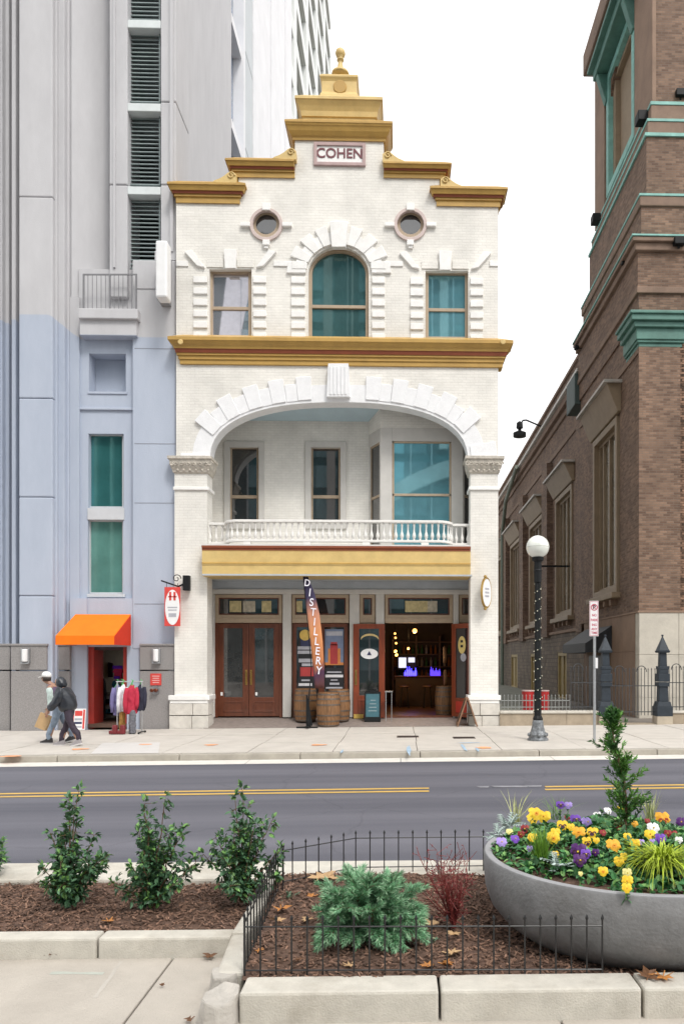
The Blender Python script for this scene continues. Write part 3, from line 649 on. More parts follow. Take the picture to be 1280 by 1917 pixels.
# floor, entablature
YE = YF-.42
bx('balcony_floor', greywhite, T, PX(377, YE), PX(881, YE), YE-.02, YB+.2, PZ(1021, YE)-.06, PZ(1019.5, YE)+.0)
mb = MB(); cornice(mb, 379, 880, YE+.06, YF+.45, [(.0, 1079), (.03, 1078), (.03, 1060), (.06, 1056), (.06, 1054), (.045, 1053), (.045, 1032), (.06, 1031), (.06, 1027), (.09, 1026), (.09, 1022), (.0, 1021)], False, False, ks=[0, 0, 0, 2, 2, 0, 0, 1, 1, 1, 1])
mb.build('entablature', [goldlt, redband, gold], T, bevel=.004)
zs = PZ(1079, YE)
xsl, xsr = PX(378, YE), PX(880, YE)
bx('soffit', greyblue, T, xsl, xsr+.05, YE+.02, YS+.05, zs+.015, zs+.06)
# balustrade
y0_, y1_ = YF+.22, YF-.30
pth = [(PX(388, y0_), y0_), (PX(424, y0_), y0_)]
xa, xb = PX(424, y0_), PX(846, y0_); rr = .38
for k in range(1, 7): t = PI/2*k/6; pth.append((xa+.04+rr*(1-math.cos(t)), y0_-(y0_-y1_)*math.sin(t)))
for k in range(6, 0, -1): t = PI/2*k/6; pth.append((xb-.04-rr*(1-math.cos(t)), y0_-(y0_-y1_)*math.sin(t)))
pth += [(PX(846, y0_), y0_), (PX(881, y0_), y0_)]
zfl = PZ(1019.5, YE)
ztr = PZ(975, y1_); zbr = PZ(1013, y1_)
def sweep(pth, w_, z0, z1):
    mb = MB(); rings = []
    for i, p in enumerate(pth):
        a = Vector(pth[max(i-1, 0)]); b = Vector(pth[min(i+1, len(pth)-1)]); d = (b-a).normalized(); n = Vector((-d.y, d.x))*w_/2; p = Vector(p)
        rings.append([(*(p-n), z0), (*(p+n), z0), (*(p+n), z1), (*(p-n), z1)])
    for i in range(len(rings)-1): mb.add(rings[i]+rings[i+1], [(0, 1, 5, 4), (1, 2, 6, 5), (2, 3, 7, 6), (3, 0, 4, 7)])
    mb.add(rings[0], [(0, 1, 2, 3)]); mb.add(rings[-1], [(3, 2, 1, 0)]); return mb
balm = M('balustrade white paint', (.74, .72, .69), .5, .06, 6)
bal = sweep(pth, .15, ztr-.055, ztr+.015).build('balustrade_rail', balm, T, bevel=.012)
sweep(pth, .12, zbr-.03, zbr+.03).build('bottom_rail', balm, bal, bevel=.01)
h = ztr-.055-zbr-.03
bp_ = [(.03, 0), (.034, .03), (.022, .06), (.03, .10), (.045, .18), (.05, .26), (.042, .36), (.024, .50), (.02, .64), (.024, .80), (.034, .86), (.022, .9), (.034, .95), (.034, 1)]
def bal_at(x, y, b0=[]):
    if not b0: b0 += [MB().lathe([(r, zbr+.03+z*h) for r, z in bp_], (x, y, 0), 8).build('baluster', balm, bal, smooth=True), x, y]
    else: rep(b0[0], bal, loc=(x-b0[1], y-b0[2], 0))
# walk along the path
seg = []; L_ = 0
for a, b in zip(pth[:-1], pth[1:]): l = math.dist(a, b); seg.append((L_, l, a, b)); L_ += l
nb = 48
for k in range(nb):
    s = L_*(k+.5)/nb
    for s0, l, a, b in seg:
        if s0 <= s <= s0+l: q = lerp(a, b, (s-s0)/l); bal_at(q[0], q[1]); break
for px in (462, 575, 685, 795): pbox('rail_block', balm, bal, px-7, px+7, 1012, 1020, y1_-.05, y1_+.1, bevel=.008)
for px in (388, 880): pbox('end_post', balm, bal, px-3, px+4, 973, 1020, y0_-.07, y0_+.07, bevel=.01)

# body of the building behind the front
zt0 = PZ(400, YF)
bx('side_wall', M('plain rendered flank', (.5, .48, .45), .85, .1, 1), T, PX(331, YF), PX(331, YF)+.25, YF+.46, YF+10, -.5, zt0); bx('side_wall', MATS['plain rendered flank'], T, PX(931, YF)-.25, PX(931, YF), YF+.46, YF+10, -.5, zt0)
bx('rear_wall', MATS['plain rendered flank'], T, PX(331, YF)+.25, PX(931, YF)-.25, YF+9.7, YF+10, -.5, zt0)
bx('roof', M('grey roof felt', (.2, .2, .2), .9, .2, 2), T, PX(331, YF)+.25, PX(931, YF)-.25, YF+.46, YF+9.7, zt0-.3, zt0-.1)
bx('upper_floor', greywhite, T, PX(331, YF)+.25, PX(931, YF)-.25, YB+.26, YF+9.7, zf-.5, zf-.3)
bx('upper_floor', greywhite, T, PX(331, YF)+.25, PX(931, YF)-.25, YF+.46, YF+9.7, cz+.15, cz+.3)

# --- shop front
zfl0 = PZ(1341, YS)
zst = zs+.01
def sf(name, mat, a, b, c, d, y0, y1, **k): return pbox(name, mat, T, a, b, c, d, y0, y1, **k)
tile = M('worn brown entry tiles', (.24, .20, .18), .7, .2, 8, .15, 60)
x0, x1 = PX(389, YF-.05), PX(881, YF-.05)
MB().hexa([(x0-.1, YF-.1, -.5), (x1+.1, YF-.1, -.5), (x1+.3, YS+.3, -.5), (x0-.1, YS+.3, -.5), (x0-.1, YF-.1, pavez(x0)+.01), (x1+.1, YF-.1, pavez(x1)+.01), (x1+.3, YS+.3, zfl0), (x0-.1, YS+.3, zfl0)]).build('entry_ramp', tile, T)
sf('shop_header', greyblue, 385, 885, 1076, 1104, YS-.12, YS+.3); sf('header_moulding', greypaint, 388, 882, 1103, 1112, YS-.17, YS+.1, bevel=.02)
sf('side_pilaster', greypaint, 384, 402, 1111, 1343, YS-.06, YS+.3, bevel=.01)
for a, b in ((529, 545), (654, 672.5), (703, 719), (848, 858)): sf('shop_column', greypaint, a, b, 1111, 1343, YS-.09, YS+.2, bevel=.015)
for s, x in ((-1, PX(386, YF+.5)), (1, PX(882, YF+.5))):
    bx('passage_wall', greypaint, T, x-.1 if s < 0 else x, x if s < 0 else x+.1, YF+.5, YS+.2, -.3, zs+.01)
def transom(a, b, c, d, t=4, g=gdark):
    f_ = frame('transom_window', tanwood, T, a, b, c, d, t, YS-.03, YS+.12, bevel=.01)
    frame('inner_frame', doorwood, f_, a+t, b-t, c+t, d-t, 2.2, YS+.01, YS+.1); pbox('pane', g, f_, a+t, b-t, c+t, d-t, YS+.06, YS+.07); return f_
pale_notice = M('pale yellow notice', (.5, .42, .22), .6, .3, 9)  # plain pale ochre of the transom notices
for a, b, posters in ((403, 528, ((430, 452), (455, 478), (490, 508))), (546, 653, ((553, 566),)), (673, 702, ()), (720, 847, ((758, 800), (800, 818))), (858, 884, ())):
    tr = transom(a, b, 1113, 1157, 6)
    for i, (u, v) in enumerate(posters): pbox('notice', [pale_notice, M('cream notice', (.42, .38, .30), .6, .3, 9)][i % 2], tr, u, v, 1125, 1146, YS+.05, YS+.055)
    sf('transom_bar', tanwood, a, b, 1157, 1166, YS-.04, YS+.15, bevel=.012)
# closed double doors at the left
def leaf_door(a, b, c, d, Y, mat, g, st=11, bot=36, name='door', parent=None, handle=0):
    o = prect(a, b, c, d, Y); h_ = prect(a+st, b-st, c+9, d-bot, Y); h2 = prect(a+st, b-st, d-bot+9, d-8, Y)
    dr = MB().slab(o, [h_], Y, Y+.055).build(name, mat, parent or T, bevel=.008)
    pbox('pane', g, dr, a+st-1, b-st+1, c+8, d-bot+1, Y+.025, Y+.035)
    frame('panel_moulding', mat, dr, a+st-2, b-st+2, d-bot+8, d-8, 2.5, Y-.015, Y+.01, bevel=.005)
    if handle:
        p = P(handle, 1268, Y); MB().tube([(p.x, Y, p.z-.17), (p.x, Y-.06, p.z-.15), (p.x, Y-.07, p.z), (p.x, Y-.06, p.z+.15), (p.x, Y, p.z+.17)], .014, 6).box(p.x-.03, p.x+.03, Y-.008, Y+.002, p.z-.22, p.z+.22).build('handle', brass, dr)
    return dr
gdoor = glass('shop door', (.05, .05, .05), ior=2.0, var=.5, scale=1.5)
d1 = leaf_door(408, 465.3, 1167, 1341, YS, doorwood, gdoor, handle=461)
d2 = leaf_door(466, 523, 1167, 1341, YS, doorwood, gdoor, handle=470)
p = P(413, 1300, YS)
for dd, px in ((d1, 415), (d2, 480)): pbox('sticker', whiteplastic, dd, px-2, px+2, 1296, 1302, YS-.004, YS)
for a, b in ((403, 408), (523, 528)): sf('door_frame', doorwood, a, b, 1166, 1343, YS-.02, YS+.15)
# middle window with posters
mw = frame('shop_window', doorwood, T, 548, 651, 1167, 1344, 7, YS-.01, YS+.1, bevel=.01)
pbox('mullion', doorwood, mw, 596, 607, 1174, 1337, YS-.008, YS+.09); pbox('lower_panel', doorwood, mw, 555, 644, 1318, 1338, YS, YS+.08)
pbox('pane', gdark, mw, 555, 596, 1173, 1318, YS+.05, YS+.06); pbox('pane', gdark, mw, 607, 644, 1173, 1318, YS+.05, YS+.06)
# posters, open doors and the inside of the shop
def mk(n, c, r=.6, v=.15): return M(n, c, r, v, 6)
cyel = mk('poster yellow', (.62, .42, .10)); cred = mk('poster red', (.38, .04, .04)); cblk = mk('poster black', (.012, .012, .015)); cwht = mk('poster white', (.65, .64, .66)); cblu = mk('poster slate blue', (.16, .20, .30)); corg = mk('poster orange', (.55, .2, .05)); cnav = mk('poster navy', (.03, .035, .09))
cgry = mk('poster grey', (.40, .40, .44))
yp = YS+.04
ps = thing('poster', 'tall dark poster with a yellow disc and white bands behind the left pane', 'poster', P(576, 1240, yp))
pbox('sheet', cblk, ps, 558, 594, 1180, 1290, yp, yp+.006)
c = P(571, 1189, yp); MB().lathe([(.16, -.004), (.16, .002)], (c.x, yp-.004, c.z), 18, 'y').build('disc', cyel, ps)
for a, b, c_, d, m_ in ((563, 588, 1196, 1210, cnav), (557, 593, 1210, 1216, cgry), (557, 593, 1218, 1224, cgry), (559, 592, 1233, 1240, cgry), (565, 585, 1242, 1247, cgry), (562, 588, 1249, 1266, cred), (559, 584, 1279, 1284, cwht), (564, 580, 1272, 1275, cgry)): pbox('print', m_, ps, a, b, c_, d, yp-.004, yp)
ps2 = thing('poster', 'square poster of a red brown tower under a slate blue cloud behind the right pane', 'poster', P(625, 1210, yp))
pbox('sheet', cblu, ps2, 608, 643, 1178, 1245, yp, yp+.006)
for a, b, c_, d, m_ in ((610, 641, 1182, 1190, cgry), (608, 643, 1240, 1245, corg), (618, 632, 1206, 1243, cred), (614, 637, 1214, 1240, corg), (619, 631, 1202, 1208, cred)): pbox('print', m_, ps2, a, b, c_, d, yp-.003-(.002 if m_ is cred else 0), yp)
ps3 = thing('poster', 'black notice with rows of white lettering low in the right pane', 'poster', P(625, 1270, yp))
pbox('sheet', cblk, ps3, 608, 643, 1250, 1290, yp, yp+.006)
for a, b, c_, d in ((612, 639, 1257, 1259.5), (609, 642, 1263, 1268), (619, 632, 1272, 1274), (617, 635, 1278, 1282), (610, 641, 1286, 1289)): pbox('print', cwht if c_ == 1263 else cgry, ps3, a, b, c_, d, yp-.003, yp)

# narrow side window between the columns (behind the open leaf) and right side window
for a, b in ((664, 703), (858, 884)):
    sw = frame('side_window', tanwood, T, a, b, 1167, 1344, 4, YS-.01, YS+.1); pbox('pane', gdark, sw, a+4, b-4, 1171, 1340, YS+.05, YS+.06)
# open leaves
yd = YS-.16
dl = leaf_door(661, 720, 1168, 1344, yd, reddoor, gdark, st=11, bot=42, name='open_door', handle=666)
c = P(691, 1224, yd); MB().lathe([(.25, -.003), (.25, .003)], (0, 0, 0), 24, 'y', sy=1).xf(Matrix.Translation((c.x, yd-.001, c.z)) @ Matrix.Diagonal((1, 1, .6, 1))).build('oval_sign', whiteplastic, dl)
MB().lathe([(.08, -.003), (.0, .0)], (0, 0, 0), 3, 'y', a0=PI/2).xf(Matrix.Translation((c.x, yd-.006, c.z))).build('emblem', cnav, dl)
c = P(692, 1192, yd)
arcm = M('gold lettering', (.6, .45, .2), .5)
MB().slab([(c.x+.25*math.cos(t)*1.05, c.z-.06+.15*math.sin(t)) for t in [.2+2.74*k/10 for k in range(11)]]+[(c.x+.25*math.cos(t)*1.05, c.z-.12+.15*math.sin(t)) for t in [.2+2.74*(10-k)/10 for k in range(11)]], [], yd-.004, yd+.002).build('lettering_arc', arcm, dl)
pbox('kick_notice', cyel, dl, 662, 680, 1337, 1345, yd-.01, yd-.002)
# right leaf: hinged at the right column, swung outwards
hx, hy = PX(846, YS), YS-.02; ang = math.radians(-52)
rd_w = .86; z0, z1 = PZ(1341, YS), PZ(1168, YS)
def rd(mb): return mb.xf(Matrix.Translation((hx, hy, 0)) @ Matrix.Rotation(ang, 4, 'Z'))
R_ = rd(MB().slab([(0, z0), (rd_w, z0), (rd_w, z1), (0, z1)], [[(.17, z0+.55), (rd_w-.17, z0+.55), (rd_w-.17, z1-.14), (.17, z1-.14)]], -.03, .03)).build('open_door', reddoor, T, bevel=.006)
rd(MB().box(.16, rd_w-.16, -.006, .006, z0+.54, z1-.13)).build('pane', gdark, R_)
rd(MB().box(.2, rd_w-.2, -.05, -.029, z0+.12, z0+.45)).build('lower_panel', M('bright red panel', (.42, .035, .02), .45), R_, bevel=.01)
rd(MB().lathe([(.16, -.004), (.16, .004)], (0, 0, 0), 18, 'y').xf(Matrix.Translation((rd_w/2, -.012, z1-.62)) @ Matrix.Diagonal((1, 1, 1.6, 1)))).build('oval_sticker', mk('cream yellow sticker', (.70, .55, .2)), R_)
for dz in (.12, -.02): rd(MB().box(rd_w/2-.05, rd_w/2+.05, -.022, -.016, z1-.67+dz, z1-.6+dz)).build('print', cblk, R_)
rd(MB().lathe([(.12, -.004), (.12, .004)], (0, 0, 0), 18, 'y').xf(Matrix.Translation((rd_w/2+.06, -.012, z1-.98)))).build('round_sticker', cgry, R_)
# room
rx0, rx1 = PX(535, YS), PX(905, YS); ry1 = YS+8; rz0, rz1 = z0-.02, zs-.05
dkwall = M('dark stained boards', (.05, .028, .018), .6, .3, 3); dkfl = M('dark oak floor', (.10, .045, .022), .4, .3, 3, stretch=(8, 1, 1))
bx('shop_floor', dkfl, T, rx0, rx1, YS+.31, ry1, rz0-.1, rz0); bx('shop_ceiling', dkwall, T, rx0, rx1, YS+.3, ry1, rz1, rz1+.06)
bx('shop_wall', dkwall, T, rx0, rx1, ry1, ry1+.1, rz0-.1, rz1); bx('shop_wall', dkwall, T, rx0-.1, rx0, YS+.3, ry1, rz0-.1, rz1); bx('shop_wall', dkwall, T, rx1, rx1+.1, YS+.3, ry1, rz0-.1, rz1)
bx('shop_wall', dkwall, T, PX(392, YS), PX(530, YS), YS+1.6, YS+1.7, rz0-.1, rz1)
sf('threshold', doorwood, 720, 848, 1340, 1346, YS-.02, YS+.35)
bulb = M('warm bulb glow', (1, .7, .35), emit=(1, .40, .09), es=2.4); bulbw = M('white screen glow', (.8, .85, 1), emit=(.8, .85, 1), es=.55); blug = M('blue lamp glow', (.05, .05, 1), emit=(.05, .04, 1), es=3); purg = M('dim blue glow', (.05, .02, .3), emit=(.06, .03, .6), es=1.5)
yy = YS+5
bc = thing('bar_counter', 'dark timber bar counter inside the open shop door', 'counter', (PX(790, yy), yy, rz0))
bx('counter_front', dkwall, bc, PX(740, yy), PX(870, yy), yy, yy+.6, rz0, rz0+1.05); bx('counter_top', doorwood, bc, PX(738, yy), PX(872, yy), yy-.08, yy+.7, rz0+1.05, rz0+1.1, bevel=.01)
for i, (px, py, r, lb) in enumerate([(776, 1181, .11, 'large warm globe lamp hanging at the top of the open shop doorway'), (739, 1186, .05, 'topmost small bulb of the string inside the shop doorway'), (740, 1194, .05, 'second bulb from the top of the string in the shop doorway'), (741, 1204, .05, 'lowest bulb of the short string in the shop doorway'), (740, 1219, .07, 'pair of warm bulbs low on the left of the shop doorway, upper one'), (742, 1226, .07, 'pair of warm bulbs low on the left of the shop doorway, lower one'), (764, 1214, .06, 'small dim pendant in the middle of the shop doorway'), (612, 1139, .06, 'single warm bulb behind the transom over the poster window')]):
    y = YS+3 if px > 650 else YS+1; c = P(px, py, y)
    tl = thing('hanging_lamp', lb, 'lamp', c, 'lamps hanging in the shop')
    MB().ball(c, r*.7, 10).build('bulb', bulb, tl, smooth=True)
    if i in (0, 4, 6): ld = bpy.data.lights.new('bulb_light', 'POINT'); ld.energy = 13; ld.color = (1, .55, .22); ld.shadow_soft_size = .08; lo_ = bpy.data.objects.new('bulb_light', ld); COL.objects.link(lo_); lo_.location = c-Vector((0, .0, .14)); MB().tube([(c.x, c.y, c.z+r*.7), (c.x, c.y, rz1)], .01, 5).build('cord', blackiron, tl)
y = YS+6
sc_ = thing('bar_screen', 'white lit menu screen at the back of the shop', 'screen', P(755, 1238, y))
pbox('casing', cblk, sc_, 744, 778, 1228, 1253, y+.03, y+.08); pbox('panel', bulbw, sc_, 746, 760, 1231, 1250, y, y+.03); pbox('panel', bulbw, sc_, 764, 776, 1231, 1240, y, y+.03)
y = YS+4.9
for px, py, lb, m_, q in ((768, 1246, 'bright blue lit bottle display on the bar counter', blug, 1), (815, 1242, 'dim blue violet lit display further right on the bar', purg, .8)):
    c = P(px, py, y); tl = thing('lit_display', lb, 'display', (c.x, y+.3, rz0+1.1)); r = random.Random(px)
    for k in range(6):
        x = c.x+(k-2.5)*.075*q; hh = r.uniform(.16, .34); MB().lathe([(.03, 0), (.034, .02), (.034, hh*.6), (.012, hh*.78), (.012, hh)], (x, y+.2+r.uniform(0, .15), rz0+1.1), 8).build('bottle', m_, tl)
    MB().box(c.x-.28, c.x+.28, y+.38, y+.42, rz0+1.1, rz0+1.2).build('stand', cblk, tl)

def barrel(c, r, h, label, name='barrel', group=None, wood=None):
    t = thing(name, label, 'barrel', c, group); prof = []
    nst = 20
    mb = MB(); ns = 7
    for k in range(nst):
        a0 = 2*PI*(k+.03)/nst; a1 = 2*PI*(k+.97)/nst; vs = []
        for j in range(ns):
            z = h*j/(ns-1); rr = r*(.82+.18*math.sin(PI*(.08+.84*j/(ns-1)))); 
            for a in (a0, a1): vs.append((c[0]+rr*math.cos(a), c[1]+rr*math.sin(a), c[2]+z))
            for a in (a1, a0): vs.append((c[0]+(rr-.025)*math.cos(a), c[1]+(rr-.025)*math.sin(a), c[2]+z))
        fs = []
        for j in range(ns-1):
            b = j*4
            for q in range(4): fs.append((b+q, b+(q+1) % 4, b+4+(q+1) % 4, b+4+q))
        fs += [(0, 1, 2, 3), (ns*4-4, ns*4-3, ns*4-2, ns*4-1)]
        mb.add(vs, fs)
    mb.build('staves', wood or barrelw, t)
    for u in (.03, .16, .33, .64, .81, .94):
        f = lambda q: r*(.82+.18*math.sin(PI*(.08+.84*q)))+.006
        MB().lathe([(f(u-.022), c[2]+h*(u-.022)), (f(u+.022), c[2]+h*(u+.022)), (f(u+.022)-.012, c[2]+h*(u+.022)), (f(u-.022)-.012, c[2]+h*(u-.022))], (c[0], c[1], 0), 24, cap=False).build('hoop', hoopm, t)
    MB().lathe([(r*.82, c[2]+h-.05), (r*.82, c[2]+h-.03)], (c[0], c[1], 0), 20).build('head', barrelw, t)
    return t
bz = lambda px, y: pavez(PX(px, y))
barrel((PX(614, YF-.0), YF-.0+.12, bz(614, YF)+.02), .335, .94, 'oak barrel with black base plate beside it, nearest of the three by the poster window', group='barrels under the poster window')
barrel((PX(572, YF+.72), YF+.72, zfl0-.09), .33, .92, 'oak barrel half hidden behind the flag base, at the left foot of the poster window', group='barrels under the poster window')
barrel((PX(634, YF+.75), YF+.75, zfl0-.09), .33, .90, 'oak barrel behind the nearest barrel, at the right foot of the poster window', group='barrels under the poster window')
barrel((PX(832, YS+.85), YS+.85, rz0), .3, .88, 'oak barrel just inside the open shop doorway, beside the right leaf', group='barrels inside the shop')
for i, (px, py, lb) in enumerate(((833, 1270, 'middle barrel head on the wall by the right door leaf'), (832, 1226, 'upper barrel head on the wall by the right door leaf'))):
    c = P(px, py, YS+1.4); t = thing('wall_cask', lb, 'cask', c); MB().lathe([(.26, -.04), (.28, 0), (.26, .04)], c, 18, 'x').build('cask_end', barrelw, t)

# back shelves with bottles and two stools by the counter
yy2 = YS+7.3; bsh = thing('back_shelf', 'dark back bar shelf lined with bottles deep inside the open shop door', 'shelf', (PX(790, yy2), yy2, rz0))
shw = M('mid brown shelf wood', (.12, .06, .03), .5, .3, 3)
for k in range(4): bx('board', shw, bsh, PX(735, yy2), PX(868, yy2), yy2, yy2+.35, rz0+.9+k*.48, rz0+.94+k*.48)
for px in (735, 779, 823, 867): bx('upright', shw, bsh, PX(px, yy2)-.03, PX(px, yy2)+.03, yy2+.01, yy2+.36, rz0, rz0+2.6)
bcs = [M('amber bottle', (.30, .12, .03), .15, .3, 9), M('green bottle', (.05, .14, .05), .15, .3, 9), M('clear bottle', (.35, .33, .28), .15, .2, 9)]; r = random.Random(31); pb = {}
for k in range(3):
    for q in range(15):
        x = PX(739+q*8.4, yy2+.15); c_ = r.randrange(3)
        if c_ not in pb: pb[c_] = (MB().lathe([(.045, 0), (.05, .02), (.05, .2), (.018, .27), (.018, .34)], (x, yy2+.15, rz0+.945+k*.48), 8).build('bottle', bcs[c_], bsh), x, k)
        else: rep(pb[c_][0], bsh, loc=(x-pb[c_][1], 0, (k-pb[c_][2])*.48))
for px, lb in ((757, 'wooden bar stool at the left of the counter inside the shop'), (800, 'wooden bar stool in front of the blue lights inside the shop')):
    y3 = YS+4.2; x = PX(px, y3); st_ = thing('bar_stool', lb, 'stool', (x, y3, rz0), 'stools at the bar counter')
    MB().lathe([(.17, rz0+.72), (.19, rz0+.74), (.17, rz0+.77)], (x, y3, 0), 14).build('seat', shw, st_)
    for a in range(4): t_ = PI/4+a*PI/2; MB().bar((x+.2*math.cos(t_), y3+.2*math.sin(t_), rz0), (x+.12*math.cos(t_), y3+.12*math.sin(t_), rz0+.73), .03, .03).build('leg', blackiron, st_)
# teal chalk board by the open leaf, folding board at the right pier
y = YF+.55; c = P(697, 1350, y); t = thing('chalk_board', 'teal chalk board sign with dark frame in front of the open door leaf', 'sign board', c)
tl_ = M('teal board', (.045, .13, .16), .6, .2, 6)
mx = Matrix.Translation((c.x, y, zfl0-.11)) @ Matrix.Rotation(-.12, 4, 'X')
MB().slab([(-.23, 0), (.23, 0), (.23, .86), (-.23, .86)], [[(-.19, .14), (.19, .14), (.19, .80), (-.19, .80)]], 0, .035).xf(mx).build('frame', blackiron, t, bevel=.006)
MB().box(-.2, .2, .012, .02, .13, .81).xf(mx).build('board', tl_, t)
for k in range(4): MB().box(-.12+.02*k, .12-.01*k, .008, .012, .3+.1*k, .325+.1*k).xf(mx).build('writing', M('pale chalk writing', (.25, .32, .34), .8), t)
MB().box(-.08, .08, -.005, .03, .86, .9).xf(mx).build('handle', blackiron, t)
mx2 = Matrix.Translation((c.x, y+.4, zfl0-.11)) @ Matrix.Rotation(.2, 4, 'X'); MB().box(-.22, -.18, 0, .03, 0, .85).box(.18, .22, 0, .03, 0, .85).xf(mx2).build('rear_leg', blackiron, t)
y = YF-.15; c = P(873, 1358, y); t = thing('folding_board', 'folding wooden pavement board seen edge on beside the right pier', 'sign board', c)
bw_ = M('brown board timber', (.22, .12, .07), .6, .25, 5)
for s, nm in ((-1, 'panel'), (1, 'panel')):
    mx = Matrix.Translation((c.x+s*.27, y, pavez(c.x)+.012)) @ Matrix.Rotation(-s*.32, 4, 'Y')
    f_ = MB().box(-.02, .02, -.25, -.2, 0, .82).box(-.02, .02, .2, .25, 0, .82).box(-.02, .02, -.2, .2, .77, .82).box(-.02, .02, -.2, .2, .06, .11).xf(mx).build('panel_frame', bw_, t, bevel=.004)
    MB().box(-.008, .008, -.2, .2, .1, .78).xf(mx).build('panel', M('pale board face', (.5, .47, .42), .6, .1, 5) if s > 0 else cblk, t)
MB().box(c.x-.2, c.x+.2, y-.01, y+.01, pavez(c.x)+.34, pavez(c.x)+.37).build('stay', bw_, t)
yb_ = YF+.6; c = P(726, 1335, yb_); t = thing('metal_stand', 'slim grey metal stand at the left edge of the open doorway', 'stand', (c.x, yb_, zfl0-.1))
MB().tube([(c.x-.06, yb_, zfl0-.1), (c.x-.06, yb_, zfl0+.75)], .012).tube([(c.x+.1, yb_+.15, zfl0-.1), (c.x+.1, yb_+.15, zfl0+.75)], .012).build('legs', steel, t); bx('tray', steel, t, c.x-.09, c.x+.13, yb_-.05, yb_+.2, zfl0+.73, zfl0+.76)

# feather flag
y = YF-.28
def fp(px, py): q = P(px, py, y); return (q.x, q.z)
c = P(580, 1358, y); t = thing('feather_flag', 'tall dark to orange feather flag lettered DISTILLERY on a black base', 'flag', c)
fl = bpy.data.materials.new('printed flag cloth'); fl.use_nodes = True
def _fl():
    N = fl.node_tree.nodes; L = fl.node_tree.links; g = N.new('ShaderNodeNewGeometry'); s = N.new('ShaderNodeSeparateXYZ'); L.new(g.outputs['Position'], s.inputs[0])
    mr = N.new('ShaderNodeMapRange'); mr.inputs[1].default_value = PZ(1290, y, 590); mr.inputs[2].default_value = PZ(1075, y, 570); L.new(s.outputs[2], mr.inputs[0])
    nz = N.new('ShaderNodeTexNoise'); nz.inputs['Scale'].default_value = 3; ad = N.new('ShaderNodeMath'); ad.operation = 'MULTIPLY_ADD'; ad.inputs[1].default_value = .12; L.new(nz.outputs[0], ad.inputs[0]); L.new(mr.outputs[0], ad.inputs[2])
    r = N.new('ShaderNodeValToRGB'); e = r.color_ramp.elements; e[0].position = .06; e[0].color = (.10, .03, .02, 1); e[1].position = 1; e[1].color = (.015, .01, .04, 1)
    for p_, c_ in ((.2, (.06, .02, .06)), (.3, (.45, .16, .06)), (.55, (.62, .26, .10)), (.72, (.50, .22, .14)), (.85, (.04, .03, .08))):
        q = e.new(p_); q.color = (*c_, 1)
    L.new(ad.outputs[0], r.inputs[0]); b = N['Principled BSDF']; L.new(r.outputs[0], b.inputs['Base Color']); b.inputs['Roughness'].default_value = .7
_fl()
lft = [(567, 1076), (570, 1105), (574, 1140), (579, 1180), (584, 1230), (590, 1290)]; rgt = [(607, 1288), (607, 1250), (604, 1200), (598, 1150), (589, 1110), (576, 1080)]
mb = MB(); nn = 24
def ip(L_, py):
    L2 = sorted(L_, key=lambda q: q[1])
    for (x0, y0), (x1, y1) in zip(L2[:-1], L2[1:]):
        if y0 <= py <= y1: return x0+(x1-x0)*(py-y0)/(y1-y0)
    return L2[-1][0] if py > L2[-1][1] else L2[0][0]
vs = []
for k in range(nn+1):
    py = 1078+(1289-1078)*k/nn; a, b = ip(lft, py), ip(rgt, py)
    for i in range(5): q = fp(a+(b-a)*i/4, py); vs.append((q[0], y+.02*math.sin(k*.5+i*.9)-.01, q[1]))
mb.add(vs, [(k*5+i, k*5+i+1, k*5+i+6, k*5+i+5) for k in range(nn) for i in range(4)])
cl = mb.build('flag_cloth', fl, t, smooth=True); so = cl.modifiers.new('thick', 'SOLIDIFY'); so.thickness = .004; so.offset = 1
lw = M('flag lettering', (.80, .78, .85), .7)
for k, ch in enumerate('DISTILLERY'):
    py = 1092+k*18.2; px = (ip(lft, py)+ip(rgt, py))/2+.5; q = fp(px, py); text(ch, .30 if k else .26, (q[0], y-.045, q[1]), lw, cl, 'letter', rot=(PI/2, .10, 0), sx=.85, ext=.002, bold=.003)
pts = [P(px, py, y) for px, py in ((577, 1345), (578, 1310), (583, 1250), (576, 1170), (570, 1110), (567, 1075))]; MB().tube(pts, [.02, .018, .014, .011, .008, .006], 6).build('pole', blackiron, t, smooth=True)
bc_ = (P(577, 1357, y).x, y); pz = pavez(bc_[0])+.006
MB().box(bc_[0]-.32, bc_[0]+.26, y-.05, y+.05, pz, pz+.035).box(bc_[0]-.05, bc_[0]+.05, y-.3, y+.3, pz+.036, pz+.065).lathe([(.05, pz+.06), (.045, pz+.2), (.02, pz+.3)], (bc_[0], y, 0), 10).build('base', blackiron, t)
MB().prism([(bc_[0]-.06, y-.02, pz+.06), (bc_[0]+.12, y-.02, pz+.06), (bc_[0]-.02, y-.02, pz+.9), (bc_[0]-.06, y-.02, pz+.9)], (0, .03, 0)).build('gusset', blackiron, t)

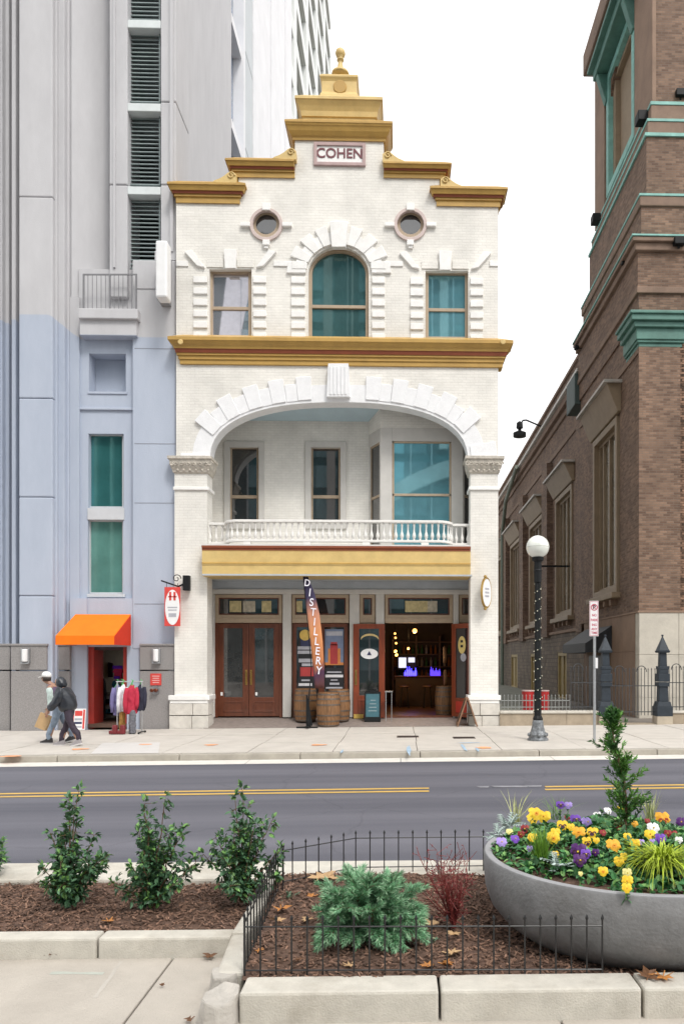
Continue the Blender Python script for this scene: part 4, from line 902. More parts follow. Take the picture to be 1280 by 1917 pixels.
# hanging sign on the left pier, flood lamp, oval sign on the right pier
y = YF-.25; c = P(330, 1095, y); t = thing('hanging_sign', 'red hanging sign with a white oval under a black iron arm at the left pier', 'sign', c)
yk = YF-.22; 
a_ = P(302, 1087, y-.6); b_ = P(345, 1099, YF-.03)
b_ = Vector((b_.x, YF-.03, b_.z))
MB().bar(P(302, 1087, y), P(334, 1098, y), .035, .04).bar(P(334, 1098, y), P(343, 1094, YF-.03), .035, .04).build('arm', blackiron, t)
p = P(331, 1083, y); MB().tube([(p.x+math.cos(s)*(.12-.012*s), y, p.z+math.sin(s)*(.12-.012*s)) for s in [i*.45 for i in range(18)]], .012, 6).build('scroll', blackiron, t)
red = M('sign red', (.62, .06, .05), .5, .08, 5)
brd = pbox('board', red, t, 308, 337.5, 1099, 1172, y-.02, y+.02, bevel=.006)
c = P(323, 1137, y-.03); MB().lathe([(.2, -.004), (.2, .004)], (0, 0, 0), 28, 'y').xf(Matrix.Translation((c.x, y-.024, c.z)) @ Matrix.Diagonal((.98, 1, 2.4, 1))).build('oval', whiteplastic, brd)
for a, b, c_, d, m_ in ((315, 331, 1116, 1118, red), (317, 321, 1108, 1124, red), (325, 329, 1108, 1124, red), (314, 332, 1136, 1138, cgry), (315, 331, 1141, 1143, cgry), (316, 330, 1148, 1155, cgry)): pbox('print', m_, brd, a, b, c_, d, y-.033, y-.027)
for px in (312, 333): q = P(px, 1099, y); MB().tube([(q.x, y, q.z), (q.x, y, q.z+.1)], .008, 5).build('hanger', blackiron, t)
t = thing('flood_lamp', 'black box flood lamp fixed to the left pier beside the hanging sign', 'lamp', P(348, 1091, YF-.1))
pbox('housing', blackiron, t, 342, 354.5, 1077, 1105, YF-.24, YF-.07, bevel=.012); pbox('mount', blackiron, t, 345, 351, 1085, 1098, YF-.075, YF-.02)
c = P(909, 1110, YF-.2); t = thing('oval_sign', 'white oval sign in a brass frame standing out from the right pier', 'sign', c)
mx = Matrix.Translation((c.x, YF-.26, c.z)) @ Matrix.Rotation(math.radians(48), 4, 'Z') @ Matrix.Diagonal((1, 1, 1.9, 1))
MB().lathe([(.2, -.03), (.2, .03)], (0, 0, 0), 26, 'y').xf(mx).build('face', whiteplastic, t)
MB().lathe([(.2, -.0305), (.212, -.034), (.224, -.028), (.224, .028), (.215, .036), (.2, .034), (.2, -.0305)], (0, 0, 0), 26, 'y').xf(mx).build('frame', brass, t)
for dz in (.42, -.42): MB().bar((c.x, YF-.26, c.z+dz), (c.x, YF-.02, c.z+dz), .05, .03).ball((c.x-.03, YF-.3, c.z+dz*1.05), .045, 8).build('bracket', brass, t)
mx = Matrix.Translation((c.x, YF-.26, c.z)) @ Matrix.Rotation(math.radians(48), 4, 'Z')
for k in range(3): MB().box(-.09, .09, -.036, -.031, -.12+k*.1, -.07+k*.1).xf(mx).build('print', cgry, t)
# ================================================================ the concrete tower at the left
YT = 21.55
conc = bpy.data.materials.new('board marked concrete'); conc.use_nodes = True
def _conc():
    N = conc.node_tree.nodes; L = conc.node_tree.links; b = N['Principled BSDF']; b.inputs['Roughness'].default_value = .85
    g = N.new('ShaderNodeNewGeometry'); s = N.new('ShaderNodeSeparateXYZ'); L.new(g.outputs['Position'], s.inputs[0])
    # bluish tint of the shaded lower part put into the colour, wavy top edge
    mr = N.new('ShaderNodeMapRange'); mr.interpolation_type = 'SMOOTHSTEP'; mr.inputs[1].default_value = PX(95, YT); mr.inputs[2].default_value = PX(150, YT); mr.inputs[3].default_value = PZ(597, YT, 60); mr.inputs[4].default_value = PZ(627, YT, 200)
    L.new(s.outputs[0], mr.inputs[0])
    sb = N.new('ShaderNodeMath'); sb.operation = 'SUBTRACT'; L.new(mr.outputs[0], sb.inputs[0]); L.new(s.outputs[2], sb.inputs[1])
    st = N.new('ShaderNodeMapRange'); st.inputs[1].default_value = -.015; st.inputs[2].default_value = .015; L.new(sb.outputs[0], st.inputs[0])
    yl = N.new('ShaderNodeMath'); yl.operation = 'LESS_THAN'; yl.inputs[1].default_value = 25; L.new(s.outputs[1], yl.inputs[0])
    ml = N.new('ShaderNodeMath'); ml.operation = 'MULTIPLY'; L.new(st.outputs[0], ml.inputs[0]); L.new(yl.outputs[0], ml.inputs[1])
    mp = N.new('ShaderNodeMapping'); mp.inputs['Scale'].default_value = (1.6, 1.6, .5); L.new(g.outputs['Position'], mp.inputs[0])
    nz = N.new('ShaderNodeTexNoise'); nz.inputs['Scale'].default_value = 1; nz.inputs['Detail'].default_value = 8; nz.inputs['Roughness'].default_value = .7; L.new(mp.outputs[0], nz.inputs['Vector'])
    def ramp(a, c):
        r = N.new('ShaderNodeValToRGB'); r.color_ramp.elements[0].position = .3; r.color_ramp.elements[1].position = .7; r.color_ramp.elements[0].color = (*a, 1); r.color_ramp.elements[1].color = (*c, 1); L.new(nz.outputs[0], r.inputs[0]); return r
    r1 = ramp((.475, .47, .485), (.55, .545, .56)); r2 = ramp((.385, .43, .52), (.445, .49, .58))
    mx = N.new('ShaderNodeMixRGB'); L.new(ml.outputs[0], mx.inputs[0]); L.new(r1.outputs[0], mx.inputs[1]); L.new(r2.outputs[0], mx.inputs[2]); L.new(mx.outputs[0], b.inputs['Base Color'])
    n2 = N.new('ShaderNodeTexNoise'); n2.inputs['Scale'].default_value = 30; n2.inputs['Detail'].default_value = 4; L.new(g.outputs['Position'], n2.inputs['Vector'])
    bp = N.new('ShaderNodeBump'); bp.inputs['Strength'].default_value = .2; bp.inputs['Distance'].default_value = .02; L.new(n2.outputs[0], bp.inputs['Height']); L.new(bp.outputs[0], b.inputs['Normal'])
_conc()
TW = thing('concrete_tower', 'tall grey concrete tower with fluted piers, louvres and a lavender shade tint on the lower part', 'building', (PX(160, YT), YT, 0))
ZT = 46
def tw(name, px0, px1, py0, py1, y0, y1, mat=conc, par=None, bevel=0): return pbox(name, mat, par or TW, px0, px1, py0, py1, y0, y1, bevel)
TOP = -1700
def pier(px0, px1, y0, joints, par=None, bot=1400):
    e = [TOP]+joints+[bot]
    for a, b in zip(e[:-1], e[1:]): tw('pier_panel', px0, px1, a+(.0 if a == TOP else 1.0), b, y0, YT+1.2, bevel=.03)
J1 = [-520, -120, 368, 745, 930, 1115]
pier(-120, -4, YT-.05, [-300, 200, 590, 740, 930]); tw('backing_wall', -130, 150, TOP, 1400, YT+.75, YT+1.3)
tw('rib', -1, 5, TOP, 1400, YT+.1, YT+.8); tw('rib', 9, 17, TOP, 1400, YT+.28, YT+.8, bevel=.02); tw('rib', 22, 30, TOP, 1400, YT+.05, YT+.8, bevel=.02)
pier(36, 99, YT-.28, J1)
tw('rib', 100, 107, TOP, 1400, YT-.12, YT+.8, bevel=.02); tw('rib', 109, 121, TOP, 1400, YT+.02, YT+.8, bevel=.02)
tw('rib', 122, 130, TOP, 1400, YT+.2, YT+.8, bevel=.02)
# slanted reveal, upper part
zr0, zr1 = PZ(556, YT), PZ(TOP, YT)
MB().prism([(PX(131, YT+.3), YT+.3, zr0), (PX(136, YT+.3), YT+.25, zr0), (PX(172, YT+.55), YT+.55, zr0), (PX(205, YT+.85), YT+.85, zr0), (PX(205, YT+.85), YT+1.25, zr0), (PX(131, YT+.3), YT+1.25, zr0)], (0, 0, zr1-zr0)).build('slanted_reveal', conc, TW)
for k in (142, 170): pass
for a, b in ((TOP, 345), (346.5, 556)): tw('wall_panel', 205, 239, a, b, YT+.15, YT+1.2, bevel=.03)
tw('rib', 212, 216, TOP, 500, YT+.1, YT+.2)
tw('louvre_back', 238, 302, TOP, 520, YT+1.3, YT+1.4, M('dark louvre shaft', (.02, .03, .03), .9))
for a, b in ((TOP, 190), (191.5, 345), (346.5, 487)): tw('wall_panel', 301, 329.5, a, b, YT+.15, YT+1.5, bevel=.03)
tw('rib', 318, 324, TOP, 470, YT+.08, YT+.2)
sill = M('pale louvre sill', (.62, .66, .66), .6, .06, 4); louv = M('grey green louvre slat', (.24, .29, .29), .5, .15, 6)
for r0, r1 in ((-330, -282), (-255, -118), (-90, 37), (52, 191), (208, 346), (364, 503)):
    lo = frame('louvre', louv, TW, 240, 300, r0, r1, 2.0, YT+.36, YT+.9)
    n = max(6, int((r1-r0)/7.6)); o = None
    z0, z1 = PZ(r1, YT+.4, 270), PZ(r0, YT+.4, 270); xa, xb = PX(241.5, YT+.4), PX(298.5, YT+.4)
    for k in range(n):
        z = z0+(z1-z0)*(k+.5)/n; d = (z1-z0)/n
        if o is None:
            o = MB().hexa([(xa, YT+.42, z-d*.42), (xb, YT+.42, z-d*.42), (xb, YT+.58, z+d*.05), (xa, YT+.58, z+d*.05), (xa, YT+.42, z-d*.18), (xb, YT+.42, z-d*.18), (xb, YT+.58, z+d*.29), (xa, YT+.58, z+d*.29)]).build('slat', louv, lo); zo = z
        else: rep(o, lo, loc=(0, 0, z-zo))
    tw('louvre_sill', 239, 301, r0-15, r0, YT+.16, YT+1.25, sill, bevel=.015)
# recess bay, lower part
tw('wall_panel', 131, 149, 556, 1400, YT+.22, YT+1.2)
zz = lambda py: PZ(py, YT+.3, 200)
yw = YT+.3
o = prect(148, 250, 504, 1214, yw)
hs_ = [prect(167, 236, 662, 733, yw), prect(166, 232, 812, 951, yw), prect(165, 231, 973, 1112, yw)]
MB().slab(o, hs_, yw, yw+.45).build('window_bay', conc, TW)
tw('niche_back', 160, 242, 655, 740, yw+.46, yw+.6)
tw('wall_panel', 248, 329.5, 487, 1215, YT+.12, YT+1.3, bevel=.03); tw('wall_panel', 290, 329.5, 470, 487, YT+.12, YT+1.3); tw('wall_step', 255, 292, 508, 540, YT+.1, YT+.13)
for py in (652, 830, 941, 1130): tw('panel_joint', 252, 329, py, py+1.2, YT+.115, YT+.121, M('concrete joint', (.25, .26, .30), .9))
lm = MATS['concrete joint']
tw('ledge', 149, 254, 763, 767, yw-.06, yw+.05, conc, bevel=.01)
tw('balcony_ledge', 147, 258, 577, 596, YT-.12, YT+.5, bevel=.02); tw('balcony_front', 149, 256, 596, 628, YT-.02, YT+.5, bevel=.02)
rl = thing('balcony_railing', 'thin grey steel railing on the small concrete ledge under the louvres', 'railing', P(205, 577, YT-.05))
yr = YT-.06
mb = MB(); q0, q1 = P(156, 514, yr), P(257, 514, yr); mb.bar(q0, q1, .03, .035); rst = M('dull railing steel', (.20, .20, .21), .5, .1, 9); mb.build('rail', rst, rl)
zb = PZ(576, YT-.12, 200)
first = None
for k in range(13):
    px = 157+k*8.2; x = PX(px, yr)
    if k in (0, 6, 12): MB().box(x-.02, x+.02, yr-.02, yr+.02, zb, q0.z).build('post', rst, rl)
    elif first is None: first = MB().box(x-.007, x+.007, yr-.007, yr+.007, zb, q0.z).build('bar', rst, rl); fx = x
    else: rep(first, rl, loc=(x-fx, 0, 0))
wf = M('pale aluminium frame', (.55, .56, .58), .4, .05, 5)
for (c_, d), g in (((812, 951), gdeep), ((973, 1112), ggreen)):
    w_ = frame('tower_window', wf, TW, 166, 232, c_, d, 3, yw+.12, yw+.3, bevel=.008); pbox('pane', g, w_, 169, 229, c_+3, d-3, yw+.2, yw+.21)
tw('spandrel', 164, 233, 951, 973, yw-.03, yw+.2, wf, bevel=.01); tw('sill', 163, 234, 1112, 1118, yw-.05, yw+.2, wf, bevel=.008)
tw('niche_sill', 165, 238, 733, 737, yw-.03, yw+.45, conc)
# door reveal and granite base
gran = M('grey speckled granite', (.27, .255, .25), .55, .3, 45, .15, 90, stain=.3, stcol=(.2, .19, .19))
for a, b, y0 in ((-130, 19, YT-.04), (21, 88, YT-.34), (89, 131, YT-.02), (262, 327, YT+.02)):
    for c_, d in ((1209, 1254), (1256.5, 1390)): tw('granite_block', a, b, c_, d, y0, YT+1, gran, bevel=.012)
    tw('granite_cap', a-1, b+1, 1205, 1209, y0-.03, YT+1, gran, bevel=.01)
tw('door_side', 131, 163, 1120, 1390, YT+.1, YT+1.2); tw('door_side', 238, 262, 1205, 1390, YT+.14, YT+1.2)
tw('door_lintel', 148, 250, 1120, 1211, YT+.16, YT+.7)
djam = M('deep red door frame', (.34, .03, .02), .5, .15, 4)
tw('door_jamb', 163, 176, 1211, 1364, YT+.2, YT+.9, djam, bevel=.01); tw('door_jamb', 231, 238, 1211, 1364, YT+.2, YT+.9, djam, bevel=.01); tw('door_head', 176, 231, 1211, 1217, YT+.25, YT+.9, M('dark door head', (.05, .02, .02), .6))
for x, s in ((163, -1), (239, 1)):
    tw('shop_wall', x-8 if s < 0 else x, x if s < 0 else x+8, 1205, 1380, YT+1.0, YT+4.5, M('cream shop wall', (.42, .34, .22), .7))
tw('shop_wall', 150, 250, 1195, 1380, YT+4.5, YT+4.6, MATS['cream shop wall']); tw('shop_ceiling', 150, 250, 1200, 1206, YT+.9, YT+4.5, MATS['cream shop wall'])
tw('shop_floor', 150, 250, 1355, 1362, YT+.16, YT+4.5, M('brown shop floor', (.12, .07, .05), .6))
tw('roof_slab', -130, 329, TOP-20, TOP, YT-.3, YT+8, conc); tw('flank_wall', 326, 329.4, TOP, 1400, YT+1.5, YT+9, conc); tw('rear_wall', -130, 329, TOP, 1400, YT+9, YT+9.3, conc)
# clothes and shelves seen through the shop door
for i, (px0, px1, py0, py1, y, c_, nm, lb) in enumerate([(179, 197, 1268, 1350, YT+1.6, (.015, .015, .02), 'hanging_coat', 'long black coat hanging inside the shop under the orange awning'), (189, 212, 1240, 1268, YT+2.6, (.05, .012, .03), 'hanging_shirt', 'dark maroon shirt on the back wall of the shop under the awning'), (212, 229, 1250, 1270, YT+1.2, (.55, .03, .12), 'folded_shirt', 'bright red and violet top hung inside the right jamb of the shop door'), (210, 222, 1274, 1295, YT+1.5, (.02, .14, .20), 'hanging_shirt', 'teal top hanging below the red top inside the shop door')]):
    c = P((px0+px1)/2, py1, y); t = thing(nm, lb, 'clothing', c); cm = M('cloth %d' % i, c_, .85, .2, 9, .4, 14)
    a, b = PX(px0, y), PX(px1, y); z0, z1 = PZ(py1, y, px0), PZ(py0, y, px0); w_ = b-a; h_ = z1-z0
    MB().prism([(a+w_*.08, y, z0), (b-w_*.08, y, z0), (b-w_*.12, y, z0+h_*.62), (b, y, z0+h_*.5), (b+w_*.05, y, z0+h_*.62), (b-w_*.12, y, z1-h_*.05), (a+w_*.6, y, z1), (a+w_*.4, y, z1), (a+w_*.12, y, z1-h_*.05), (a-w_*.05, y, z0+h_*.62), (a, y, z0+h_*.5), (a+w_*.12, y, z0+h_*.62)], (0, .12, 0)).build('cloth', cm, t, bevel=.02)
    MB().tube([(a+w_*.5, y+.06, z1-.02), (a+w_*.5, y+.06, z1+.1)], .008, 5).build('hook', steel, t)
t = thing('violet_band', 'violet stripe scarf over the red top inside the shop door', 'scarf', P(220, 1250, YT+1.15)); pbox('cloth', M('violet cloth', (.12, .02, .55), .8), t, 211, 229, 1246, 1252, YT+1.13, YT+1.19, bevel=.01); pbox('fringe', MATS['violet cloth'], t, 213, 224, 1266, 1271, YT+1.13, YT+1.19, bevel=.01)
t = thing('shop_shelf', 'brown shelf with folded stacks low in the shop doorway', 'shelf', P(210, 1350, YT+2.2)); sh = M('brown shelf wood', (.16, .09, .045), .6)
for py in (1300, 1318, 1337, 1352): pbox('board', sh, t, 196, 230, py, py+2, YT+2.1, YT+2.6)
pbox('side', sh, t, 195, 197, 1296, 1356, YT+2.1, YT+2.6); pbox('side', sh, t, 229, 231, 1296, 1356, YT+2.1, YT+2.6)
for i in range(6): pbox('folded_cloth', M('cloth %d' % (i % 4), (.3, .1, .1)), t, 198+(i % 3)*10, 206+(i % 3)*10, (1309, 1328)[i//3], (1317, 1336)[i//3], YT+2.12, YT+2.5, bevel=.01)
# awning
aw_ = thing('awning', 'bright orange fabric awning over the small shop door', 'awning', P(190, 1180, YT))
ora = M('orange awning canvas', (.85, .175, .002), .95, .08, 3, .1, 60); orr = M('orange red awning canvas', (.60, .03, .004), .95, .08, 3, .1, 60)
yb0, yf0 = YT+.08, YT-1.15
a = P(142, 1150, yb0); b = P(245, 1150, yb0); zlo = PZ(1190, yf0, 160); zv = PZ(1207, yf0, 160)
zbk = zv
x0, x1 = a.x, b.x
MB().hexa([(x0, yf0, zlo-.02), (x1, yf0, zlo-.02), (x1, yb0, a.z-.02), (x0, yb0, a.z-.02), (x0, yf0, zlo), (x1, yf0, zlo), (x1, yb0, a.z), (x0, yb0, a.z)]).build('canopy', ora, aw_)
MB().box(x0, x1, yf0-.012, yf0, zv, zlo).build('valance', ora, aw_)
for x in (x0, x1): MB().prism([(x-.01, yf0, zv), (x-.01, yf0, zlo-.022), (x-.01, yb0, a.z-.022), (x-.01, yb0, zv)], (.02, 0, 0)).build('side_panel', orr, aw_)
for x in (x0+.03, x1-.03, (x0+x1)/2): MB().bar((x, yf0+.03, zv+.02), (x, yb0, zv+.02), .02, .02).build('strut', steel, aw_)
# wall lamps, red panel, blade light
for px, lb in ((47, 'white and steel wall lamp on the granite to the left of the orange awning'), (292, 'white and steel wall lamp on the granite to the right of the orange awning')):
    y = YT-.34 if px < 100 else YT+.02; t = thing('wall_lamp', lb, 'wall lamp', P(px, 1227, y), 'wall lamps on the granite base')
    c = P(px, 1227, y-.1); MB().lathe([(.065, -.17), (.075, -.15), (.075, .15), (.065, .17)], c, 14).build('diffuser', whiteplastic, t, smooth=False)
    MB().box(c.x-.11, c.x-.08, y-.10, y, c.z-.19, c.z+.19).box(c.x+.08, c.x+.11, y-.10, y, c.z-.19, c.z+.19).box(c.x-.11, c.x+.11, y-.13, y, c.z-.23, c.z-.19).build('bracket', steel, t, bevel=.008)
t = thing('fire_sign', 'small red fire connection plate on the granite right of the shop door', 'sign', P(292, 1272, YT)); pbox('plate', red, t, 281.5, 302, 1261, 1283, YT-.01, YT+.018, bevel=.005)
for k in range(4): pbox('print', M('pink print', (.7, .4, .38), .6), t, 285+k % 2, 299-k % 2, 1265+k*4, 1266.6+k*4, YT-.014, YT-.009)
t = thing('hose_inlet', 'dark brass hose inlet under the red plate', 'hose inlet', P(291, 1292, YT)); c = P(291, 1292, YT)
for s in (-1, 1): MB().lathe([(.035, -.16), (.05, -.15), (.05, -.1), (.035, -.09), (.035, .02)], (c.x+s*.055, YT, c.z), 12, 'y').build('cap', M('dark red brass', (.14, .04, .02), .4, metal=.5), t)
MB().lathe([(.12, -.02), (.12, .02)], (c.x, YT+.0, c.z), 16, 'y').build('flange', steel, t)
t = thing('blade_light', 'tall white light box on the tower beside the gabled building', 'light box', P(302, 503, YT-.2))
pbox('diffuser', whiteplastic, t, 291, 313, 449, 556, YT-.75, YT-.35, bevel=.05); pbox('mount', M('grey mount', (.3, .3, .31), .5), t, 294, 312, 470, 560, YT-.34, YT+.13)
t = thing('leaning_sign', 'white notice board with red and blue print leaning by the people', 'sign board', P(146, 1362, YT-.1))
mx = Matrix.Translation((PX(146, YT-.25), YT-.25, pavez(-9)+.01)) @ Matrix.Rotation(-.15, 4, 'X')
MB().box(-.19, .19, 0, .02, 0, .58).xf(mx).build('board', whiteplastic, t, bevel=.004)
for a, b, c_, d, m_ in ((-.17, -.12, .03, .55, red), (.12, .17, .03, .55, red), (-.1, .1, .38, .52, red), (-.1, .1, .26, .32, cgry), (-.1, .1, .16, .22, cnav), (-.1, .1, .06, .11, cgry)): MB().box(a, b, -.004, .0, c_, d).xf(mx).build('print', m_, t)

# ================================================================ towers behind
YR = 33.5; RT = thing('white_tower', 'tall white and grey ribbed tower block rising behind the gabled building', 'building', (PX(370, YR), YR, 0))
rconc = M('grey tower panel', (.56, .545, .555), .8, .08, .8); rwhite = M('white tower panel', (.74, .74, .76), .7, .06, .8); rgrey = M('pale grey tower panel', (.52, .55, .57), .7, .05, .8); rgl = glass('slate blue', (.16, .22, .32), ior=1.7)
ZR = 75
for a, b, y0, m_ in ((250, 333, YR+.1, rconc), (334, 386, YR, rconc), (387, 391, YR+.15, rconc), (392, 403, YR-.05, rwhite), (403, 410, YR, rwhite)):
    bx('wall_strip', m_, RT, PX(a, YR), PX(b, YR), y0, YR+1.5, -1, ZR)
XS = PX(410, YR)
bx('core', rconc, RT, PX(250, YR), XS-.6, YR+1.5, YX(541, XS), -1, ZR)
def side(name, a, b, m_, dx=0, z0=-1, z1=ZR): return bx(name, m_, RT, XS-.6, XS+dx, YX(a, XS), YX(b, XS)-.03, z0, z1)
side('wall_strip', 410.3, 433, rwhite); wz = side('window_strip', 433, 452, rgl, -.4)
side('wall_strip', 452, 455, rwhite, .12); side('grey_strip', 455.2, 474, rgrey, -.02); side('wall_strip', 474, 504, rwhite, .05); side('dark_joint', 504, 508, rgrey, -.45); side('wall_strip', 508, 532, rwhite, .02); side('dark_joint', 532, 535, rgrey, -.3); side('wall_strip', 535, 546, rwhite)
ym = (YX(433, XS)+YX(452, XS))/2
for k in range(14):
    zc_ = 2+k*3.6*1.35
    bx('spandrel', rwhite, RT, XS-.45, XS+.02, YX(433.5, XS), YX(451.5, XS), zc_, zc_+.42)
    bx('panel_joint', M('tower joint', (.3, .31, .33), .8), RT, XS-.03, XS-.012, YX(455.5, XS), YX(473.5, XS), zc_+1.2, zc_+1.28)
BT = thing('bay_tower', 'far white tower with rows of slanting green windows behind the gable', 'building', (-9, 62, 0))
XB_ = PX(527, 62); bgl = glass('olive green', (.09, .12, .09), ior=1.45, var=.2); bw = M('bay tower white', (.72, .74, .73), .7, .06, .5)
y0b, y1b = YX(524, XB_), YX(620, XB_)
bx('core', bw, BT, XB_-16, XB_-1.2, y0b, y1b, -1, 84)
ncol = 5; cw = (y1b-y0b)/ncol; fh = 4.4
fin = None; pn = None; sl = None
for k in range(ncol+1): bx('fin', bw, BT, XB_-1.2, XB_, y0b+k*cw-.9 if k else y0b, y0b+k*cw+.9 if k < ncol else y1b, 20, 84)
for j in range(7, 21):
    z = j*fh
    bx('floor_band', bw, BT, XB_-1.2, XB_-.05, y0b, y1b, z, z+1.4)
    for k in range(ncol):
        if pn is None: pn = bx('pane', bgl, BT, XB_-1.2, XB_-.45, y0b+.92, y0b+cw-.92, z+1.41, z+fh-.01); pz0 = z
        else: rep(pn, BT, loc=(0, k*cw, z-pz0))
# glass block across the street: it is what the windows reflect
OT = thing('glass_block', 'blue green glass office block across the street mirrored in the windows', 'building', (0, -30, 0))
ogl = M('curtain wall glass', (.16, .27, .30), .25, .3, .4, ior=1.4, island=.85); omu = M('pale mullion', (.55, .58, .6), .5)
bx('core', M('teal spandrel panel', (.03, .14, .16), .4, .2, .3), OT, -15, 18, -45, -30.2, -.5, 42)
for k in range(17): bx('mullion', omu, OT, -15+k*2-.06, -15+k*2+.06, -30.2, -29.95, -.5, 42)
for k in range(14): [ (lambda mb: [mb.box(-15+i*2.2+.05, -15+i*2.2+2.15, -30.2, -30.1, k*3+.7, k*3+2.9) for i in range(15)] and mb.build('pane_row', ogl, OT))(MB()) ]
bx('unseen_dark_wing', M('added dark wing', (.03, .06, .065), .3, .4, .2), OT, -36, -15.1, -45, -31, -.5, 44)  # unseen wing, added for the left windows to mirror
MB().prism([(-17.6, -30, 28), (-15.9, -30, 28), (-14.2, -30, 36.5), (-14.4, -30, 39), (-16.0, -30, 41), (-16.6, -30, 36)], (0, -.8, 0)).build('unseen_white_fin', M('added white fin', (.8, .8, .82), .5), OT)  # unseen fin, added as the white shape mirrored in the upper left window

pcn = M('added pale concrete', (.55, .54, .52), .8, .1, .5)  # unseen piers and beam, added to break up the window reflections
for a, b, z0, z1 in ((-7.2, -6.4, 0, 42), (-4.6, -4.45, 0, 42), (3.7, 4.5, 22, 42), (-28.9, -28.5, 0, 44), (-27.2, -27.0, 0, 44), (-25.5, -24, 0, 44)): bx('unseen_pale_pier', pcn, OT, a, b, -29.94, -29.4, z0, z1)
for k in range(10):
    t0, t1 = k/10, (k+1)/10; f_ = lambda t: (-3+11*t, 15.2+4.2*math.sin(PI*t*.55))
    (a, za), (b, zb_) = f_(t0), f_(t1); MB().hexa([(a, -29.3, za), (b, -29.3, zb_), (b, -28.6, zb_), (a, -28.6, za), (a, -29.3, za+1.6), (b, -29.3, zb_+1.6), (b, -28.6, zb_+1.6), (a, -28.6, za+1.6)]).build('unseen_pale_beam', pcn, OT)  # unseen beam, added as the pale band mirrored in the bay
# ================================================================ the brick church at the right
YC = 24.0; XC = PX(1197, YC)
CH = thing('brick_church', 'dark red brick church with a stepped corner tower, green copper flashings and tall tan windows', 'building', (XC, YC, 0))
def sy(px, x=XC): return YX(px, x)
def sz(px, py, x=XC): return P(px, py, sy(px, x)).z
YE2 = sy(1086); XR = XC+9
zA = sz(1190, 462); zplin = PZ(1146, YC, 1197)
# tower base stage
def holed_side(name, mat, x, y0, y1, z0, z1, holes, th=.4):
    mb = MB(); mb.slab([(y0, z0), (y1, z0), (y1, z1), (y0, z1)], [[(a, c), (b, c), (b, d), (a, d)] for a, b, c, d in holes], 0, th)
    mb.v = [Vector((x+v.y, v.x, v.z)) for v in mb.v]; return mb.build(name, mat, CH)
w1a, w1b = sy(1159), sy(1111); w1z0, w1z1 = sz(1159, 1111), sz(1160, 772)
holed_side('tower_side_wall', chbrick, XC, YC+.42, YE2, zplin, zA-.4, [(w1a, w1b, w1z0, w1z1)])
bx('tower_front_wall', chbrick, CH, XC, XR, YC, YC+.4, zplin+.01, zA-.4)
bx('tower_core', chbrick, CH, XC+.6, XR, YC+.42, YE2, -1, zA-.45)
# front bricks one by one, joined
mb = MB(); r = random.Random(3); zrow = zplin+.02; k = 0
while zrow < zA-.5:
    x = XC+(.11 if k % 2 else 0)
    while x < XC+8.8:
        if x+.21 > XC: mb.box(max(x, XC)+.004, x+.206, YC-.012-r.uniform(0, .016), YC, zrow+.004, zrow+.066)
        x += .22
    zrow += .075; k += 1
brk = M('loose coloured bricks', (.17, .10, .066), .85, .35, 3, .5, 40, island=.7); mb.build('front_bricks', brk, CH, kind='stuff')
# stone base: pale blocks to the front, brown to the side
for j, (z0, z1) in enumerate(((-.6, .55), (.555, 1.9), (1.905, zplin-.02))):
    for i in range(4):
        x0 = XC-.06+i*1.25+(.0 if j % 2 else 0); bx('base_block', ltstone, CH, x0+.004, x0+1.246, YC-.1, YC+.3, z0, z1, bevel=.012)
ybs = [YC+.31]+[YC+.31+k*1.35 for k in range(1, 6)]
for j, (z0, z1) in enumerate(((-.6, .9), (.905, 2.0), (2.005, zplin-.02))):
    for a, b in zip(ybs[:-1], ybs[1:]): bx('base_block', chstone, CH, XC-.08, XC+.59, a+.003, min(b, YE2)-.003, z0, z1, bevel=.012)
bx('water_table', chstone, CH, XC-.10, XR, YC-.12, YE2, zplin-.02, zplin+.04)
# entablature, cornices and flashings
def ring(name, mat, s0, z0, z1, y1=YE2, bev=0, mb=None): return bx(name, mat, CH, XC+s0, XR, YC+s0, y1, z0, z1, bevel=bev)
ent = M('brown stone cornice', (.22, .15, .11), .85, .2, 2, .3, 30)
ring('frieze', chbrick, -.06, zA-2.35, zA-1.7); ring('frieze_band', ent, -.14, zA-1.7, zA-1.5, bev=.02); ring('frieze', chbrick, -.10, zA-1.5, zA-.42)
ring('cornice', ent, -.22, zA-.42, zA-.18, bev=.03); ring('cornice', ent, -.32, zA-.18, zA-.05, bev=.02); ring('flashing', copperlt, -.35, zA-.035, zA+.015)
z2 = P(1205, 371, YC+.2).z; z3a = P(1212, 252, YC+.35).z; z3b = P(1219, 230, YC+.55).z; z3 = P(1224, 198, YC+.68).z
ring('stage_wall', chbrick, .06, zA+.02, z2-.35, YE2-.2); ring('cornice', ent, .0, z2-.35, z2-.04, YE2-.1, .03); ring('flashing', copperlt, -.02, z2-.04, z2+.03, YE2-.1)
ring('stage_wall', chbrick, .30, z2+.03, z3a-.1, YE2-.3); ring('flashing', copperlt, .24, z3a-.1, z3a, YE2-.3); ring('cornice', ent, .36, z3a, z3b-.08, YE2-.4, .02); ring('flashing', copperlt, .34, z3b-.08, z3b, YE2-.4)
ring('cornice', ent, .52, z3b, z3-.08, YE2-.4, .02); ring('flashing', copperlt, .5, z3-.08, z3+.02, YE2-.4)
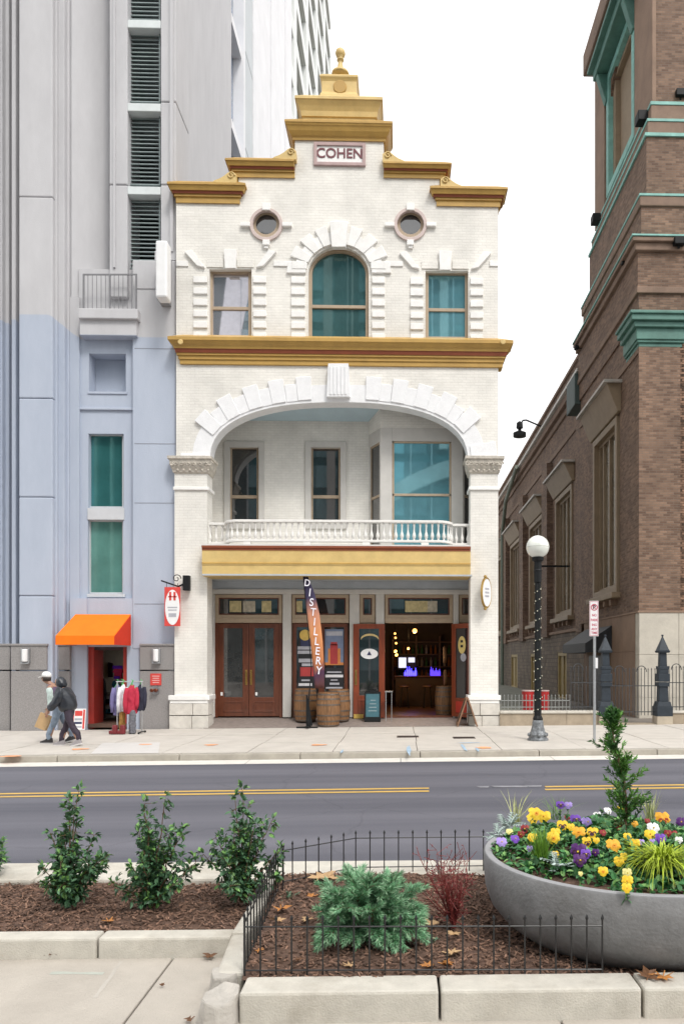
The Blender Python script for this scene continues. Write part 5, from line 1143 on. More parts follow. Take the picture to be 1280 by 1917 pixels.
# upper stage with the arched window
S4 = .72; X4, Y4 = XC+S4, YC+S4; Y4e = YX(1118, X4); zt4 = P(1113, 128, Y4e).z
a4, b4 = YX(1186, X4), YX(1142, X4); zb4, zw4 = P(1187, 258, a4).z, P(1183, 20, a4).z
mb = MB(); ar = [(b4-(b4-a4)*.0, zb4), ]
hole = [(a4, zb4), (b4, zb4)]+[((a4+b4)/2+(b4-a4)/2*math.cos(t), zw4-.9+.9*math.sin(t)) for t in [PI*k/12 for k in range(13)]]
mb.slab([(Y4, z3), (Y4e, z3), (Y4e, zt4), (Y4, zt4)], [hole], 0, .5); mb.v = [Vector((X4+v.y, v.x, v.z)) for v in mb.v]; mb.build('belfry_side_wall', chbrick, CH)
bx('belfry_front_wall', chbrick, CH, X4+.5, XR, Y4, Y4+.4, z3+.02, zt4); bx('belfry_core', chbrick, CH, X4+.55, XR, Y4+.4, Y4e, z3+.02, zt4-.1)
bx('belfry_pilaster', chstone, CH, X4-.12, X4, Y4-.08, YX(1193, X4), z3+.02, zt4); bx('belfry_pilaster', chstone, CH, X4-.12, X4, YX(1136, X4), Y4e, z3+.02, zt4)
def sideframe(name, mat, x, a, b, c, d, t, x1, par=CH):
    mb = MB(); mb.slab([(a, c), (b, c), (b, d), (a, d)], [[(a+t, c+t), (b-t, c+t), (b-t, d-t), (a+t, d-t)]], 0, x1-x); mb.v = [Vector((x+v.y, v.x, v.z)) for v in mb.v]; return mb.build(name, mat, par, bevel=.015)
fo = sideframe('belfry_window', copperlt, X4-.1, a4-.28, b4+.28, zb4-.15, zw4+.15, .3, X4+.15)
sideframe('inner_frame', chframe, X4+.1, a4, b4, zb4, zw4, .3, X4+.3, fo); bx('shutter', chframe, fo, X4+.3, X4+.36, a4+.2, b4-.2, zb4+.2, zw4-.1)
# hood and brackets over the belfry window, patinated
mb = MB(); mb.box(X4-.55, X4+.1, a4-.6, b4+.6, zw4+.2, zw4+.55).box(X4-.75, X4+.1, a4-.75, b4+.75, zw4+.56, zw4+.7); mb.build('belfry_hood', copper, fo, bevel=.03)
for y in (a4-.35, b4+.1): MB().prism([(X4, y, zw4-.9), (X4-.16, y, zw4-.9), (X4-.5, y, zw4+.19), (X4, y, zw4+.19)], (0, .3, 0)).build('bracket', copper, fo, bevel=.02)
ring('top_cornice', ent, S4-.5, zt4, zt4+.9, Y4e+.5, .04)
# copper capital of the corner pilaster
pw = 1.25; bx('corner_pilaster', chbrick, CH, XC-.05, XC+pw, YC-.06, YC, zplin+.03, zA-3.35)
cb_ = MB(); z0, z1 = zA-3.35, zA-2.35
for (da, ta, tb) in ((.06, 0, .12), (.12, .12, .2), (.16, .2, .55), (.26, .55, .72), (.36, .72, .9), (.42, .9, 1)):
    cb_.box(XC-da, XC+pw+da, YC-da, YC+1.3, z0+(z1-z0)*ta, z0+(z1-z0)*tb-.004)
cb_.build('copper_capital', copper, CH, bevel=.02)
# small dark lamps on the ledges
for px, py, y, lb in ((1273, 175, YC+.7, 'dark floodlight at the top right edge of the church tower'), (1270, 452, YC-.3, 'dark floodlight on the green ledge at the right edge of the picture'), ):
    c = P(px, py, y); t = thing('floodlight', lb, 'floodlight', (c.x, c.y, c.z)); MB().box(c.x-.17, c.x+.17, y-.12, y+.16, c.z-.12, c.z+.1).build('housing', blackiron, t, bevel=.02); MB().box(c.x-.03, c.x+.03, y, y+.05, c.z-.2, c.z-.1).build('stem', blackiron, t)
for px, py, x, lb in ((1202, 222, XC+.4, 'dark floodlight under the belfry window near the tower corner'), (1116, 411, XC+.3, 'dark floodlight sticking out at the far edge of the tower'), (1168, 490, XC-.2, 'tiny dark lamp on the lower tower ledge'), (1079, 651, XC-.3, 'tiny dark lamp at the far end of the lower tower ledge')):
    y = sy(px, x); c = P(px, py, y); s = .2 if py < 450 else .1; t = thing('floodlight', lb, 'floodlight', c); MB().box(c.x-s, c.x+s*.6, y-s, y+s, c.z-s*.8, c.z+s*.8).build('housing', blackiron, t, bevel=.02); MB().box(c.x, c.x+.5, y-.03, y+.03, c.z-.03, c.z+.03).build('stem', blackiron, t)
# tall window builder on a side plane
def sidewin(x, y0, y1, z0, z1, hood, parent=CH):
    f = sideframe('tall_window', chframe, x-.08, y0, y1, z0, z1, .24, x+.12, parent)
    sideframe('inner_frame', chframe, x+.1, y0+.22, y1-.22, z0+.2, z1-.2, .16, x+.24, f)
    n = 4
    for k in range(1, n): y = y0+(y1-y0)*k/n; bx('mullion', chframe, f, x+.12, x+.24, y-.07, y+.07, z0+.3, z1-.3)
    for k in range(n):
        a, b = y0+.3+(y1-y0-.6)*k/n, y0+.3+(y1-y0-.6)*(k+1)/n; bx('pane', glass('church', (.17, .14, .10), .15, 1.5, .5, 1.2), f, x+.2, x+.21, a, b, z0+.3, z1-.3)
    bx('sill', chframe, f, x-.3, x+.05, y0-.2, y1+.2, z0-.2, z0, bevel=.02)
    for k in range(4): y = y0+(y1-y0)*(k+.5)/4; bx('sill_block', chstone, f, x-.2, x, y-.12, y+.12, z0-.42, z0-.21)
    if hood:
        MB().prism([(x, y0-.3, z1+.05), (x-.12, y0-.3, z1+.05), (x-.5, y0-.3, z1+hood), (x, y0-.3, z1+hood)], (0, y1-y0+.6, 0)).build('hood', chframe, f, bevel=.02)
        bx('hood_flashing', M('pale lead flashing', (.45, .42, .38), .5), f, x-.62, x, y0-.42, y1+.42, z1+hood, z1+hood+.09)
    return f
sidewin(XC, w1a+.1, w1b-.1, w1z0+.05, w1z1-.05, 1.0)
# nave
XN = XC+.25; YN2 = 66; zpar = P(1075, 650, sy(1075, XN)).z; zgut = P(1074, 726, sy(1074, XN)).z
wins = []
for pa, pb in ((1072, 1041), (1017, 992), (975, 956), (946, 932)):
    wins.append((sy(pa, XN), sy(pb, XN)))
wz0 = P(1040, 1160, sy(1040, XN)).z; wz1 = P(1068, 908, sy(1068, XN)).z
holed_side('nave_wall', chbrick, XN, YE2, YN2, 3.0, zgut-.3, [(a+.05, b-.05, wz0+.05, wz1-.05) for a, b in wins])
bx('nave_core', chbrick, CH, XN+.5, XR, YE2, YN2, -1, zgut-.4)
bx('parapet', chbrick, CH, XN+.5, XN+.9, YE2, YN2, zgut, zpar)
for k in range(10):
    y = YE2+1.5+k*3.3; bx('parapet_panel', chstone, CH, XN+.42, XN+.5, y, y+1.7, zgut+.5, zpar-.4, bevel=.02)
bx('parapet_coping', ent, CH, XN+.4, XN+1.0, YE2, YN2, zpar, zpar+.15)
bx('nave_roof', M('dark slate roof', (.08, .08, .085), .7), CH, XN+.9, XR, YE2, YN2, zgut-.4, zgut)
bx('eaves_cornice', ent, CH, XN-.1, XN+.5, YE2, YN2, zgut-.75, zgut-.45, bevel=.03); bx('eaves_cornice', ent, CH, XN-.28, XN+.5, YE2, YN2, zgut-.45, zgut-.12, bevel=.03)
bx('gutter', M('pale gutter', (.55, .53, .49), .5, .1, 2), CH, XN-.42, XN+.5, YE2, YN2, zgut-.12, zgut+.02, bevel=.02)
bx('string_band', ent, CH, XN-.06, XN, YE2, YN2, zgut-2.0, zgut-1.75, bevel=.02); bx('string_band', ent, CH, XC-.05, XC, YC, YE2, zA-3.5, zA-3.3)
bx('copper_bracket', M('dark patinated copper', (.05, .075, .07), .6), CH, XN-.5, XN, YE2-.02, YE2+1.6, zgut-1.5, zgut-.2, bevel=.03)
for (a, b) in wins: sidewin(XN, a, b, wz0, wz1, .85)
for (a, b), (c_, d) in zip(wins[:-1], wins[1:]): m_ = (b+c_)/2; bx('buttress', chbrick, CH, XN-.3, XN, m_-.75, m_+.75, 2.9, zgut-2.1)
bx('buttress', chbrick, CH, XN-.22, XN, YE2, YE2+1.0, 2.9, zgut-2.1)
# rough stone basement
rubst = BRICK('coursed rubble basement', (.15, .115, .085), (.22, .17, .125), (.12, .095, .075), bw=.5, rh=.2, ms=.02, bump=.8, nvar=.4)
bh = []
for (a, b) in wins[:3]: bh.append((a+.8, b-.8, -.2, 2.1))
holed_side('basement_wall', rubst, XN-.12, YE2, YN2, -1.2, 2.98, bh, .5)
bx('plinth_course', chstone, CH, XN-.2, XN+.3, YE2, YN2, 2.98, 3.12, bevel=.02)
for a, b, c_, d in bh:
    f = sideframe('basement_window', yelframe, XN-.1, a, b, c_, d, .18, XN+.2); bx('boarding', yelframe, f, XN, XN+.05, a+.1, b-.1, c_+.1, d-.1); bx('mullion', yelframe, f, XN-.06, XN+.04, (a+b)/2-.08, (a+b)/2+.08, c_+.1, d-.1)
# side entrance under its black awning
t = thing('awning', 'black fabric awning over the church side entrance behind the fence', 'awning', (XC, 27.5, 2))
ya, yb = sy(1149), sy(1100); zt_, zl_ = sz(1149, 1171), PZ(1205, sy(1149)-.2, 1120)
MB().hexa([(XC-1.0, ya, zl_), (XC-1.0, yb, zl_), (XC-.09, yb, zt_-.03), (XC-.09, ya, zt_-.03), (XC-1.0, ya, zl_+.03), (XC-1.0, yb, zl_+.03), (XC-.09, yb, zt_), (XC-.09, ya, zt_)]).build('canopy', blackcloth, t)
for y in (ya, yb-.02): MB().prism([(XC-1.0, y, zl_-.3), (XC-1.0, y, zl_-.001), (XC-.09, y, zt_-.031), (XC-.09, y, zl_-.3)], (0, .02, 0)).build('side_panel', blackcloth, t)
MB().box(XC-1.02, XC-1.0, ya, yb, zl_-.3, zl_+.03).build('valance', blackcloth, t)
dr_ = bx('side_door', M('dark door', (.02, .018, .016), .5), CH, XC-.12, XC-.08, ya+.3, yb-.6, -.2, zl_-.4); bx('door_handle', brass, dr_, XC-.2, XC-.12, ya+.5, ya+.56, .9, 1.05)
# arm lamp on the parapet, downpipe and rail
yl_ = 45.0; c = P(972, 800, yl_); t = thing('arm_lamp', 'black lamp hanging from a long arm on the church parapet against the sky', 'lamp', (XN+.4, yl_, c.z))
aa = P(978, 787, yl_); MB().tube([(XN+.5, yl_, aa.z-.35), (aa.x+.2, yl_, aa.z+.02), (aa.x, yl_, aa.z)], .05, 6).tube([(aa.x, yl_, aa.z), (c.x, yl_, c.z)], .05, 6).build('arm', blackiron, t)
MB().lathe([(.06, .35), (.18, .25), (.2, -.05), (.1, -.1), (.1, -.2), (.38, -.32), (.38, -.55), (.1, -.6)], c, 12).build('shade', blackiron, t, smooth=False)
yp_ = YX(946, XN-.1); dpm = M('green grey downpipe', (.16, .19, .15), .5, .15, 2); MB().tube([(XN-.5, yp_-8, zgut-.1), (XN-.5, yp_-3, zgut-1.2), (XN-.35, yp_, zgut-3), (XN-.35, yp_, -.3)], .13, 8).build('downpipe', dpm, CH)
yq = YX(1055, XN-.3); q = P(1045, 1060, yq); MB().bar((XN-1.6, yq, q.z), (XN, yq, q.z), .06, .08).build('wall_bracket', blackiron, CH)
MB().box(XN, XR, YN2, YN2+.3, -1, zpar).build('rear_wall', chbrick, CH)

# ---------------------------------------------------------------- low wall and iron fence before the church
YW = 21.35
lw_ = thing('low_wall', 'low rendered wall under the iron fence beside the white building', 'wall', P(1030, 1359, YW))
wallm = M('worn brown render', (.33, .27, .20), .85, .2, 3, .4, 30, stain=.5, stcol=(.22, .18, .14))
xa, xb = PX(935, YW), PX(1122, YW); ztop = PZ(1331, YW, 1030)
for k in range(3):
    a = xa+(xb-xa)*k/3; b = xa+(xb-xa)*(k+1)/3; bx('wall_section', wallm, lw_, a+.002, b-.002, YW, YW+.35, -.6, ztop-.07, bevel=.008); bx('coping', concrete, lw_, a+.004, b-.004, YW-.04, YW+.39, ztop-.069, ztop, bevel=.012)
lw2 = thing('low_wall', 'low rendered wall to the right of the second iron gate post', 'wall', P(1270, 1359, YW)); xc = PX(1254, YW)
bx('wall_section', wallm, lw2, xc, xc+4, YW, YW+.35, -.6, ztop-.07, bevel=.008); bx('coping', concrete, lw2, xc, xc+4, YW-.04, YW+.39, ztop-.069, ztop, bevel=.012)
bx('church_yard', M('mossy yard paving', (.17, .17, .14), .9, .3, 2), None, PX(930, YW), 14, YW+.4, 60, -.3, -.09, kind='structure')
def post(px, label, base):
    c = P(px, 1359, YW+.12); z0 = PZ(1340, YW+.12, px); x, y = c.x, c.y
    t = thing('gate_post', label, 'gate post', (x, y, -.1), 'iron gate posts before the church')
    if base: bx('stone_block', chstone if 0 else M('post stone', (.42, .36, .28), .85, .15, 3, .3, 30), t, x-.22, x+.22, y-.22, y+.22, -.4, z0, bevel=.015)
    else: bx('stone_block', MATS.get('post stone') or wallm, t, x-.22, x+.22, y-.22, y+.22, -.4, z0, bevel=.015)
    q = lambda py: PZ(py, YW+.12, px)
    def sq(name, w0, w1, pa, pb): MB().lathe([(w0*.7071*2, q(pa)), (w1*.7071*2, q(pb))], (x, y, 0), 4, a0=PI/4).build(name, slateiron, t, bevel=.008)
    sq('plinth', .22, .22, 1340, 1322); sq('plinth', .20, .17, 1322, 1313); sq('shaft', .13, .12, 1313, 1285); sq('collar', .155, .155, 1285, 1277); sq('collar', .16, .16, 1276, 1261); sq('neck', .13, .13, 1261, 1253); sq('collar', .14, .14, 1253, 1247); sq('shaft', .10, .09, 1247, 1222); sq('cap', .15, .17, 1222, 1218); sq('spire', .15, .015, 1218, 1192); MB().ball((x, y, q(1190)), .035, 8).build('ball_finial', slateiron, t)
    return x, y
p1 = post(1132, 'slate grey iron gate post with a spire, left one beside the parking sign', 1); p2 = post(1239, 'slate grey iron gate post with a spire, right one before the pale stone base', 1)
ironf = M('weathered fence iron', (.06, .062, .066), .5, .2, 12, metal=.3)
def fence(name, label, x0, x1, y, z0, z1, pitch, arches, cat='fence', grp=None, mat=ironf):
    t = thing(name, label, cat, ((x0+x1)/2, y, z0), grp); n = max(2, round((x1-x0)/pitch)); pk = None
    for z in (z0+.1, z0+(z1-z0)*.62): MB().bar((x0, y, z), (x1, y, z), .03, .025).build('rail', mat, t)
    for k in range(n+1):
        x = x0+(x1-x0)*k/n
        if pk is None: pk = MB().lathe([(.011, z0), (.011, z1-.06), (.018, z1-.05), (.002, z1)], (x, y, 0), 5).build('picket', mat, t); xk = x
        else: rep(pk, t, loc=(x-xk, 0, 0))
    if arches:
        w_ = pitch*4
        for k in range(int((x1-x0)/w_)):
            c = x0+w_*(k+.5); MB().tube([(c+w_*.36*math.cos(s), y-.015, z1-.12+w_*.42*math.sin(s)) for s in [PI*i/10 for i in range(11)]], .013, 5).build('arch', mat, t)
    return t
fence('iron_fence', 'tall arched iron fence on the low wall left of the parking sign', PX(1070, YW), PX(1120, YW), YW+.15, ztop, PZ(1246, YW, 1100), .10, True)
fence('iron_fence', 'low spiked pale iron fence on the wall beside the white building', PX(938, YW), PX(1068, YW), YW+.15, ztop, PZ(1300, YW, 1000), .10, False, mat=M('pale galvanised fence', (.26, .27, .26), .5, metal=.4))
fence('iron_fence', 'tall iron fence right of the second gate post', PX(1255, YW), PX(1255, YW)+3, YW+.15, ztop, PZ(1246, YW, 1265), .10, True)
fence('iron_gate', 'arched iron gate leaf between the two spired posts, left leaf', p1[0]+.2, (p1[0]+p2[0])/2-.02, YW+.15, PZ(1340, YW, 1180), PZ(1250, YW, 1180), .10, True, 'gate', 'gate leaves before the church')
fence('iron_gate', 'arched iron gate leaf between the two spired posts, right leaf', (p1[0]+p2[0])/2+.02, p2[0]-.2, YW+.15, PZ(1340, YW, 1180), PZ(1250, YW, 1180), .10, True, 'gate', 'gate leaves before the church')
bx('gate_step', wallm, None, p1[0]+.25, p2[0]-.25, YW-.02, YW+.4, -.5, pavez(p1[0])+.03, kind='structure')
for px0, px1, lb in ((976, 999, 'red steel drum behind the low fence, left of the lamp post'), (1009, 1027, 'red steel drum behind the low fence, half hidden by the lamp post')):
    y = YW+1.2; c = P((px0+px1)/2, 1335, y); r = (PX(px1, y)-PX(px0, y))/2; zt_ = PZ(1294, y, px0)
    t = thing('drum', lb, 'drum', (c.x, y, -.08), 'red drums behind the fence'); rdm = M('red drum paint', (.42, .02, .02), .4, .15, 5)
    MB().lathe([(r, -.08), (r, .1), (r*1.03, .12), (r, .14), (r, zt_*.6), (r*1.03, zt_*.6+.02), (r, zt_*.6+.04), (r, zt_)], (c.x, y, 0), 20).build('body', rdm, t); MB().lathe([(r*1.04, zt_), (r*1.04, zt_+.03), (r*.95, zt_+.03)], (c.x, y, 0), 20).build('rim', M('drum rim', (.55, .4, .38), .5), t)
# ================================================================ street furniture
c = G(1006, 1386, pavez(3)); lx, ly, lz = c.x, c.y, pavez(c.x)
t = thing('street_lamp', 'black cast iron street lamp with a white globe and fairy lights wound round its post', 'street lamp', (lx, ly, lz))
lq = lambda py: PZ(py, ly, 1010)
silv = M('worn silver black base', (.17, .18, .19), .45, .6, 14, .3, 30, metal=.3)
MB().lathe([(.24, lz), (.24, lz+.04), (.20, lz+.07), (.20, lz+.14), (.16, lz+.22), (.13, lz+.34), (.125, lz+.42), (.11, lz+.46)], (lx, ly, 0), 12).build('base', silv, t, bevel=.006)
for k in range(8):
    a = 2*PI*k/8; MB().ball((lx+.19*math.cos(a), ly+.19*math.sin(a), lz+.13), .05, 8).build('scroll_foot', silv, t, smooth=True)
zt_ = lq(1070); mb = MB(); n = 16; pr = [(.11, lz+.46), (.115, lz+.5), (.085, lz+.56), (.08, lz+1.2), (.066, zt_)]; vs = []
for r_, z in pr:
    for i in range(n): q = r_*(1 if i % 2 else .86); vs.append((lx+q*math.cos(2*PI*i/n), ly+q*math.sin(2*PI*i/n), z))
mb.add(vs, [(j*n+i, j*n+(i+1) % n, (j+1)*n+(i+1) % n, (j+1)*n+i) for j in range(len(pr)-1) for i in range(n)]); mb.build('post', blackiron, t)
MB().lathe([(.07, zt_-.25), (.085, zt_-.24), (.085, zt_), (.1, zt_+.02), (.085, zt_+.05), (.085, lq(1052)), (.13, lq(1049)), (.135, lq(1044)), (.10, lq(1042))], (lx, ly, 0), 16).build('collar', blackiron, t)
gw = M('opal globe glass', (.78, .80, .74), .15, .04, 3, ior=1.45, coat=.5); rg = 21.5*ly/FPX
MB().ball((lx, ly, lq(1024)), rg, 28).build('globe', gw, t, smooth=True)
MB().lathe([(rg*1.003, lq(1025)), (rg*1.012, lq(1024.5)), (rg*1.003, lq(1024))], (lx, ly, 0), 28).build('globe_seam', M('globe seam', (.5, .5, .45), .4), t)
mb = MB(); wire = []; zz = lz+.55; a = 0; r = random.Random(2)
while zz < lq(1085): 
    a += .38; zz += .0135; wr = .095-.028*(zz-lz)/3; wire.append((lx+wr*math.cos(a), ly+wr*math.sin(a), zz))
    if len(wire) % 3 == 0: wr += .006+r.uniform(0, .012); mb.ball((lx+wr*math.cos(a), ly+wr*math.sin(a), zz+r.uniform(-.02, .02)), .0125, 6)
w_ = MB().tube(wire, .005, 4).build('light_cable', M('dark green cable', (.03, .05, .03), .6), t); mb.build('fairy_bulbs', M('clear fairy bulb', (.75, .7, .55), .3), w_, kind='stuff')
# parking sign
y = 17.1; c = P(1112, 1380, y); z0 = pavez(c.x); t = thing('parking_sign', 'narrow white and red no parking sign on a grey steel post', 'sign', (c.x, y, z0))
zt_ = PZ(1125, y, 1112); MB().box(c.x-.028, c.x+.028, y-.012, y+.022, z0, zt_).build('post', steel, t, bevel=.006)
pl = pbox('plate', whiteplastic, t, 1102.5, 1119.5, 1125, 1191, y-.02, y-.013, bevel=.002); sr = M('sign print red', (.50, .05, .10), .5)
frame('border', sr, pl, 1103.2, 1118.8, 1126, 1190, .7, y-.0225, y-.0195)
q = P(1111, 1137, y); ring_ = MB().slab([(q.x+.075*math.cos(s), q.z+.075*math.sin(s)) for s in [2*PI*k/20 for k in range(20)]], [[(q.x+.056*math.cos(s), q.z+.056*math.sin(s)) for s in [2*PI*k/20 for k in range(20)]]], y-.0228, y-.0195).build('prohibition_ring', sr, pl)
text('P', .12, (q.x, y-.021, q.z), cblk, pl, 'letter', ext=.001, bold=.004); MB().bar((q.x-.05, y-.025, q.z+.05), (q.x+.05, y-.025, q.z-.05), .012, .004, up=(0, 1, 0)).build('slash', sr, pl)
for s, py in (('NO', 1152), ('PARK', 1161), ('ING', 1170), ('ANY', 1178), ('TIME', 1185)): q = P(1111, py, y); text(s, .075, (q.x, y-.021, q.z), sr, pl, 'lettering', ext=.001, bold=.002, sx=.85)
q = P(1116, 1240, y); MB().box(q.x-.035, q.x+.02, y-.03, y-.0125, q.z-.13, q.z+.1).build('plate_sticker', whiteplastic, t)

# ================================================================ clothes rail outside the small shop
y = 20.2; cx = PX(240, y); z0 = pavez(cx); t = thing('clothes_rail', 'steel clothes rail on the pavement in front of the small shop with garments on it', 'clothes rail', (cx, y, z0))
zt_ = PZ(1276, y, 245); xa, xb = PX(220, y), PX(266, y)
MB().tube([(xa, y, z0+.06), (xa, y, zt_)], .016).tube([(xb, y, z0+.06), (xb, y, zt_)], .016).build('upright', steel, t); MB().tube([(xa-.03, y, zt_), (xb+.03, y, zt_)], .016).build('rail', steel, t)
for x in (xa, xb): MB().tube([(x, y-.25, z0+.04), (x, y+.25, z0+.04)], .016).ball((x, y-.25, z0+.03), .03, 8).ball((x, y+.25, z0+.03), .03, 8).build('foot', blackiron, t)
grn = M('green plastic hanger', (.10, .45, .15), .4)
def garment(name, label, px, pyb, wpx, col, dy, sleeves=True, pat=False, legs=False, ang=.35, pyt=None):
    yy = y+dy; c = P(px, pyb, yy); zt2 = zt_-.07 if pyt is None else PZ(pyt, yy, px); g = thing(name, label, 'garment', (c.x, yy, c.z), 'garments on the clothes rail'); w_ = wpx*.82*yy/FPX; ang += random.Random(px).uniform(0, .55)
    m_ = M('garment %s' % name+str(px), col, .85, .5 if pat else .15, 22 if pat else 8, .6, 9)
    nx, nz = 14, 18; vs = []; h_ = zt2-c.z
    for j in range(nz+1):
        v = j/nz
        for i in range(nx):
            a = 2*PI*i/nx; ww = w_/2*(1 if v < .75 else 1-.75*((v-.75)/.25)**1.5)*(1+.06*math.sin(v*9+px)); dd = .10*(1 if v < .9 else .5)
            xx = ww*math.cos(a); q = dd*math.sin(a)*(1+.35*math.sin(i*2.4+v*6)); vs.append((c.x+xx*math.cos(ang)-q*math.sin(ang), yy+xx*math.sin(ang)+q*math.cos(ang), c.z+h_*v))
    mb = MB(); mb.add(vs, [(j*nx+i, j*nx+(i+1) % nx, (j+1)*nx+(i+1) % nx, (j+1)*nx+i) for j in range(nz) for i in range(nx)]+[tuple(range(nx-1, -1, -1)), tuple(nz*nx+i for i in range(nx))])
    b = mb.build('cloth', m_, g, smooth=True); sb = b.modifiers.new('sub', 'SUBSURF'); sb.levels = 1; sb.render_levels = 1; dp = b.modifiers.new('folds', 'DISPLACE'); dp.texture = FOLD; dp.strength = .04; dp.texture_coords = 'LOCAL'
    if sleeves:
        for s in (-1, 1):
            sh_ = Vector((c.x+s*w_*.36*math.cos(ang), yy+s*w_*.36*math.sin(ang), c.z+h_*.88)); MB().tube([sh_, sh_+Vector((s*.05*math.cos(ang), -.03, -.18)), sh_+Vector((s*.06*math.cos(ang), -.06, -.42)), sh_+Vector((s*.04*math.cos(ang), -.06, -.58+.05*s))], [.065, .062, .055, .045], 9).build('sleeve', m_, g, smooth=True)
    MB().tube([(c.x, yy, zt2-.05), (c.x, yy, zt_-.02), (c.x+.03, yy, zt_+.03), (c.x-.01, yy, zt_+.05)], .01, 5).tube([(c.x-w_*.35, yy, zt2-.10), (c.x, yy, zt2+.03), (c.x+w_*.35, yy, zt2-.10)], .014, 5).build('hanger', grn, g)
    return g
garment('jacket', 'violet grey jacket at the left end of the clothes rail', 220, 1340, 17, (.16, .14, .30), .12)
garment('shirt', 'white long sleeved shirt on the clothes rail, left of the red jacket', 231, 1333, 14, (.66, .66, .70), -.02)
garment('jacket', 'bright red jacket in the middle of the clothes rail', 247, 1337, 24, (.42, .02, .05), -.12)
garment('coat', 'black padded coat at the right end of the clothes rail', 264, 1331, 17, (.02, .02, .04), .05)
garment('trousers', 'mustard brown trousers hanging low under the white shirt', 229, 1372, 13, (.33, .17, .04), .0, False, pyt=1325)
garment('trousers', 'black and white patterned trousers hanging under the red jacket', 248, 1374, 15, (.14, .14, .16), -.16, False, pat=True, pyt=1325)
c = P(223, 1377, y-.25); s_ = thing('shoe_box', 'pair of dark red boots standing under the clothes rail', 'boots', c)
for dx in (-.1, .1):
    MB().lathe([(.075, z0+.01), (.075, z0+.16), (.065, z0+.24)], (c.x+dx, c.y, 0), 10).box(c.x+dx-.14, c.x+dx+.05, c.y-.06, c.y+.06, z0+.01, z0+.10).build('boot', M('dark red leather', (.16, .015, .02), .4), s_, bevel=.02)
s_.name = 'boots'

# ================================================================ people
skinm = M('skin', (.34, .19, .13), .5, .06, 10)
def skinmesh(name, verts, edges, mat, parent, sub=2, root=0, **kw):
    me = bpy.data.meshes.new(name); off = Vector(ORG[parent.name])
    me.from_pydata([Vector(v[0])-off for v in verts], edges, []); me.materials.append(mat)
    o = bpy.data.objects.new(name, me); link(o, parent, **kw)
    sk = o.modifiers.new('skin', 'SKIN'); sk.use_smooth_shade = True
    if not me.skin_vertices: me.skin_vertices.new()
    for i, v in enumerate(verts): 
        r = v[1]; me.skin_vertices[0].data[i].radius = r if isinstance(r, tuple) else (r, r); me.skin_vertices[0].data[i].use_root = (i == root)
    sb = o.modifiers.new('sub', 'SUBSURF'); sb.levels = sub; sb.render_levels = sub
    if name in ('jacket', 'trousers', 'sleeve', 'hood'):
        s3 = o.modifiers.new('fine', 'SUBSURF'); s3.levels = 1; s3.render_levels = 1
        dp = o.modifiers.new('folds', 'DISPLACE'); dp.texture = FOLD; dp.strength = .035; dp.mid_level = .5; dp.texture_coords = 'LOCAL'
    return o
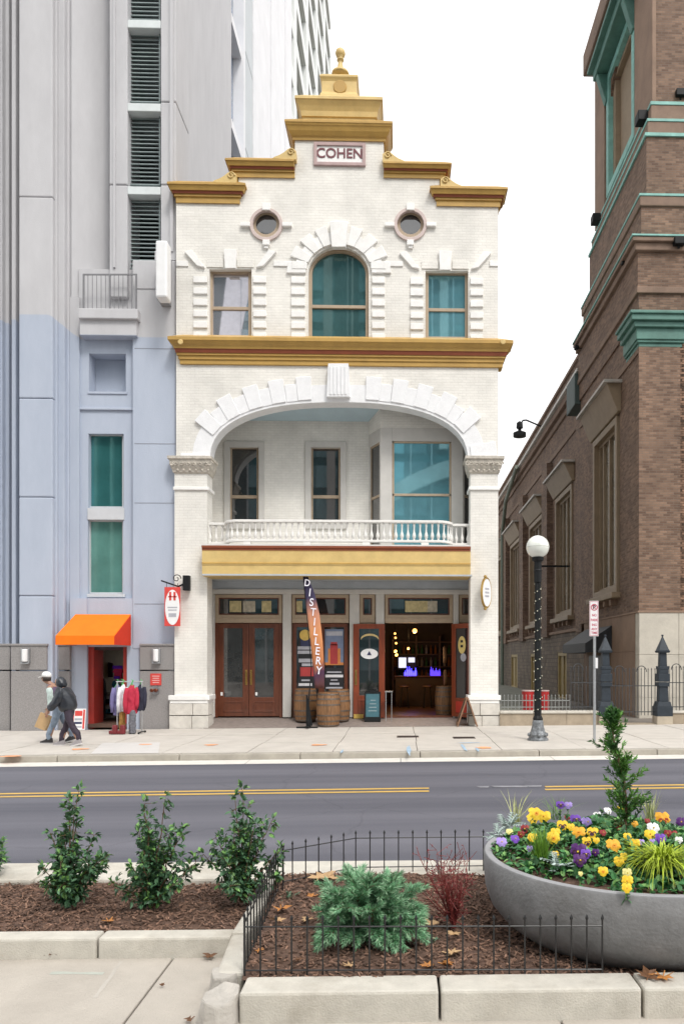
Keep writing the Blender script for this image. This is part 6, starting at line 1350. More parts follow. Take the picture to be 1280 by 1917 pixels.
def person(label, feet, H, lean, parts_cols, cap=None, hood=False, bag=False, face=-1, stride=.30, phase=1, puffy=1.0):
    t = thing('person', label, 'person', feet, None); k = H/1.75; f = Vector((face, 0, 0)); u = Vector((0, 0, 1)); s = Vector((0, 1, 0)); b = Vector(feet)
    def L(fw, sd, up): return b+f*fw*k+s*sd*k+u*up*k
    hip = L(0, 0, .90); chest = L(lean*.55, 0, 1.30); neck = L(lean*.85, 0, 1.47); head = L(lean*1.15+.03, 0, 1.60); top = L(lean*1.25+.05, 0, 1.71)
    V = []; E = []
    def add(p, r, to=None):
        V.append((p, r)); i = len(V)-1
        if to is not None: E.append((to, i))
        return i
    ih = add(hip, .13*k); ic = add(chest, .14*k, ih); inn = add(neck, .055*k, ic); isk = add(head-u*.05*k, .075*k, inn); ihd = add(head+u*.03*k, .095*k, isk); add(top, .06*k, ihd); add(head+f*.105*k-u*.02*k, .022*k, isk)
    legs = []; arms = []
    for q in (-1, 1):
        fo = q*phase; kn = L(.16*fo*stride/.3, q*.09, .48); an = L(stride*fo-(.06 if fo < 0 else -.02), q*.09, .09 if fo > 0 else .13); to_ = L(stride*fo+.13-(.06 if fo < 0 else 0), q*.10, .035)
        il = add(L(0, q*.09, .85), .09*k, ih); ik = add(kn, .062*k, il); ia = add(an, .042*k, ik); add(to_, .035*k, ia); legs.append((L(0, q*.09, .87), kn, an, to_))
        sh = chest+s*q*.19*k+u*.10*k+f*.02; el = sh-u*.28*k+f*(-.06*fo+.02)*k+s*q*.03*k; wr = el-u*.22*k+f*(.12-.10*fo)*k; 
        if bag and q == 1: wr = el-u*.23*k+f*.12*k
        isd = add(sh, .06*k, ic); ie = add(el, .045*k, isd); iw = add(wr, .03*k, ie); hd = wr-u*.07*k+f*.03*k; ip_ = add(hd, (.036*k, .02*k), iw)
        for j, ln in enumerate((.075, .085, .08, .065)): 
            o_ = hd+f*(.028-.018*j)*k-u*.02*k; i1 = add(o_-u*ln*.5*k, .0095*k, ip_); add(o_-u*ln*k+f*.012*k-s*q*.015*k, .0085*k, i1)
        i1 = add(hd+f*.045*k+u*.01*k-s*q*.02*k, .010*k, ip_); add(hd+f*.055*k-u*.035*k-s*q*.025*k, .009*k, i1)
        arms.append((sh, el, wr, hd))
    skinmesh('body', V, E, skinm, t)
    for q in (-1, 1): MB().ball(head+f*.09*k+s*q*.032*k+u*.0*k, .011*k, 8).build('eye', M('dark eye', (.03, .02, .02), .2), t, smooth=True)
    # trousers
    TV = []; TE = []
    def ta(p, r, to=None):
        TV.append((p, r)); i = len(TV)-1
        if to is not None: TE.append((to, i))
        return i
    i0 = ta(hip+u*.12*k, .15*k); i00 = ta(hip-u*.04*k, .15*k, i0)
    for a, kn, an, to_ in legs: i1 = ta(a-u*.06*k, .112*k, i00); i2 = ta(kn, .085*k, i1); i3 = ta(an+u*.16*k+(kn-an)*.05, .075*k, i2); ta(an-u*.02*k, .07*k, i3)
    skinmesh('trousers', TV, TE, parts_cols['trousers'], t)
    JV = []; JE = []
    def ja(p, r, to=None):
        JV.append((p, r)); i = len(JV)-1
        if to is not None: JE.append((to, i))
        return i
    j0 = ja(hip-u*.07*k, .168*k*puffy); j1 = ja(hip.lerp(chest, .5), .165*k*puffy, j0); j2 = ja(chest, .175*k*puffy, j1); ja(neck-u*.05*k, .09*k*puffy, j2)
    slv = []
    for sh, el, wr, hd in arms: 
        if parts_cols.get('sleeve'): slv.append((sh, el, wr))
        k1 = ja(sh, .085*k*puffy, j2)
        if not parts_cols.get('sleeve'): k2 = ja(el, .078*k*puffy, k1); ja(wr+u*.01*k, .055*k*puffy, k2)
    skinmesh('jacket', JV, JE, parts_cols['jacket'], t)
    for sh, el, wr in slv: skinmesh('sleeve', [(sh, .088*k), (el, .072*k), (wr+u*.01*k, .052*k)], [(0, 1), (1, 2)], parts_cols['sleeve'], t)
    for a, kn, an, to_ in legs:
        d = (to_-an); d.z = 0; d.normalize(); m0 = Vector((an.x, an.y, min(an.z, to_.z+.05)))
        pitch = .0 if an.z < b.z+.11*k else .25
        mb = MB(); mx = Matrix.Translation((an.x, an.y, an.z-.085*k)) @ Matrix.Rotation(math.atan2(d.y, d.x), 4, 'Z') @ Matrix.Rotation(pitch, 4, 'Y')
        mb.prism([(-.09*k, -.05*k, 0), (.20*k, -.05*k, 0), (.20*k, -.05*k, .05*k), (.10*k, -.05*k, .085*k), (.03*k, -.05*k, .13*k), (-.08*k, -.05*k, .13*k)], (0, .10*k, 0)).xf(mx); sh = mb.build('shoe', parts_cols['shoe'], t, bevel=.015)
        MB().box(-.095*k, .205*k, -.054*k, .054*k, -.02*k, .02*k).xf(mx).build('sole', M('pale shoe sole', (.5, .48, .47), .6), sh, bevel=.008)
    if cap:
        MB().lathe([(.108*k, 0), (.112*k, .05*k), (.095*k, .10*k), (.05*k, .13*k), (.003, .137*k)], (0, 0, 0), 16).xf(Matrix.Translation(head+u*.035*k-f*.01) @ Matrix.Rotation(-.1*face, 4, 'Y')).build('cap', cap, t, smooth=True)
        bp_ = head+u*.045*k+f*.09*k; mb = MB(); n = 8; pts = [bp_+s*.085*k*math.cos(PI*i/n)+f*.10*k*math.sin(PI*i/n)-u*.03*k*math.sin(PI*i/n) for i in range(n+1)]; mb.prism(pts, u*.012); mb.build('cap_brim', cap, t)
        MB().lathe([(.098*k, -.09*k), (.106*k, 0)], head+u*.03*k-f*.018*k, 12).build('hair', M('dark hair', (.03, .02, .016), .7), t, smooth=True)
    if hood:
        hm = parts_cols['jacket']; skinmesh('hood', [(neck-f*.05*k-u*.02*k, .13*k), (head-f*.05*k-u*.02*k, .145*k), (head-f*.035*k+u*.07*k, .125*k), (top+u*.01*k, .07*k)], [(0, 1), (1, 2), (2, 3)], hm, t)
    return t, arms, L
jb = M('black puffer nylon', (.022, .026, .034), .38, .3, 9, .5, 12); tr_b = M('black purple trousers', (.035, .024, .04), .75, .3, 8, .5, 8)
gA = Vector((PX(112, 17.95), 17.95, 0)); gA.z = pavez(gA.x)
tA, armsA, LA = person('person in a white cap with pale sleeves and light jeans, carrying a brown paper bag', gA, 1.62, .26, {'trousers': M('washed blue jeans', (.20, .25, .32), .8, .25, 9, .4, 9), 'jacket': M('dark plum and green jacket', (.09, .05, .10), .7, .3, 6, .4, 9), 'sleeve': M('pale mint sleeve', (.50, .60, .57), .7, .15, 8, .4, 9), 'shoe': M('dark shoe', (.03, .028, .03), .5)}, cap=M('white cap cotton', (.78, .78, .78), .7, .04, 9), bag=True, stride=.20, phase=-1)
gB = Vector((PX(130, 17.35), 17.35, 0)); gB.z = pavez(gB.x)
tB, armsB, LB = person('person in a black hooded puffer jacket and dark trousers, nearer the road', gB, 1.53, .20, {'trousers': tr_b, 'jacket': jb, 'shoe': M('grey trainer', (.28, .26, .27), .6)}, hood=True, stride=.21, phase=1, puffy=1.55)
# paper bag
hd = armsA[1][3] if armsA[1][3].y < armsA[0][3].y else armsA[0][3]
hd = min((a[3] for a in armsA), key=lambda v: v.x)
t = thing('paper_bag', 'brown paper bag swinging from the hand of the person in the white cap', 'bag', hd); kraft = M('brown kraft paper', (.50, .33, .17), .8, .1, 6, .4, 10)
mx = Matrix.Translation(hd-Vector((.0, 0, .07))) @ Matrix.Rotation(.38, 4, 'Y')
MB().hexa([(-.13, -.07, -.40), (.13, -.07, -.40), (.13, .07, -.40), (-.13, .07, -.40), (-.14, -.03, -.05), (.14, -.03, -.05), (.14, .03, -.05), (-.14, .03, -.05)]).xf(mx).build('bag_body', kraft, t, bevel=.006)
MB().tube([(-.06, 0, -.06), (-.04, 0, .04), (0, 0, .06), (.04, 0, .04), (.06, 0, -.06)], .006, 5).xf(mx).build('handle', kraft, t)
# ================================================================ planting at the near side
def leafmat(name, col, island=.45, rough=.45, ior=1.45): return M(name, col, rough, .25, 6, island=island, ior=ior)
hol = leafmat('glossy dark evergreen leaf', (.062, .14, .068)); hol2 = leafmat('young green leaf', (.14, .28, .075)); stem = M('brown stem', (.13, .075, .04), .8, .2, 12)
def rv(r): 
    while 1:
        v = Vector((r.uniform(-1, 1), r.uniform(-1, 1), r.uniform(-1, 1)))
        if .05 < v.length < 1: return v.normalized()
def shrub(px, py, hpx, wpx, seed, label, lean=0):
    r = random.Random(seed); b = G(px, py, .12); k = b.y/FPX; h = hpx*k; w_ = wpx*k
    t = thing('evergreen_shrub', label, 'shrub', b, 'young evergreen shrubs in the bark bed'); st = MB(); lf = [MB(), MB()]
    for s in range(22):
        a = r.uniform(0, 2*PI); sp = r.uniform(.1, 1)*w_*.47; top = r.uniform(.45, .95)*h*(1-.25*abs(sp)/(w_*.47)); 
        if s < 2: top = h*(1-.05*s); sp *= .35
        if s > 14: top *= .6; sp = w_*.5
        n = 9; pts = []
        for i in range(n+1):
            u = i/n; bend = u**1.3
            pts.append(b+Vector((math.cos(a)*sp*bend+lean*u*u*h+r.uniform(-.006, .006), math.sin(a)*sp*bend*.8+r.uniform(-.006, .006), top*u)))
        st.tube(pts, [.0075*(1-.75*i/n) for i in range(n+1)], 5)
        for i in range(1, n+1):
            d = (pts[i]-pts[i-1]).normalized()
            if i > 1:
                m = 4
                for q in range(m):
                    # short side twig with leaves
                    sd = (rv(r)+d*.35).normalized(); ln = r.uniform(.03, .085)*(1-.3*i/n); e = pts[i]+sd*ln
                    if r.random() < .25: st.tube([pts[i], e], .002, 3, cap=False)
                    for _ in range(r.choice((3, 4, 4, 5))):
                        dd = (sd+rv(r)*.85+Vector((0, 0, .1))).normalized(); p = pts[i].lerp(e, r.uniform(.25, 1)); ll = r.uniform(.028, .05)
                        lf[1 if (r.random() < .15+.3*(i == n)) else 0].oleaf(p, dd, (Vector((0, 0, 1))+rv(r)*.5), ll, ll*.55)
    st.build('stem', stem, t); lf[0].build('foliage', hol, t); lf[1].build('young_foliage', hol2, t); return t
shrub(132, 1695, 208, 118, 1, 'tall narrow evergreen shrub with a thin bare cane, leftmost whole one in the bark bed')
shrub(286, 1698, 205, 150, 2, 'bushy evergreen shrub with one tall top shoot, in the middle of the bark bed', .02)
shrub(452, 1688, 205, 140, 3, 'dense evergreen shrub nearest the low black fence', .0)
shrub(-32, 1640, 90, 95, 4, 'edge of an evergreen shrub cut off by the left border of the picture')
b = G(131, 1690, .12); MB().tube([b, b+Vector((0, 0, .55))], .006, 5).build('stake', M('pale cane', (.42, .32, .18), .7), None, label='thin pale cane standing in the leftmost whole shrub', category='cane')

# blue green juniper
jun = leafmat('blue green juniper needle', (.17, .37, .20), .35, .6); jun2 = leafmat('pale juniper tip', (.34, .52, .33), .35, .6)
b = G(688, 1762, .14); t = thing('juniper', 'low spreading blue green juniper in the right mulch bed', 'juniper', b); st = MB(); nl = [MB(), MB()]; r = random.Random(8)
def spray(p, d, ln, r, lv):
    n = 7; pts = [p]; 
    for i in range(n): d = (d+Vector((0, 0, -.075))+rv(r)*.10).normalized(); pts.append(pts[-1]+d*ln/n)
    st.tube(pts, [.004*(1-.8*i/n)+.0006 for i in range(n+1)], 4, cap=False)
    for i in range(1, n+1):
        for _ in range(13 if lv else 8):
            dd = ((pts[i]-pts[i-1]).normalized()*1.1+rv(r)*.75).normalized(); q = pts[i-1].lerp(pts[i], r.random()); ll = r.uniform(.024, .05); nl[1 if r.random() < .14+.42*(i/n)**2 else 0].leaf(q, dd, rv(r), ll, .0046)
        if lv < 1 and i > 1:
            for s in (-1, 1):
                sd = (pts[i]-pts[i-1]).cross(Vector((0, 0, 1))).normalized()*s; spray(pts[i], ((pts[i]-pts[i-1]).normalized()*.9+sd*.55+Vector((0, 0, .12))).normalized(), ln*r.uniform(.22, .36), r, lv+1)
for k in range(62):
    a = r.uniform(0, 2*PI); el = r.choice((r.uniform(.1, .5), r.uniform(.4, .9), r.uniform(.7, 1.2), r.uniform(.9, 1.4))); ln = r.uniform(.19, .30)*(1+.10*el)
    spray(b+Vector((r.uniform(-.05, .05), r.uniform(-.05, .05), r.uniform(.02, .10))), Vector((math.cos(a)*math.cos(el), math.sin(a)*math.cos(el), math.sin(el))), ln, r, 0)
st.build('branch', stem, t); nl[0].build('foliage', jun, t); nl[1].build('foliage_tips', jun2, t)
# red twig shrub
rt = M('dark red twig', (.20, .035, .03), .6, .3, 14, island=.3); rtl = leafmat('dark red leaf', (.20, .03, .035), .5)
b = G(850, 1736, .14); t = thing('red_twig_shrub', 'thin leafless shrub of dark red twigs beside the concrete bowl', 'shrub', b); st = MB(); lf = MB(); r = random.Random(4)
for k in range(30):
    a = r.uniform(0, 2*PI); sp = r.uniform(.03, .22); h = r.uniform(.22, .52); pts = [b+Vector((math.cos(a)*sp*(u**1.2)+r.uniform(-.008, .008)-.06*u, math.sin(a)*sp*u+r.uniform(-.008, .008), h*u)) for u in (0, .2, .4, .6, .8, 1)]
    st.tube(pts, [.005*(1-.16*i) for i in range(6)], 5)
    for i in range(1, 6):
        for _ in range(2):
            d = (rv(r)+Vector((0, 0, .7))).normalized(); e = pts[i]+d*r.uniform(.05, .13); st.tube([pts[i], e], .0016, 3, cap=False)
            for _ in range(3): lf.leaf(pts[i].lerp(e, r.uniform(.2, 1)), rv(r), rv(r), r.uniform(.008, .016), .007)
st.build('twig', rt, t); lf.build('buds', rtl, t, kind='stuff')
# small weeds in the right bed
for px, py, sd, lb in ((541, 1685, 1, 'small dusty green weed behind the corner of the low fence'), (800, 1770, 2, 'small grey green weed between juniper and red shrub')):
    b = G(px, py, .14); r = random.Random(sd); t = thing('weed', lb, 'weed', b); lf = MB()
    for k in range(46): d = (rv(r)+Vector((0, 0, .6))).normalized(); lf.leaf(b+d*r.uniform(0, .07), d, Vector((0, 0, 1))+rv(r)*.4, r.uniform(.02, .035), .015)
    lf.build('foliage', leafmat('dusty green weed leaf', (.09, .16, .10), .4), t)

# ---------------------------------------------------------------- low black border fence
t = thing('border_fence', 'low black wire border fence with pointed pickets round the right mulch bed', 'fence', G(460, 1825, KT))
bf = M('black coated wire', (.014, .014, .015), .4, .2, 20); pk = None
def run(pts, hs, n, skip=()):
    global pk
    L_ = [Vector(p) for p in pts]; tot = sum((b-a).length for a, b in zip(L_[:-1], L_[1:]))
    for frac in (.06, .80):
        MB().tube([p+Vector((0, 0, hs*frac)) for p in L_], .0045, 5).build('rail', bf, t)
    for k in range(n+1):
        s = tot*k/n
        for a, b in zip(L_[:-1], L_[1:]):
            l = (b-a).length
            if s <= l+1e-6: p = a+(b-a)*(s/l); break
            s -= l
        if pk is None:
            mb = MB(); mb.tube([(p.x, p.y, p.z-.05), (p.x, p.y, p.z+hs*.92)], .0048, 6); mb.lathe([(.0048, hs*.90), (.0085, hs*.925), (.0075, hs*.95), (.001, hs)], p, 6); pk = mb.build('picket', bf, t); run.p0 = p.copy()
        else: rep(pk, t, loc=p-run.p0, rot=(rnd.uniform(-.02, .02)*0, 0, 0))
zb = .15
A = G(458, 1824, zb); B = G(1127, 1822, zb); 
run([(A.x, A.y+.005, zb), (B.x, B.y+.005, zb)], .30, 23)
Cc = G(520, 1668, zb); run([(A.x-.012, A.y+.05, zb), (Cc.x, Cc.y, zb)], .30, 13)
D = G(531, 1655, zb); E_ = G(665, 1628, zb); F_ = G(905, 1625, zb); F2 = G(1010, 1625, zb)
run([Cc+Vector((.03, .02, 0)), D, E_, F_, F2], .30, 20)

# ---------------------------------------------------------------- fallen leaves
lfm = [leafmat('orange brown fallen leaf', (.45, .19, .05), .3, .6), leafmat('tan fallen leaf', (.48, .31, .16), .3, .6), leafmat('dark brown fallen leaf', (.14, .065, .03), .3, .6)]
def fallen(px, py, z, size, mi, seed, label):
    r = random.Random(seed); c = G(px, py, z); ob = MB(); n = 5; rot = r.uniform(0, 2*PI); pts = []
    for k in range(n*2+1):
        a = rot+(-2.3+4.6*k/(n*2)); rr = size*(1 if k % 2 == 0 else .45)*r.uniform(.8, 1.1); pts.append(Vector((c.x+math.cos(a)*rr, c.y+math.sin(a)*rr, z+.012+r.uniform(0, .35)*size)))
    pts.append(Vector((c.x-math.cos(rot)*size*.2, c.y-math.sin(rot)*size*.2, z+.008))); ctr = Vector((c.x, c.y, z+.012)); vs = [ctr]+pts; m = len(pts)
    ob.add(vs, [(0, i, i+1) for i in range(1, m)]+[(0, m, 1)])
    ob.tube([ctr, Vector((c.x-math.cos(rot)*size*.9, c.y-math.sin(rot)*size*.9, z+.02))], .003, 4)
    t = thing('fallen_leaf', label, 'leaf', c, 'fallen autumn leaves'); ob.build('blade', lfm[mi], t)
for i, (px, py, z, s, mi, lb) in enumerate([
    (203, 1728, .125, .05, 0, 'orange leaf lying on the edge of the left bed kerb'), (323, 1785, .01, .06, 1, 'curled tan leaf against the foot of the left bed kerb'), (100, 1790, .01, .05, 2, 'dark brown leaf at the foot of the left kerb'), (304, 1848, .004, .02, 2, 'small dark brown leaf alone on the near pavement joint'), (393, 1794, .01, .05, 2, 'brown leaf in the corner where the two kerbs meet'), (355, 1914, .004, .03, 2, 'dark scrap of leaf at the bottom edge of the pavement'),
    (527, 1705, .16, .07, 0, 'bright orange leaf just inside the side fence'), (522, 1726, .16, .06, 1, 'pale orange leaf below the bright orange one inside the side fence'), (600, 1645, .17, .13, 1, 'large curled tan leaf near the back fence'), (618, 1648, .17, .11, 1, 'tan leaf overlapping the large curled leaf near the back fence'), (583, 1682, .16, .05, 0, 'orange leaf left of the juniper tips'), (618, 1735, .16, .06, 1, 'tan leaf under the left side of the juniper'), (575, 1725, .16, .045, 1, 'small tan leaf between side fence and juniper'), (805, 1733, .16, .07, 1, 'tan leaf right of the juniper'), (800, 1812, .15, .045, 0, 'red orange leaf by the front fence under the red shrub'), (835, 1810, .15, .05, 0, 'orange leaf by the front fence right of the red orange one'), (848, 1752, .16, .05, 1, 'pale leaf at the foot of the red shrub'), (485, 1784, .15, .03, 0, 'small red leaf in the front left corner of the fenced bed'), (1213, 1832, .15, .08, 2, 'brown leaf under the concrete bowl on the kerb'), (1240, 1833, .15, .07, 0, 'orange brown leaf under the concrete bowl, right of the brown one'), (652, 1812, .15, .04, 1, 'small tan leaf by the front fence below the juniper'), (560, 1800, .15, .03, 2, 'dark leaf fragment in the mulch behind the front fence'), (845, 1790, .15, .06, 1, 'pale papery leaf in the mulch below the red shrub'), (3, 1790, .01, .05, 0, 'orange leaf at the left edge of the near pavement')]): fallen(px, py, z, s, mi, i, lb)

# ---------------------------------------------------------------- the concrete bowl
bd = 4.80; bc = Vector((1.456, bd, .0)); rz = .55; RB = .937
t = thing('bowl_planter', 'huge round grey concrete bowl planter full of winter flowers', 'planter', bc)
bowlm = M('grey cast concrete bowl', (.205, .205, .208), .85, .2, 6, .3, 45, stain=.6, stcol=(.12, .11, .10))
hb = rz
pf = [(.30, 0), (.45, .01), (.60, .04), (.73, .095), (.82, .16), (.89, .245), (.925, .34), (.935, .44), (.937, hb-.008), (.93, hb)]
MB().lathe(pf[:10], (bc.x, bc.y, 0), 96, cap=False).build('bowl', bowlm, t, smooth=True); bpy.data.objects['bowl'].data
MB().lathe([(.929, hb), (.925, hb+.003), (.89, hb+.003), (.883, hb-.005), (.87, hb-.1), (.86, hb-.1)], (bc.x, bc.y, 0), 96, cap=False).build('rim', M('pale bowl rim', (.30, .30, .31), .7, .1, 3, .2, 60), t, smooth=False)
SZ = rz-.022
def mz(x, y): q = min(1, math.hypot(x-bc.x, y-bc.y)/.87); return SZ+.09*(1-q*q)
mb = MB(); n = 48; vs = [(bc.x, bc.y, mz(bc.x, bc.y))]; fs = []
for j in range(1, 9):
    for i in range(n): a = 2*PI*i/n; q = .885*j/8; x, y = bc.x+q*math.cos(a), bc.y+q*math.sin(a); vs.append((x, y, mz(x, y)+.012*mnoise.noise(Vector((x*9, y*9, 0)))))
for i in range(n): fs.append((0, 1+i, 1+(i+1) % n))
for j in range(7):
    for i in range(n): a = 1+j*n; fs.append((a+i, a+n+i, a+n+(i+1) % n, a+(i+1) % n))
mb.add(vs, fs).build('potting_soil', mulchm, t, smooth=True)
def onm(px, py, up=0):
    y = 3.85
    while y < 5.75:
        p = P(px, py, y)
        if p.z <= mz(p.x, p.y)+up: return p
        y += .01
    y = 5.45; return P(px, py, y)
pleaf = leafmat('pansy leaf', (.05, .17, .055), .5, .5); pl2 = leafmat('light pansy leaf', (.16, .32, .09), .4, .5)
# leaf carpet over the soil
r = random.Random(21); lf = MB(); lf2 = MB()
for _ in range(7600):
    a = r.uniform(0, 2*PI); q = .87*math.sqrt(r.uniform(0, 1)); x, y = bc.x+q*math.cos(a), bc.y+q*math.sin(a)
    nn_ = mnoise.noise(Vector((x*4, y*4, 5)))
    if nn_ < -.4 and r.random() < .8: continue
    if q > .80 and mnoise.noise(Vector((x*3, y*3, 9))) < -.1: continue
    h = r.uniform(.0, .07)*(1-.5*(q/.87)**2)*(.8+nn_); p = Vector((x, y, mz(x, y)+max(0, h)))
    (lf2 if r.random() < .3 else lf).oleaf(p, (rv(r)+Vector((0, 0, .15))).normalized(), Vector((0, 0, 1))+rv(r)*.5, r.uniform(.03, .055), r.uniform(.022, .036), .15)
lf.build('leaf_carpet', pleaf, t, kind='stuff'); lf2.build('leaf_carpet', pl2, t, kind='stuff')
PC = {'y': (.80, .52, .02), 'o': (.80, .38, .02), 'p': (.16, .05, .42), 'l': (.38, .27, .66), 'w': (.75, .74, .74), 'r': (.25, .012, .015), 'd': (.075, .008, .13), 'c': (.74, .66, .25)}
pm = {k: M('petal '+k, c, .6, .14, 14, island=.12) for k, c in PC.items()}
eye_o = M('pansy eye orange', (.75, .30, .01), .6); eye_d = M('pansy blotch dark', (.05, .008, .03), .6); eye_r = M('pansy blotch red', (.35, .03, .01), .6); eye_y = M('pansy eye yellow', (.8, .55, .03), .6)
def pansy(zx, zy, col, size, eye, label, seed, face=None):
    px, py = 900+zx*.297, 1440+zy*.297; r = random.Random(seed); g = onm(px, py+16, .0); c = P(px, py, g.y-.075); sz_ = size*.297*c.y/FPX*(.74 if col in 'yo' else .68)
    t = thing('pansy', label, 'flower', (c.x, c.y, mz(c.x, c.y)), 'pansies in the concrete bowl')
    d = Vector((r.uniform(-.5, .35), -1, r.uniform(.15, .75))).normalized(); e1 = d.cross(Vector((0, 0, 1))).normalized()*-1; e2 = e1.cross(d)*-1
    if e2.z < 0: e2 = -e2
    def pt(x, y_, z): return c+e1*x*sz_+e2*y_*sz_+d*z*sz_
    fl_ = None
    for (ax, ay, rx, ry, tilt, lay) in ((-.42, .48, .52, .50, .3, 0), (.42, .48, .52, .50, -.3, 0), (-.52, -.05, .48, .42, .0, .12), (.52, -.05, .48, .42, 0, .12), (0, -.45, .62, .52, 0, .2)):
        mb = MB(); n = 12; vs = [pt(0, .02, lay+.02)]
        for k in range(n):
            a = 2*PI*k/n; rf = 1+.09*math.sin(5*a+seed+ax*4); x = ax+rx*math.cos(a)*rf; y_ = ay+ry*math.sin(a)*rf; vs.append(pt(x, y_, lay-.22*(x*x+y_*y_)+.10*math.sin(3*a+ax*5)))
        ctr = [pt(ax, ay, lay+.05)]; mb.add(ctr+vs[1:], [(0, i, i+1) for i in range(1, n)]+[(0, n, 1)])
        o = mb.build('petal', pm[col], t, smooth=True)
        if eye in ('d', 'r') and lay > .1:
            mb = MB(); vs = [pt(ax*.72+rx*.62*math.cos(2*PI*k/9), ay*.72+ry*.58*math.sin(2*PI*k/9), lay+.09-.1*(ax*ax+ay*ay)) for k in range(9)]; mb.add(vs, [tuple(range(9))]).build('blotch', eye_d if eye == 'd' else eye_r, o)
    MB().ball(pt(0, 0, .34), sz_*.13, 8).build('eye', eye_y if col != 'y' and col != 'o' else eye_o, t, smooth=True)
    if eye == 'o': mb = MB(); mb.add([pt(.3*math.cos(2*PI*k/9), .3*math.sin(2*PI*k/9)-.08, .29) for k in range(9)], [tuple(range(9))]).build('blotch', eye_o, t)
    MB().tube([Vector((c.x, c.y+.015, mz(c.x, c.y))), c-d*sz_*.5+Vector((0, .01, 0)), c-d*sz_*.1], .003, 5).build('stalk', pl2, t)
    lb = MB()
    for k in range(9): dd = (rv(r)+Vector((0, -.2, .25))).normalized(); lb.leaf(Vector((c.x, c.y+.02, mz(c.x, c.y)+r.uniform(0, max(.02, c.z-mz(c.x, c.y)-sz_*.6)))), dd, Vector((0, 0, 1)), r.uniform(.03, .05), .026, .15)
    lb.build('leaves', pleaf, t)
Y_ = 'yellow pansy among the leaves in the left half of the concrete bowl'
FL = [(345, 280, 'y', 62, 'o', 'big yellow pansy, upper of the cluster above the green grass tuft'), (395, 300, 'y', 60, '', 'big yellow pansy at the right of the cluster above the green grass tuft'), (325, 315, 'y', 50, '', 'yellow pansy at the lower left of the cluster above the green grass tuft'), (275, 378, 'r', 44, 'd', 'red brown pansy between the pale grass tuft and the yellow cluster'), (250, 412, 'r', 34, '', 'small red brown pansy just under the other red brown one at the left'),
 (130, 460, 'l', 52, '', 'lavender pansy nearest the left rim of the bowl'), (215, 440, 'p', 44, '', 'violet pansy right of the lavender one near the left rim'), (305, 502, 'l', 30, '', 'small pale lilac pansy in front of the left green grass tuft'), (322, 430, 'y', 44, '', 'yellow pansy half hidden by the left green grass tuft'), (455, 435, 'y', 58, 'o', 'yellow pansy right of the left green grass tuft'), (470, 400, 'y', 44, '', 'yellow pansy behind the one right of the grass tuft'), (512, 355, 'y', 50, 'd', 'yellow pansy with dark blotches left of the two orange ones'), (565, 365, 'y', 36, '', 'small yellow pansy tucked beside the blotched yellow one'), (615, 400, 'o', 58, 'o', 'golden pansy with orange centre in the middle of the bowl, upper left one'), (700, 400, 'y', 52, 'd', 'yellow pansy right of the upper golden one'), (668, 460, 'y', 46, 'd', 'lemon yellow pansy with dark eye below the golden one'), (725, 450, 'y', 30, '', 'small yellow pansy right of the lemon one'),
 (500, 225, 'p', 42, 'd', 'violet pansy standing highest at the back left'), (548, 228, 'l', 38, '', 'lavender pansy beside the highest violet one'), (598, 318, 'p', 56, 'd', 'violet pansy in front of the back row, right of the yellow ones'), (668, 335, 'l', 54, 'p', 'white and lavender pansy right of the violet one'), (545, 302, 'r', 32, '', 'dark red pansy behind the violet one'), (740, 302, 'w', 50, '', 'white pansy at the back left of the little conifer'), (800, 262, 'w', 38, '', 'white pansy at the back close to the little conifer'), (768, 400, 'r', 34, '', 'round dark red pansy in front of the little conifer'), (872, 362, 'r', 54, '', 'bright dark red pansy at the foot of the little conifer'), (875, 250, 'y', 28, '', 'small yellow pansy behind the little conifer'), (835, 482, 'o', 64, 'o', 'large golden pansy with orange eye facing out, right of the middle'), (612, 520, 'd', 78, 'd', 'large deep purple pansy, upper one of the front pair'), (622, 575, 'd', 64, 'd', 'deep purple pansy, lower one of the front pair'), (660, 535, 'p', 50, 'd', 'violet pansy at the right of the deep purple front pair'), (720, 525, 'd', 36, '', 'small dusky purple pansy right of the deep purple pair'),
 (968, 472, 'y', 46, '', 'yellow pansy left of the golden grass mound'), (922, 425, 'y', 36, '', 'small yellow pansy in front of the conifer trunk'), (968, 345, 'o', 30, '', 'small orange pansy right of the conifer trunk'), (1085, 372, 'w', 60, '', 'white pansy below the red and orange one at the right'), (1065, 412, 'y', 52, '', 'pale yellow pansy under the white one at the right'), (1145, 318, 'o', 68, 'r', 'orange pansy with dark red blotches, tallest at the right'), (1048, 328, 'r', 28, '', 'small dark red pansy left of the orange and red one'), (1175, 405, 'r', 36, '', 'dark red pansy under the orange and red one'), (1218, 402, 'r', 28, '', 'small brown red pansy near the right border'), (1130, 440, 'p', 52, '', 'violet blue pansy above the golden grass mound'), (1080, 460, 'l', 30, '', 'small lilac pansy left of the violet blue one'), (1262, 335, 'd', 54, '', 'dark purple pansy at the right border'), (1010, 460, 'l', 30, '', 'small greyish lilac pansy right of the yellow one by the grass mound'),
 (868, 582, 'y', 46, '', 'yellow pansy drooping left of the golden grass mound'), (902, 552, 'y', 36, '', 'small yellow pansy above the drooping one'), (768, 645, 'y', 44, 'o', 'yellow pansy facing out low in the front of the bowl'), (920, 655, 'c', 46, '', 'cream yellow pansy low beside the golden grass mound'), (920, 705, 'y', 50, '', 'bright yellow pansy hanging nearest the front rim, upper one'), (918, 750, 'y', 44, '', 'bright yellow pansy hanging nearest the front rim, lower one'), (1245, 448, 'w', 36, '', 'white pansy above the right end of the grass mound'), (470, 540, 'y', 34, '', 'small yellow pansy above the silver leaves'), (180, 395, 'c', 34, '', 'cream pansy among the silver leaves at the left rim'), (628, 660, 'c', 24, '', 'tiny cream pansy low in the leaves left of the front')]
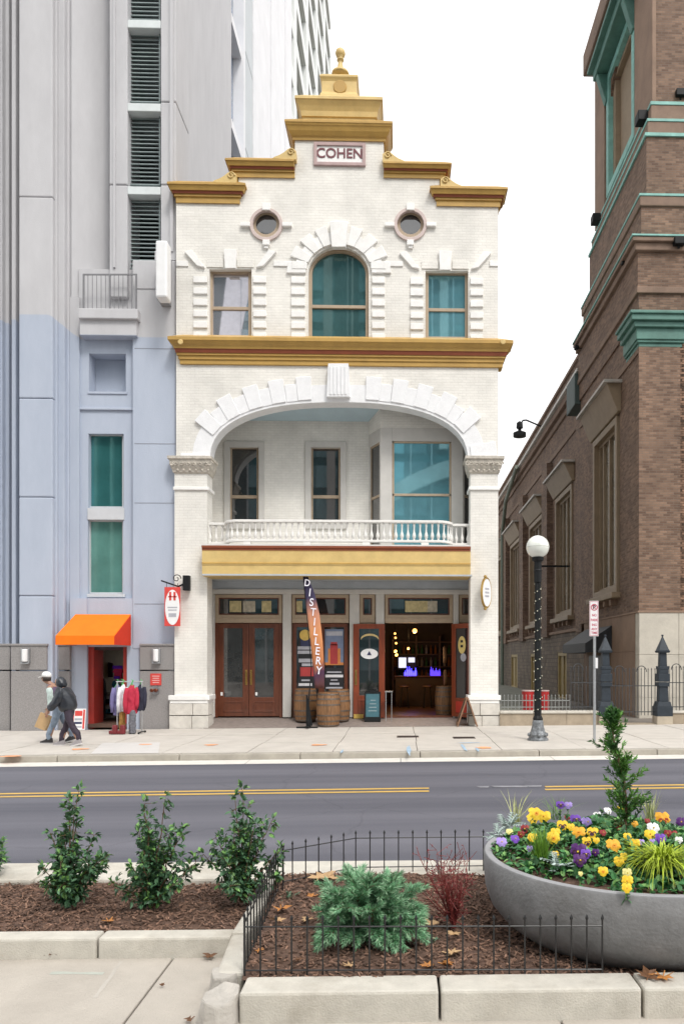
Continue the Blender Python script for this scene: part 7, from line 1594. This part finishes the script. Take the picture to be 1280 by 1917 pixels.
for i, f in enumerate(FL): pansy(*f, i)
# grasses
def grass(px, py, hpx, spread, n, mat, seed, label, wd=.006, droop=.5, up=.0):
    r = random.Random(seed); b = onm(px, py, .0); t = thing('ornamental_grass', label, 'grass', b, 'grass tufts in the concrete bowl'); mb = MB(); k = b.y/FPX
    for q in range(n):
        a = r.uniform(0, 2*PI); h = hpx*k*r.uniform(.6, 1); sp = spread*k*r.uniform(.15, 1); dr = droop*r.uniform(.5, 1.3); pts = []
        o = Vector((r.uniform(-.03, .03), r.uniform(-.02, .02), 0)); sdv = Vector((-math.sin(a), math.cos(a), 0))
        for i in range(6): u = i/5; pts.append(b+o+Vector((math.cos(a)*sp*u**1.4, math.sin(a)*sp*u**1.4, h*(u-dr*.5*u**3))))
        vs = []
        for i, p in enumerate(pts): w2 = wd*(1-(i/5)**2*.95)/2; vs += [p-sdv*w2, p+sdv*w2]
        mb.add(vs, [(2*i, 2*i+1, 2*i+3, 2*i+2) for i in range(5)])
    mb.build('blades', mat, t); return t
gg = leafmat('fresh green grass', (.15, .30, .03), .35, .5); gp = leafmat('pale variegated grass', (.42, .44, .18), .35, .5); gy = leafmat('golden grass', (.36, .46, .03), .3, .5)
grass(965, 1545, 75, 75, 34, gp, 1, 'pale thin grass tuft at the back left rim of the bowl', .005, .4)
grass(1012, 1622, 95, 42, 110, gg, 2, 'fresh green upright grass tuft behind the left front rim', .006, .35)
grass(1215, 1540, 75, 40, 40, gp, 3, 'pale upright grass tuft behind the little conifer', .006, .25)
grass(1238, 1640, 120, 105, 420, gy, 4, 'golden green grass mound spilling over at the right', .011, 1.7)
grass(1040, 1535, 55, 60, 30, gg, 5, 'thin green grass behind the violet pansy at the back', .004, .5)
# dusty miller
sil = leafmat('silver felted leaf', (.42, .50, .47), .2, .8)
def dusty(px, py, size, n, seed, label):
    r = random.Random(seed); b = onm(px, py); t = thing('silver_ragwort', label, 'plant', b, 'silver leaved plants in the concrete bowl'); mb = MB(); k = b.y/FPX*size
    for q in range(n):
        d = (rv(r)+Vector((0, -.2, .6))).normalized(); ln = k*r.uniform(.5, 1); base = b+Vector((r.uniform(-.3, .3)*k, r.uniform(-.3, .3)*k, r.uniform(0, .3)*k)); sdv = d.cross(Vector((0, 0, 1))).normalized()
        for i in range(1, 6):
            u = i/5; p = base+d*ln*u-Vector((0, 0, .2*ln*u*u))
            for s in (-1, 1): mb.leaf(p, (d*.7+sdv*s).normalized(), Vector((0, 0, 1)), ln*.42*(1.1-u*.6), ln*.16)
        mb.leaf(base, d, Vector((0, 0, 1)), ln, ln*.12)
    mb.build('leaves', sil, t)
dusty(930, 1570, 34, 16, 1, 'silver leaved plant at the left rim of the bowl'); dusty(948, 1552, 34, 14, 5, 'silver leaved plant behind the lavender pansy at the left'); dusty(1042, 1632, 44, 16, 2, 'silver leaved plant low in front of the deep purple pansies'); dusty(1078, 1580, 24, 8, 3, 'small silver leaved sprig right of the golden pansies')
# little conifer
con = leafmat('fresh conifer spray', (.12, .27, .055), .45, .55); con2 = leafmat('dark conifer spray', (.06, .155, .045), .4, .55)
y = onm(1168, 1568).y; b = P(1168, 1568, y); b.z = mz(b.x, b.y); t = thing('small_conifer', 'slim leaning young conifer rising out of the concrete bowl', 'conifer', b); st = MB(); lf = [MB(), MB()]; r = random.Random(12)
ax = [P(px, py, y) for px, py in ((1168, 1566), (1171, 1510), (1166, 1450), (1150, 1400), (1144, 1362), (1147, 1338))]
st.tube(ax, [.012, .011, .009, .007, .005, .002], 6)
def axp(u): i = min(4, int(u*5)); return ax[i].lerp(ax[i+1], u*5-i)
def wid(u): return .155 if u < .25 else (.14 if u < .4 else (.12 if u < .52 else (.135 if u < .72 else (.10 if u < .88 else .05))))
for k in range(115):
    u = r.uniform(.03, 1) if k > 12 else r.uniform(.9, 1); p = axp(min(u, .999)); a = r.uniform(0, 2*PI); ln = wid(u)*r.uniform(.4, 1.3); el = r.uniform(.15, 1.1)
    d = Vector((math.cos(a)*math.cos(el), math.sin(a)*math.cos(el), math.sin(el))); pts = [p]; dd = d
    for i in range(5): dd = (dd+Vector((0, 0, .06))+rv(r)*.15).normalized(); pts.append(pts[-1]+dd*ln/5)
    st.tube(pts, [.0025, .0022, .0018, .0014, .001, .0006], 3, cap=False)
    tone = 1 if (mnoise.noise(p*7+d) < 0) else 0
    for i in range(1, 6):
        for _ in range(6):
            lf[tone].leaf(pts[i-1].lerp(pts[i], r.random()), ((pts[i]-pts[i-1]).normalized()+rv(r)*.75).normalized(), rv(r), r.uniform(.022, .048), .011)
st.build('trunk', stem, t); lf[0].build('foliage', con, t); lf[1].build('inner_foliage', con2, t)
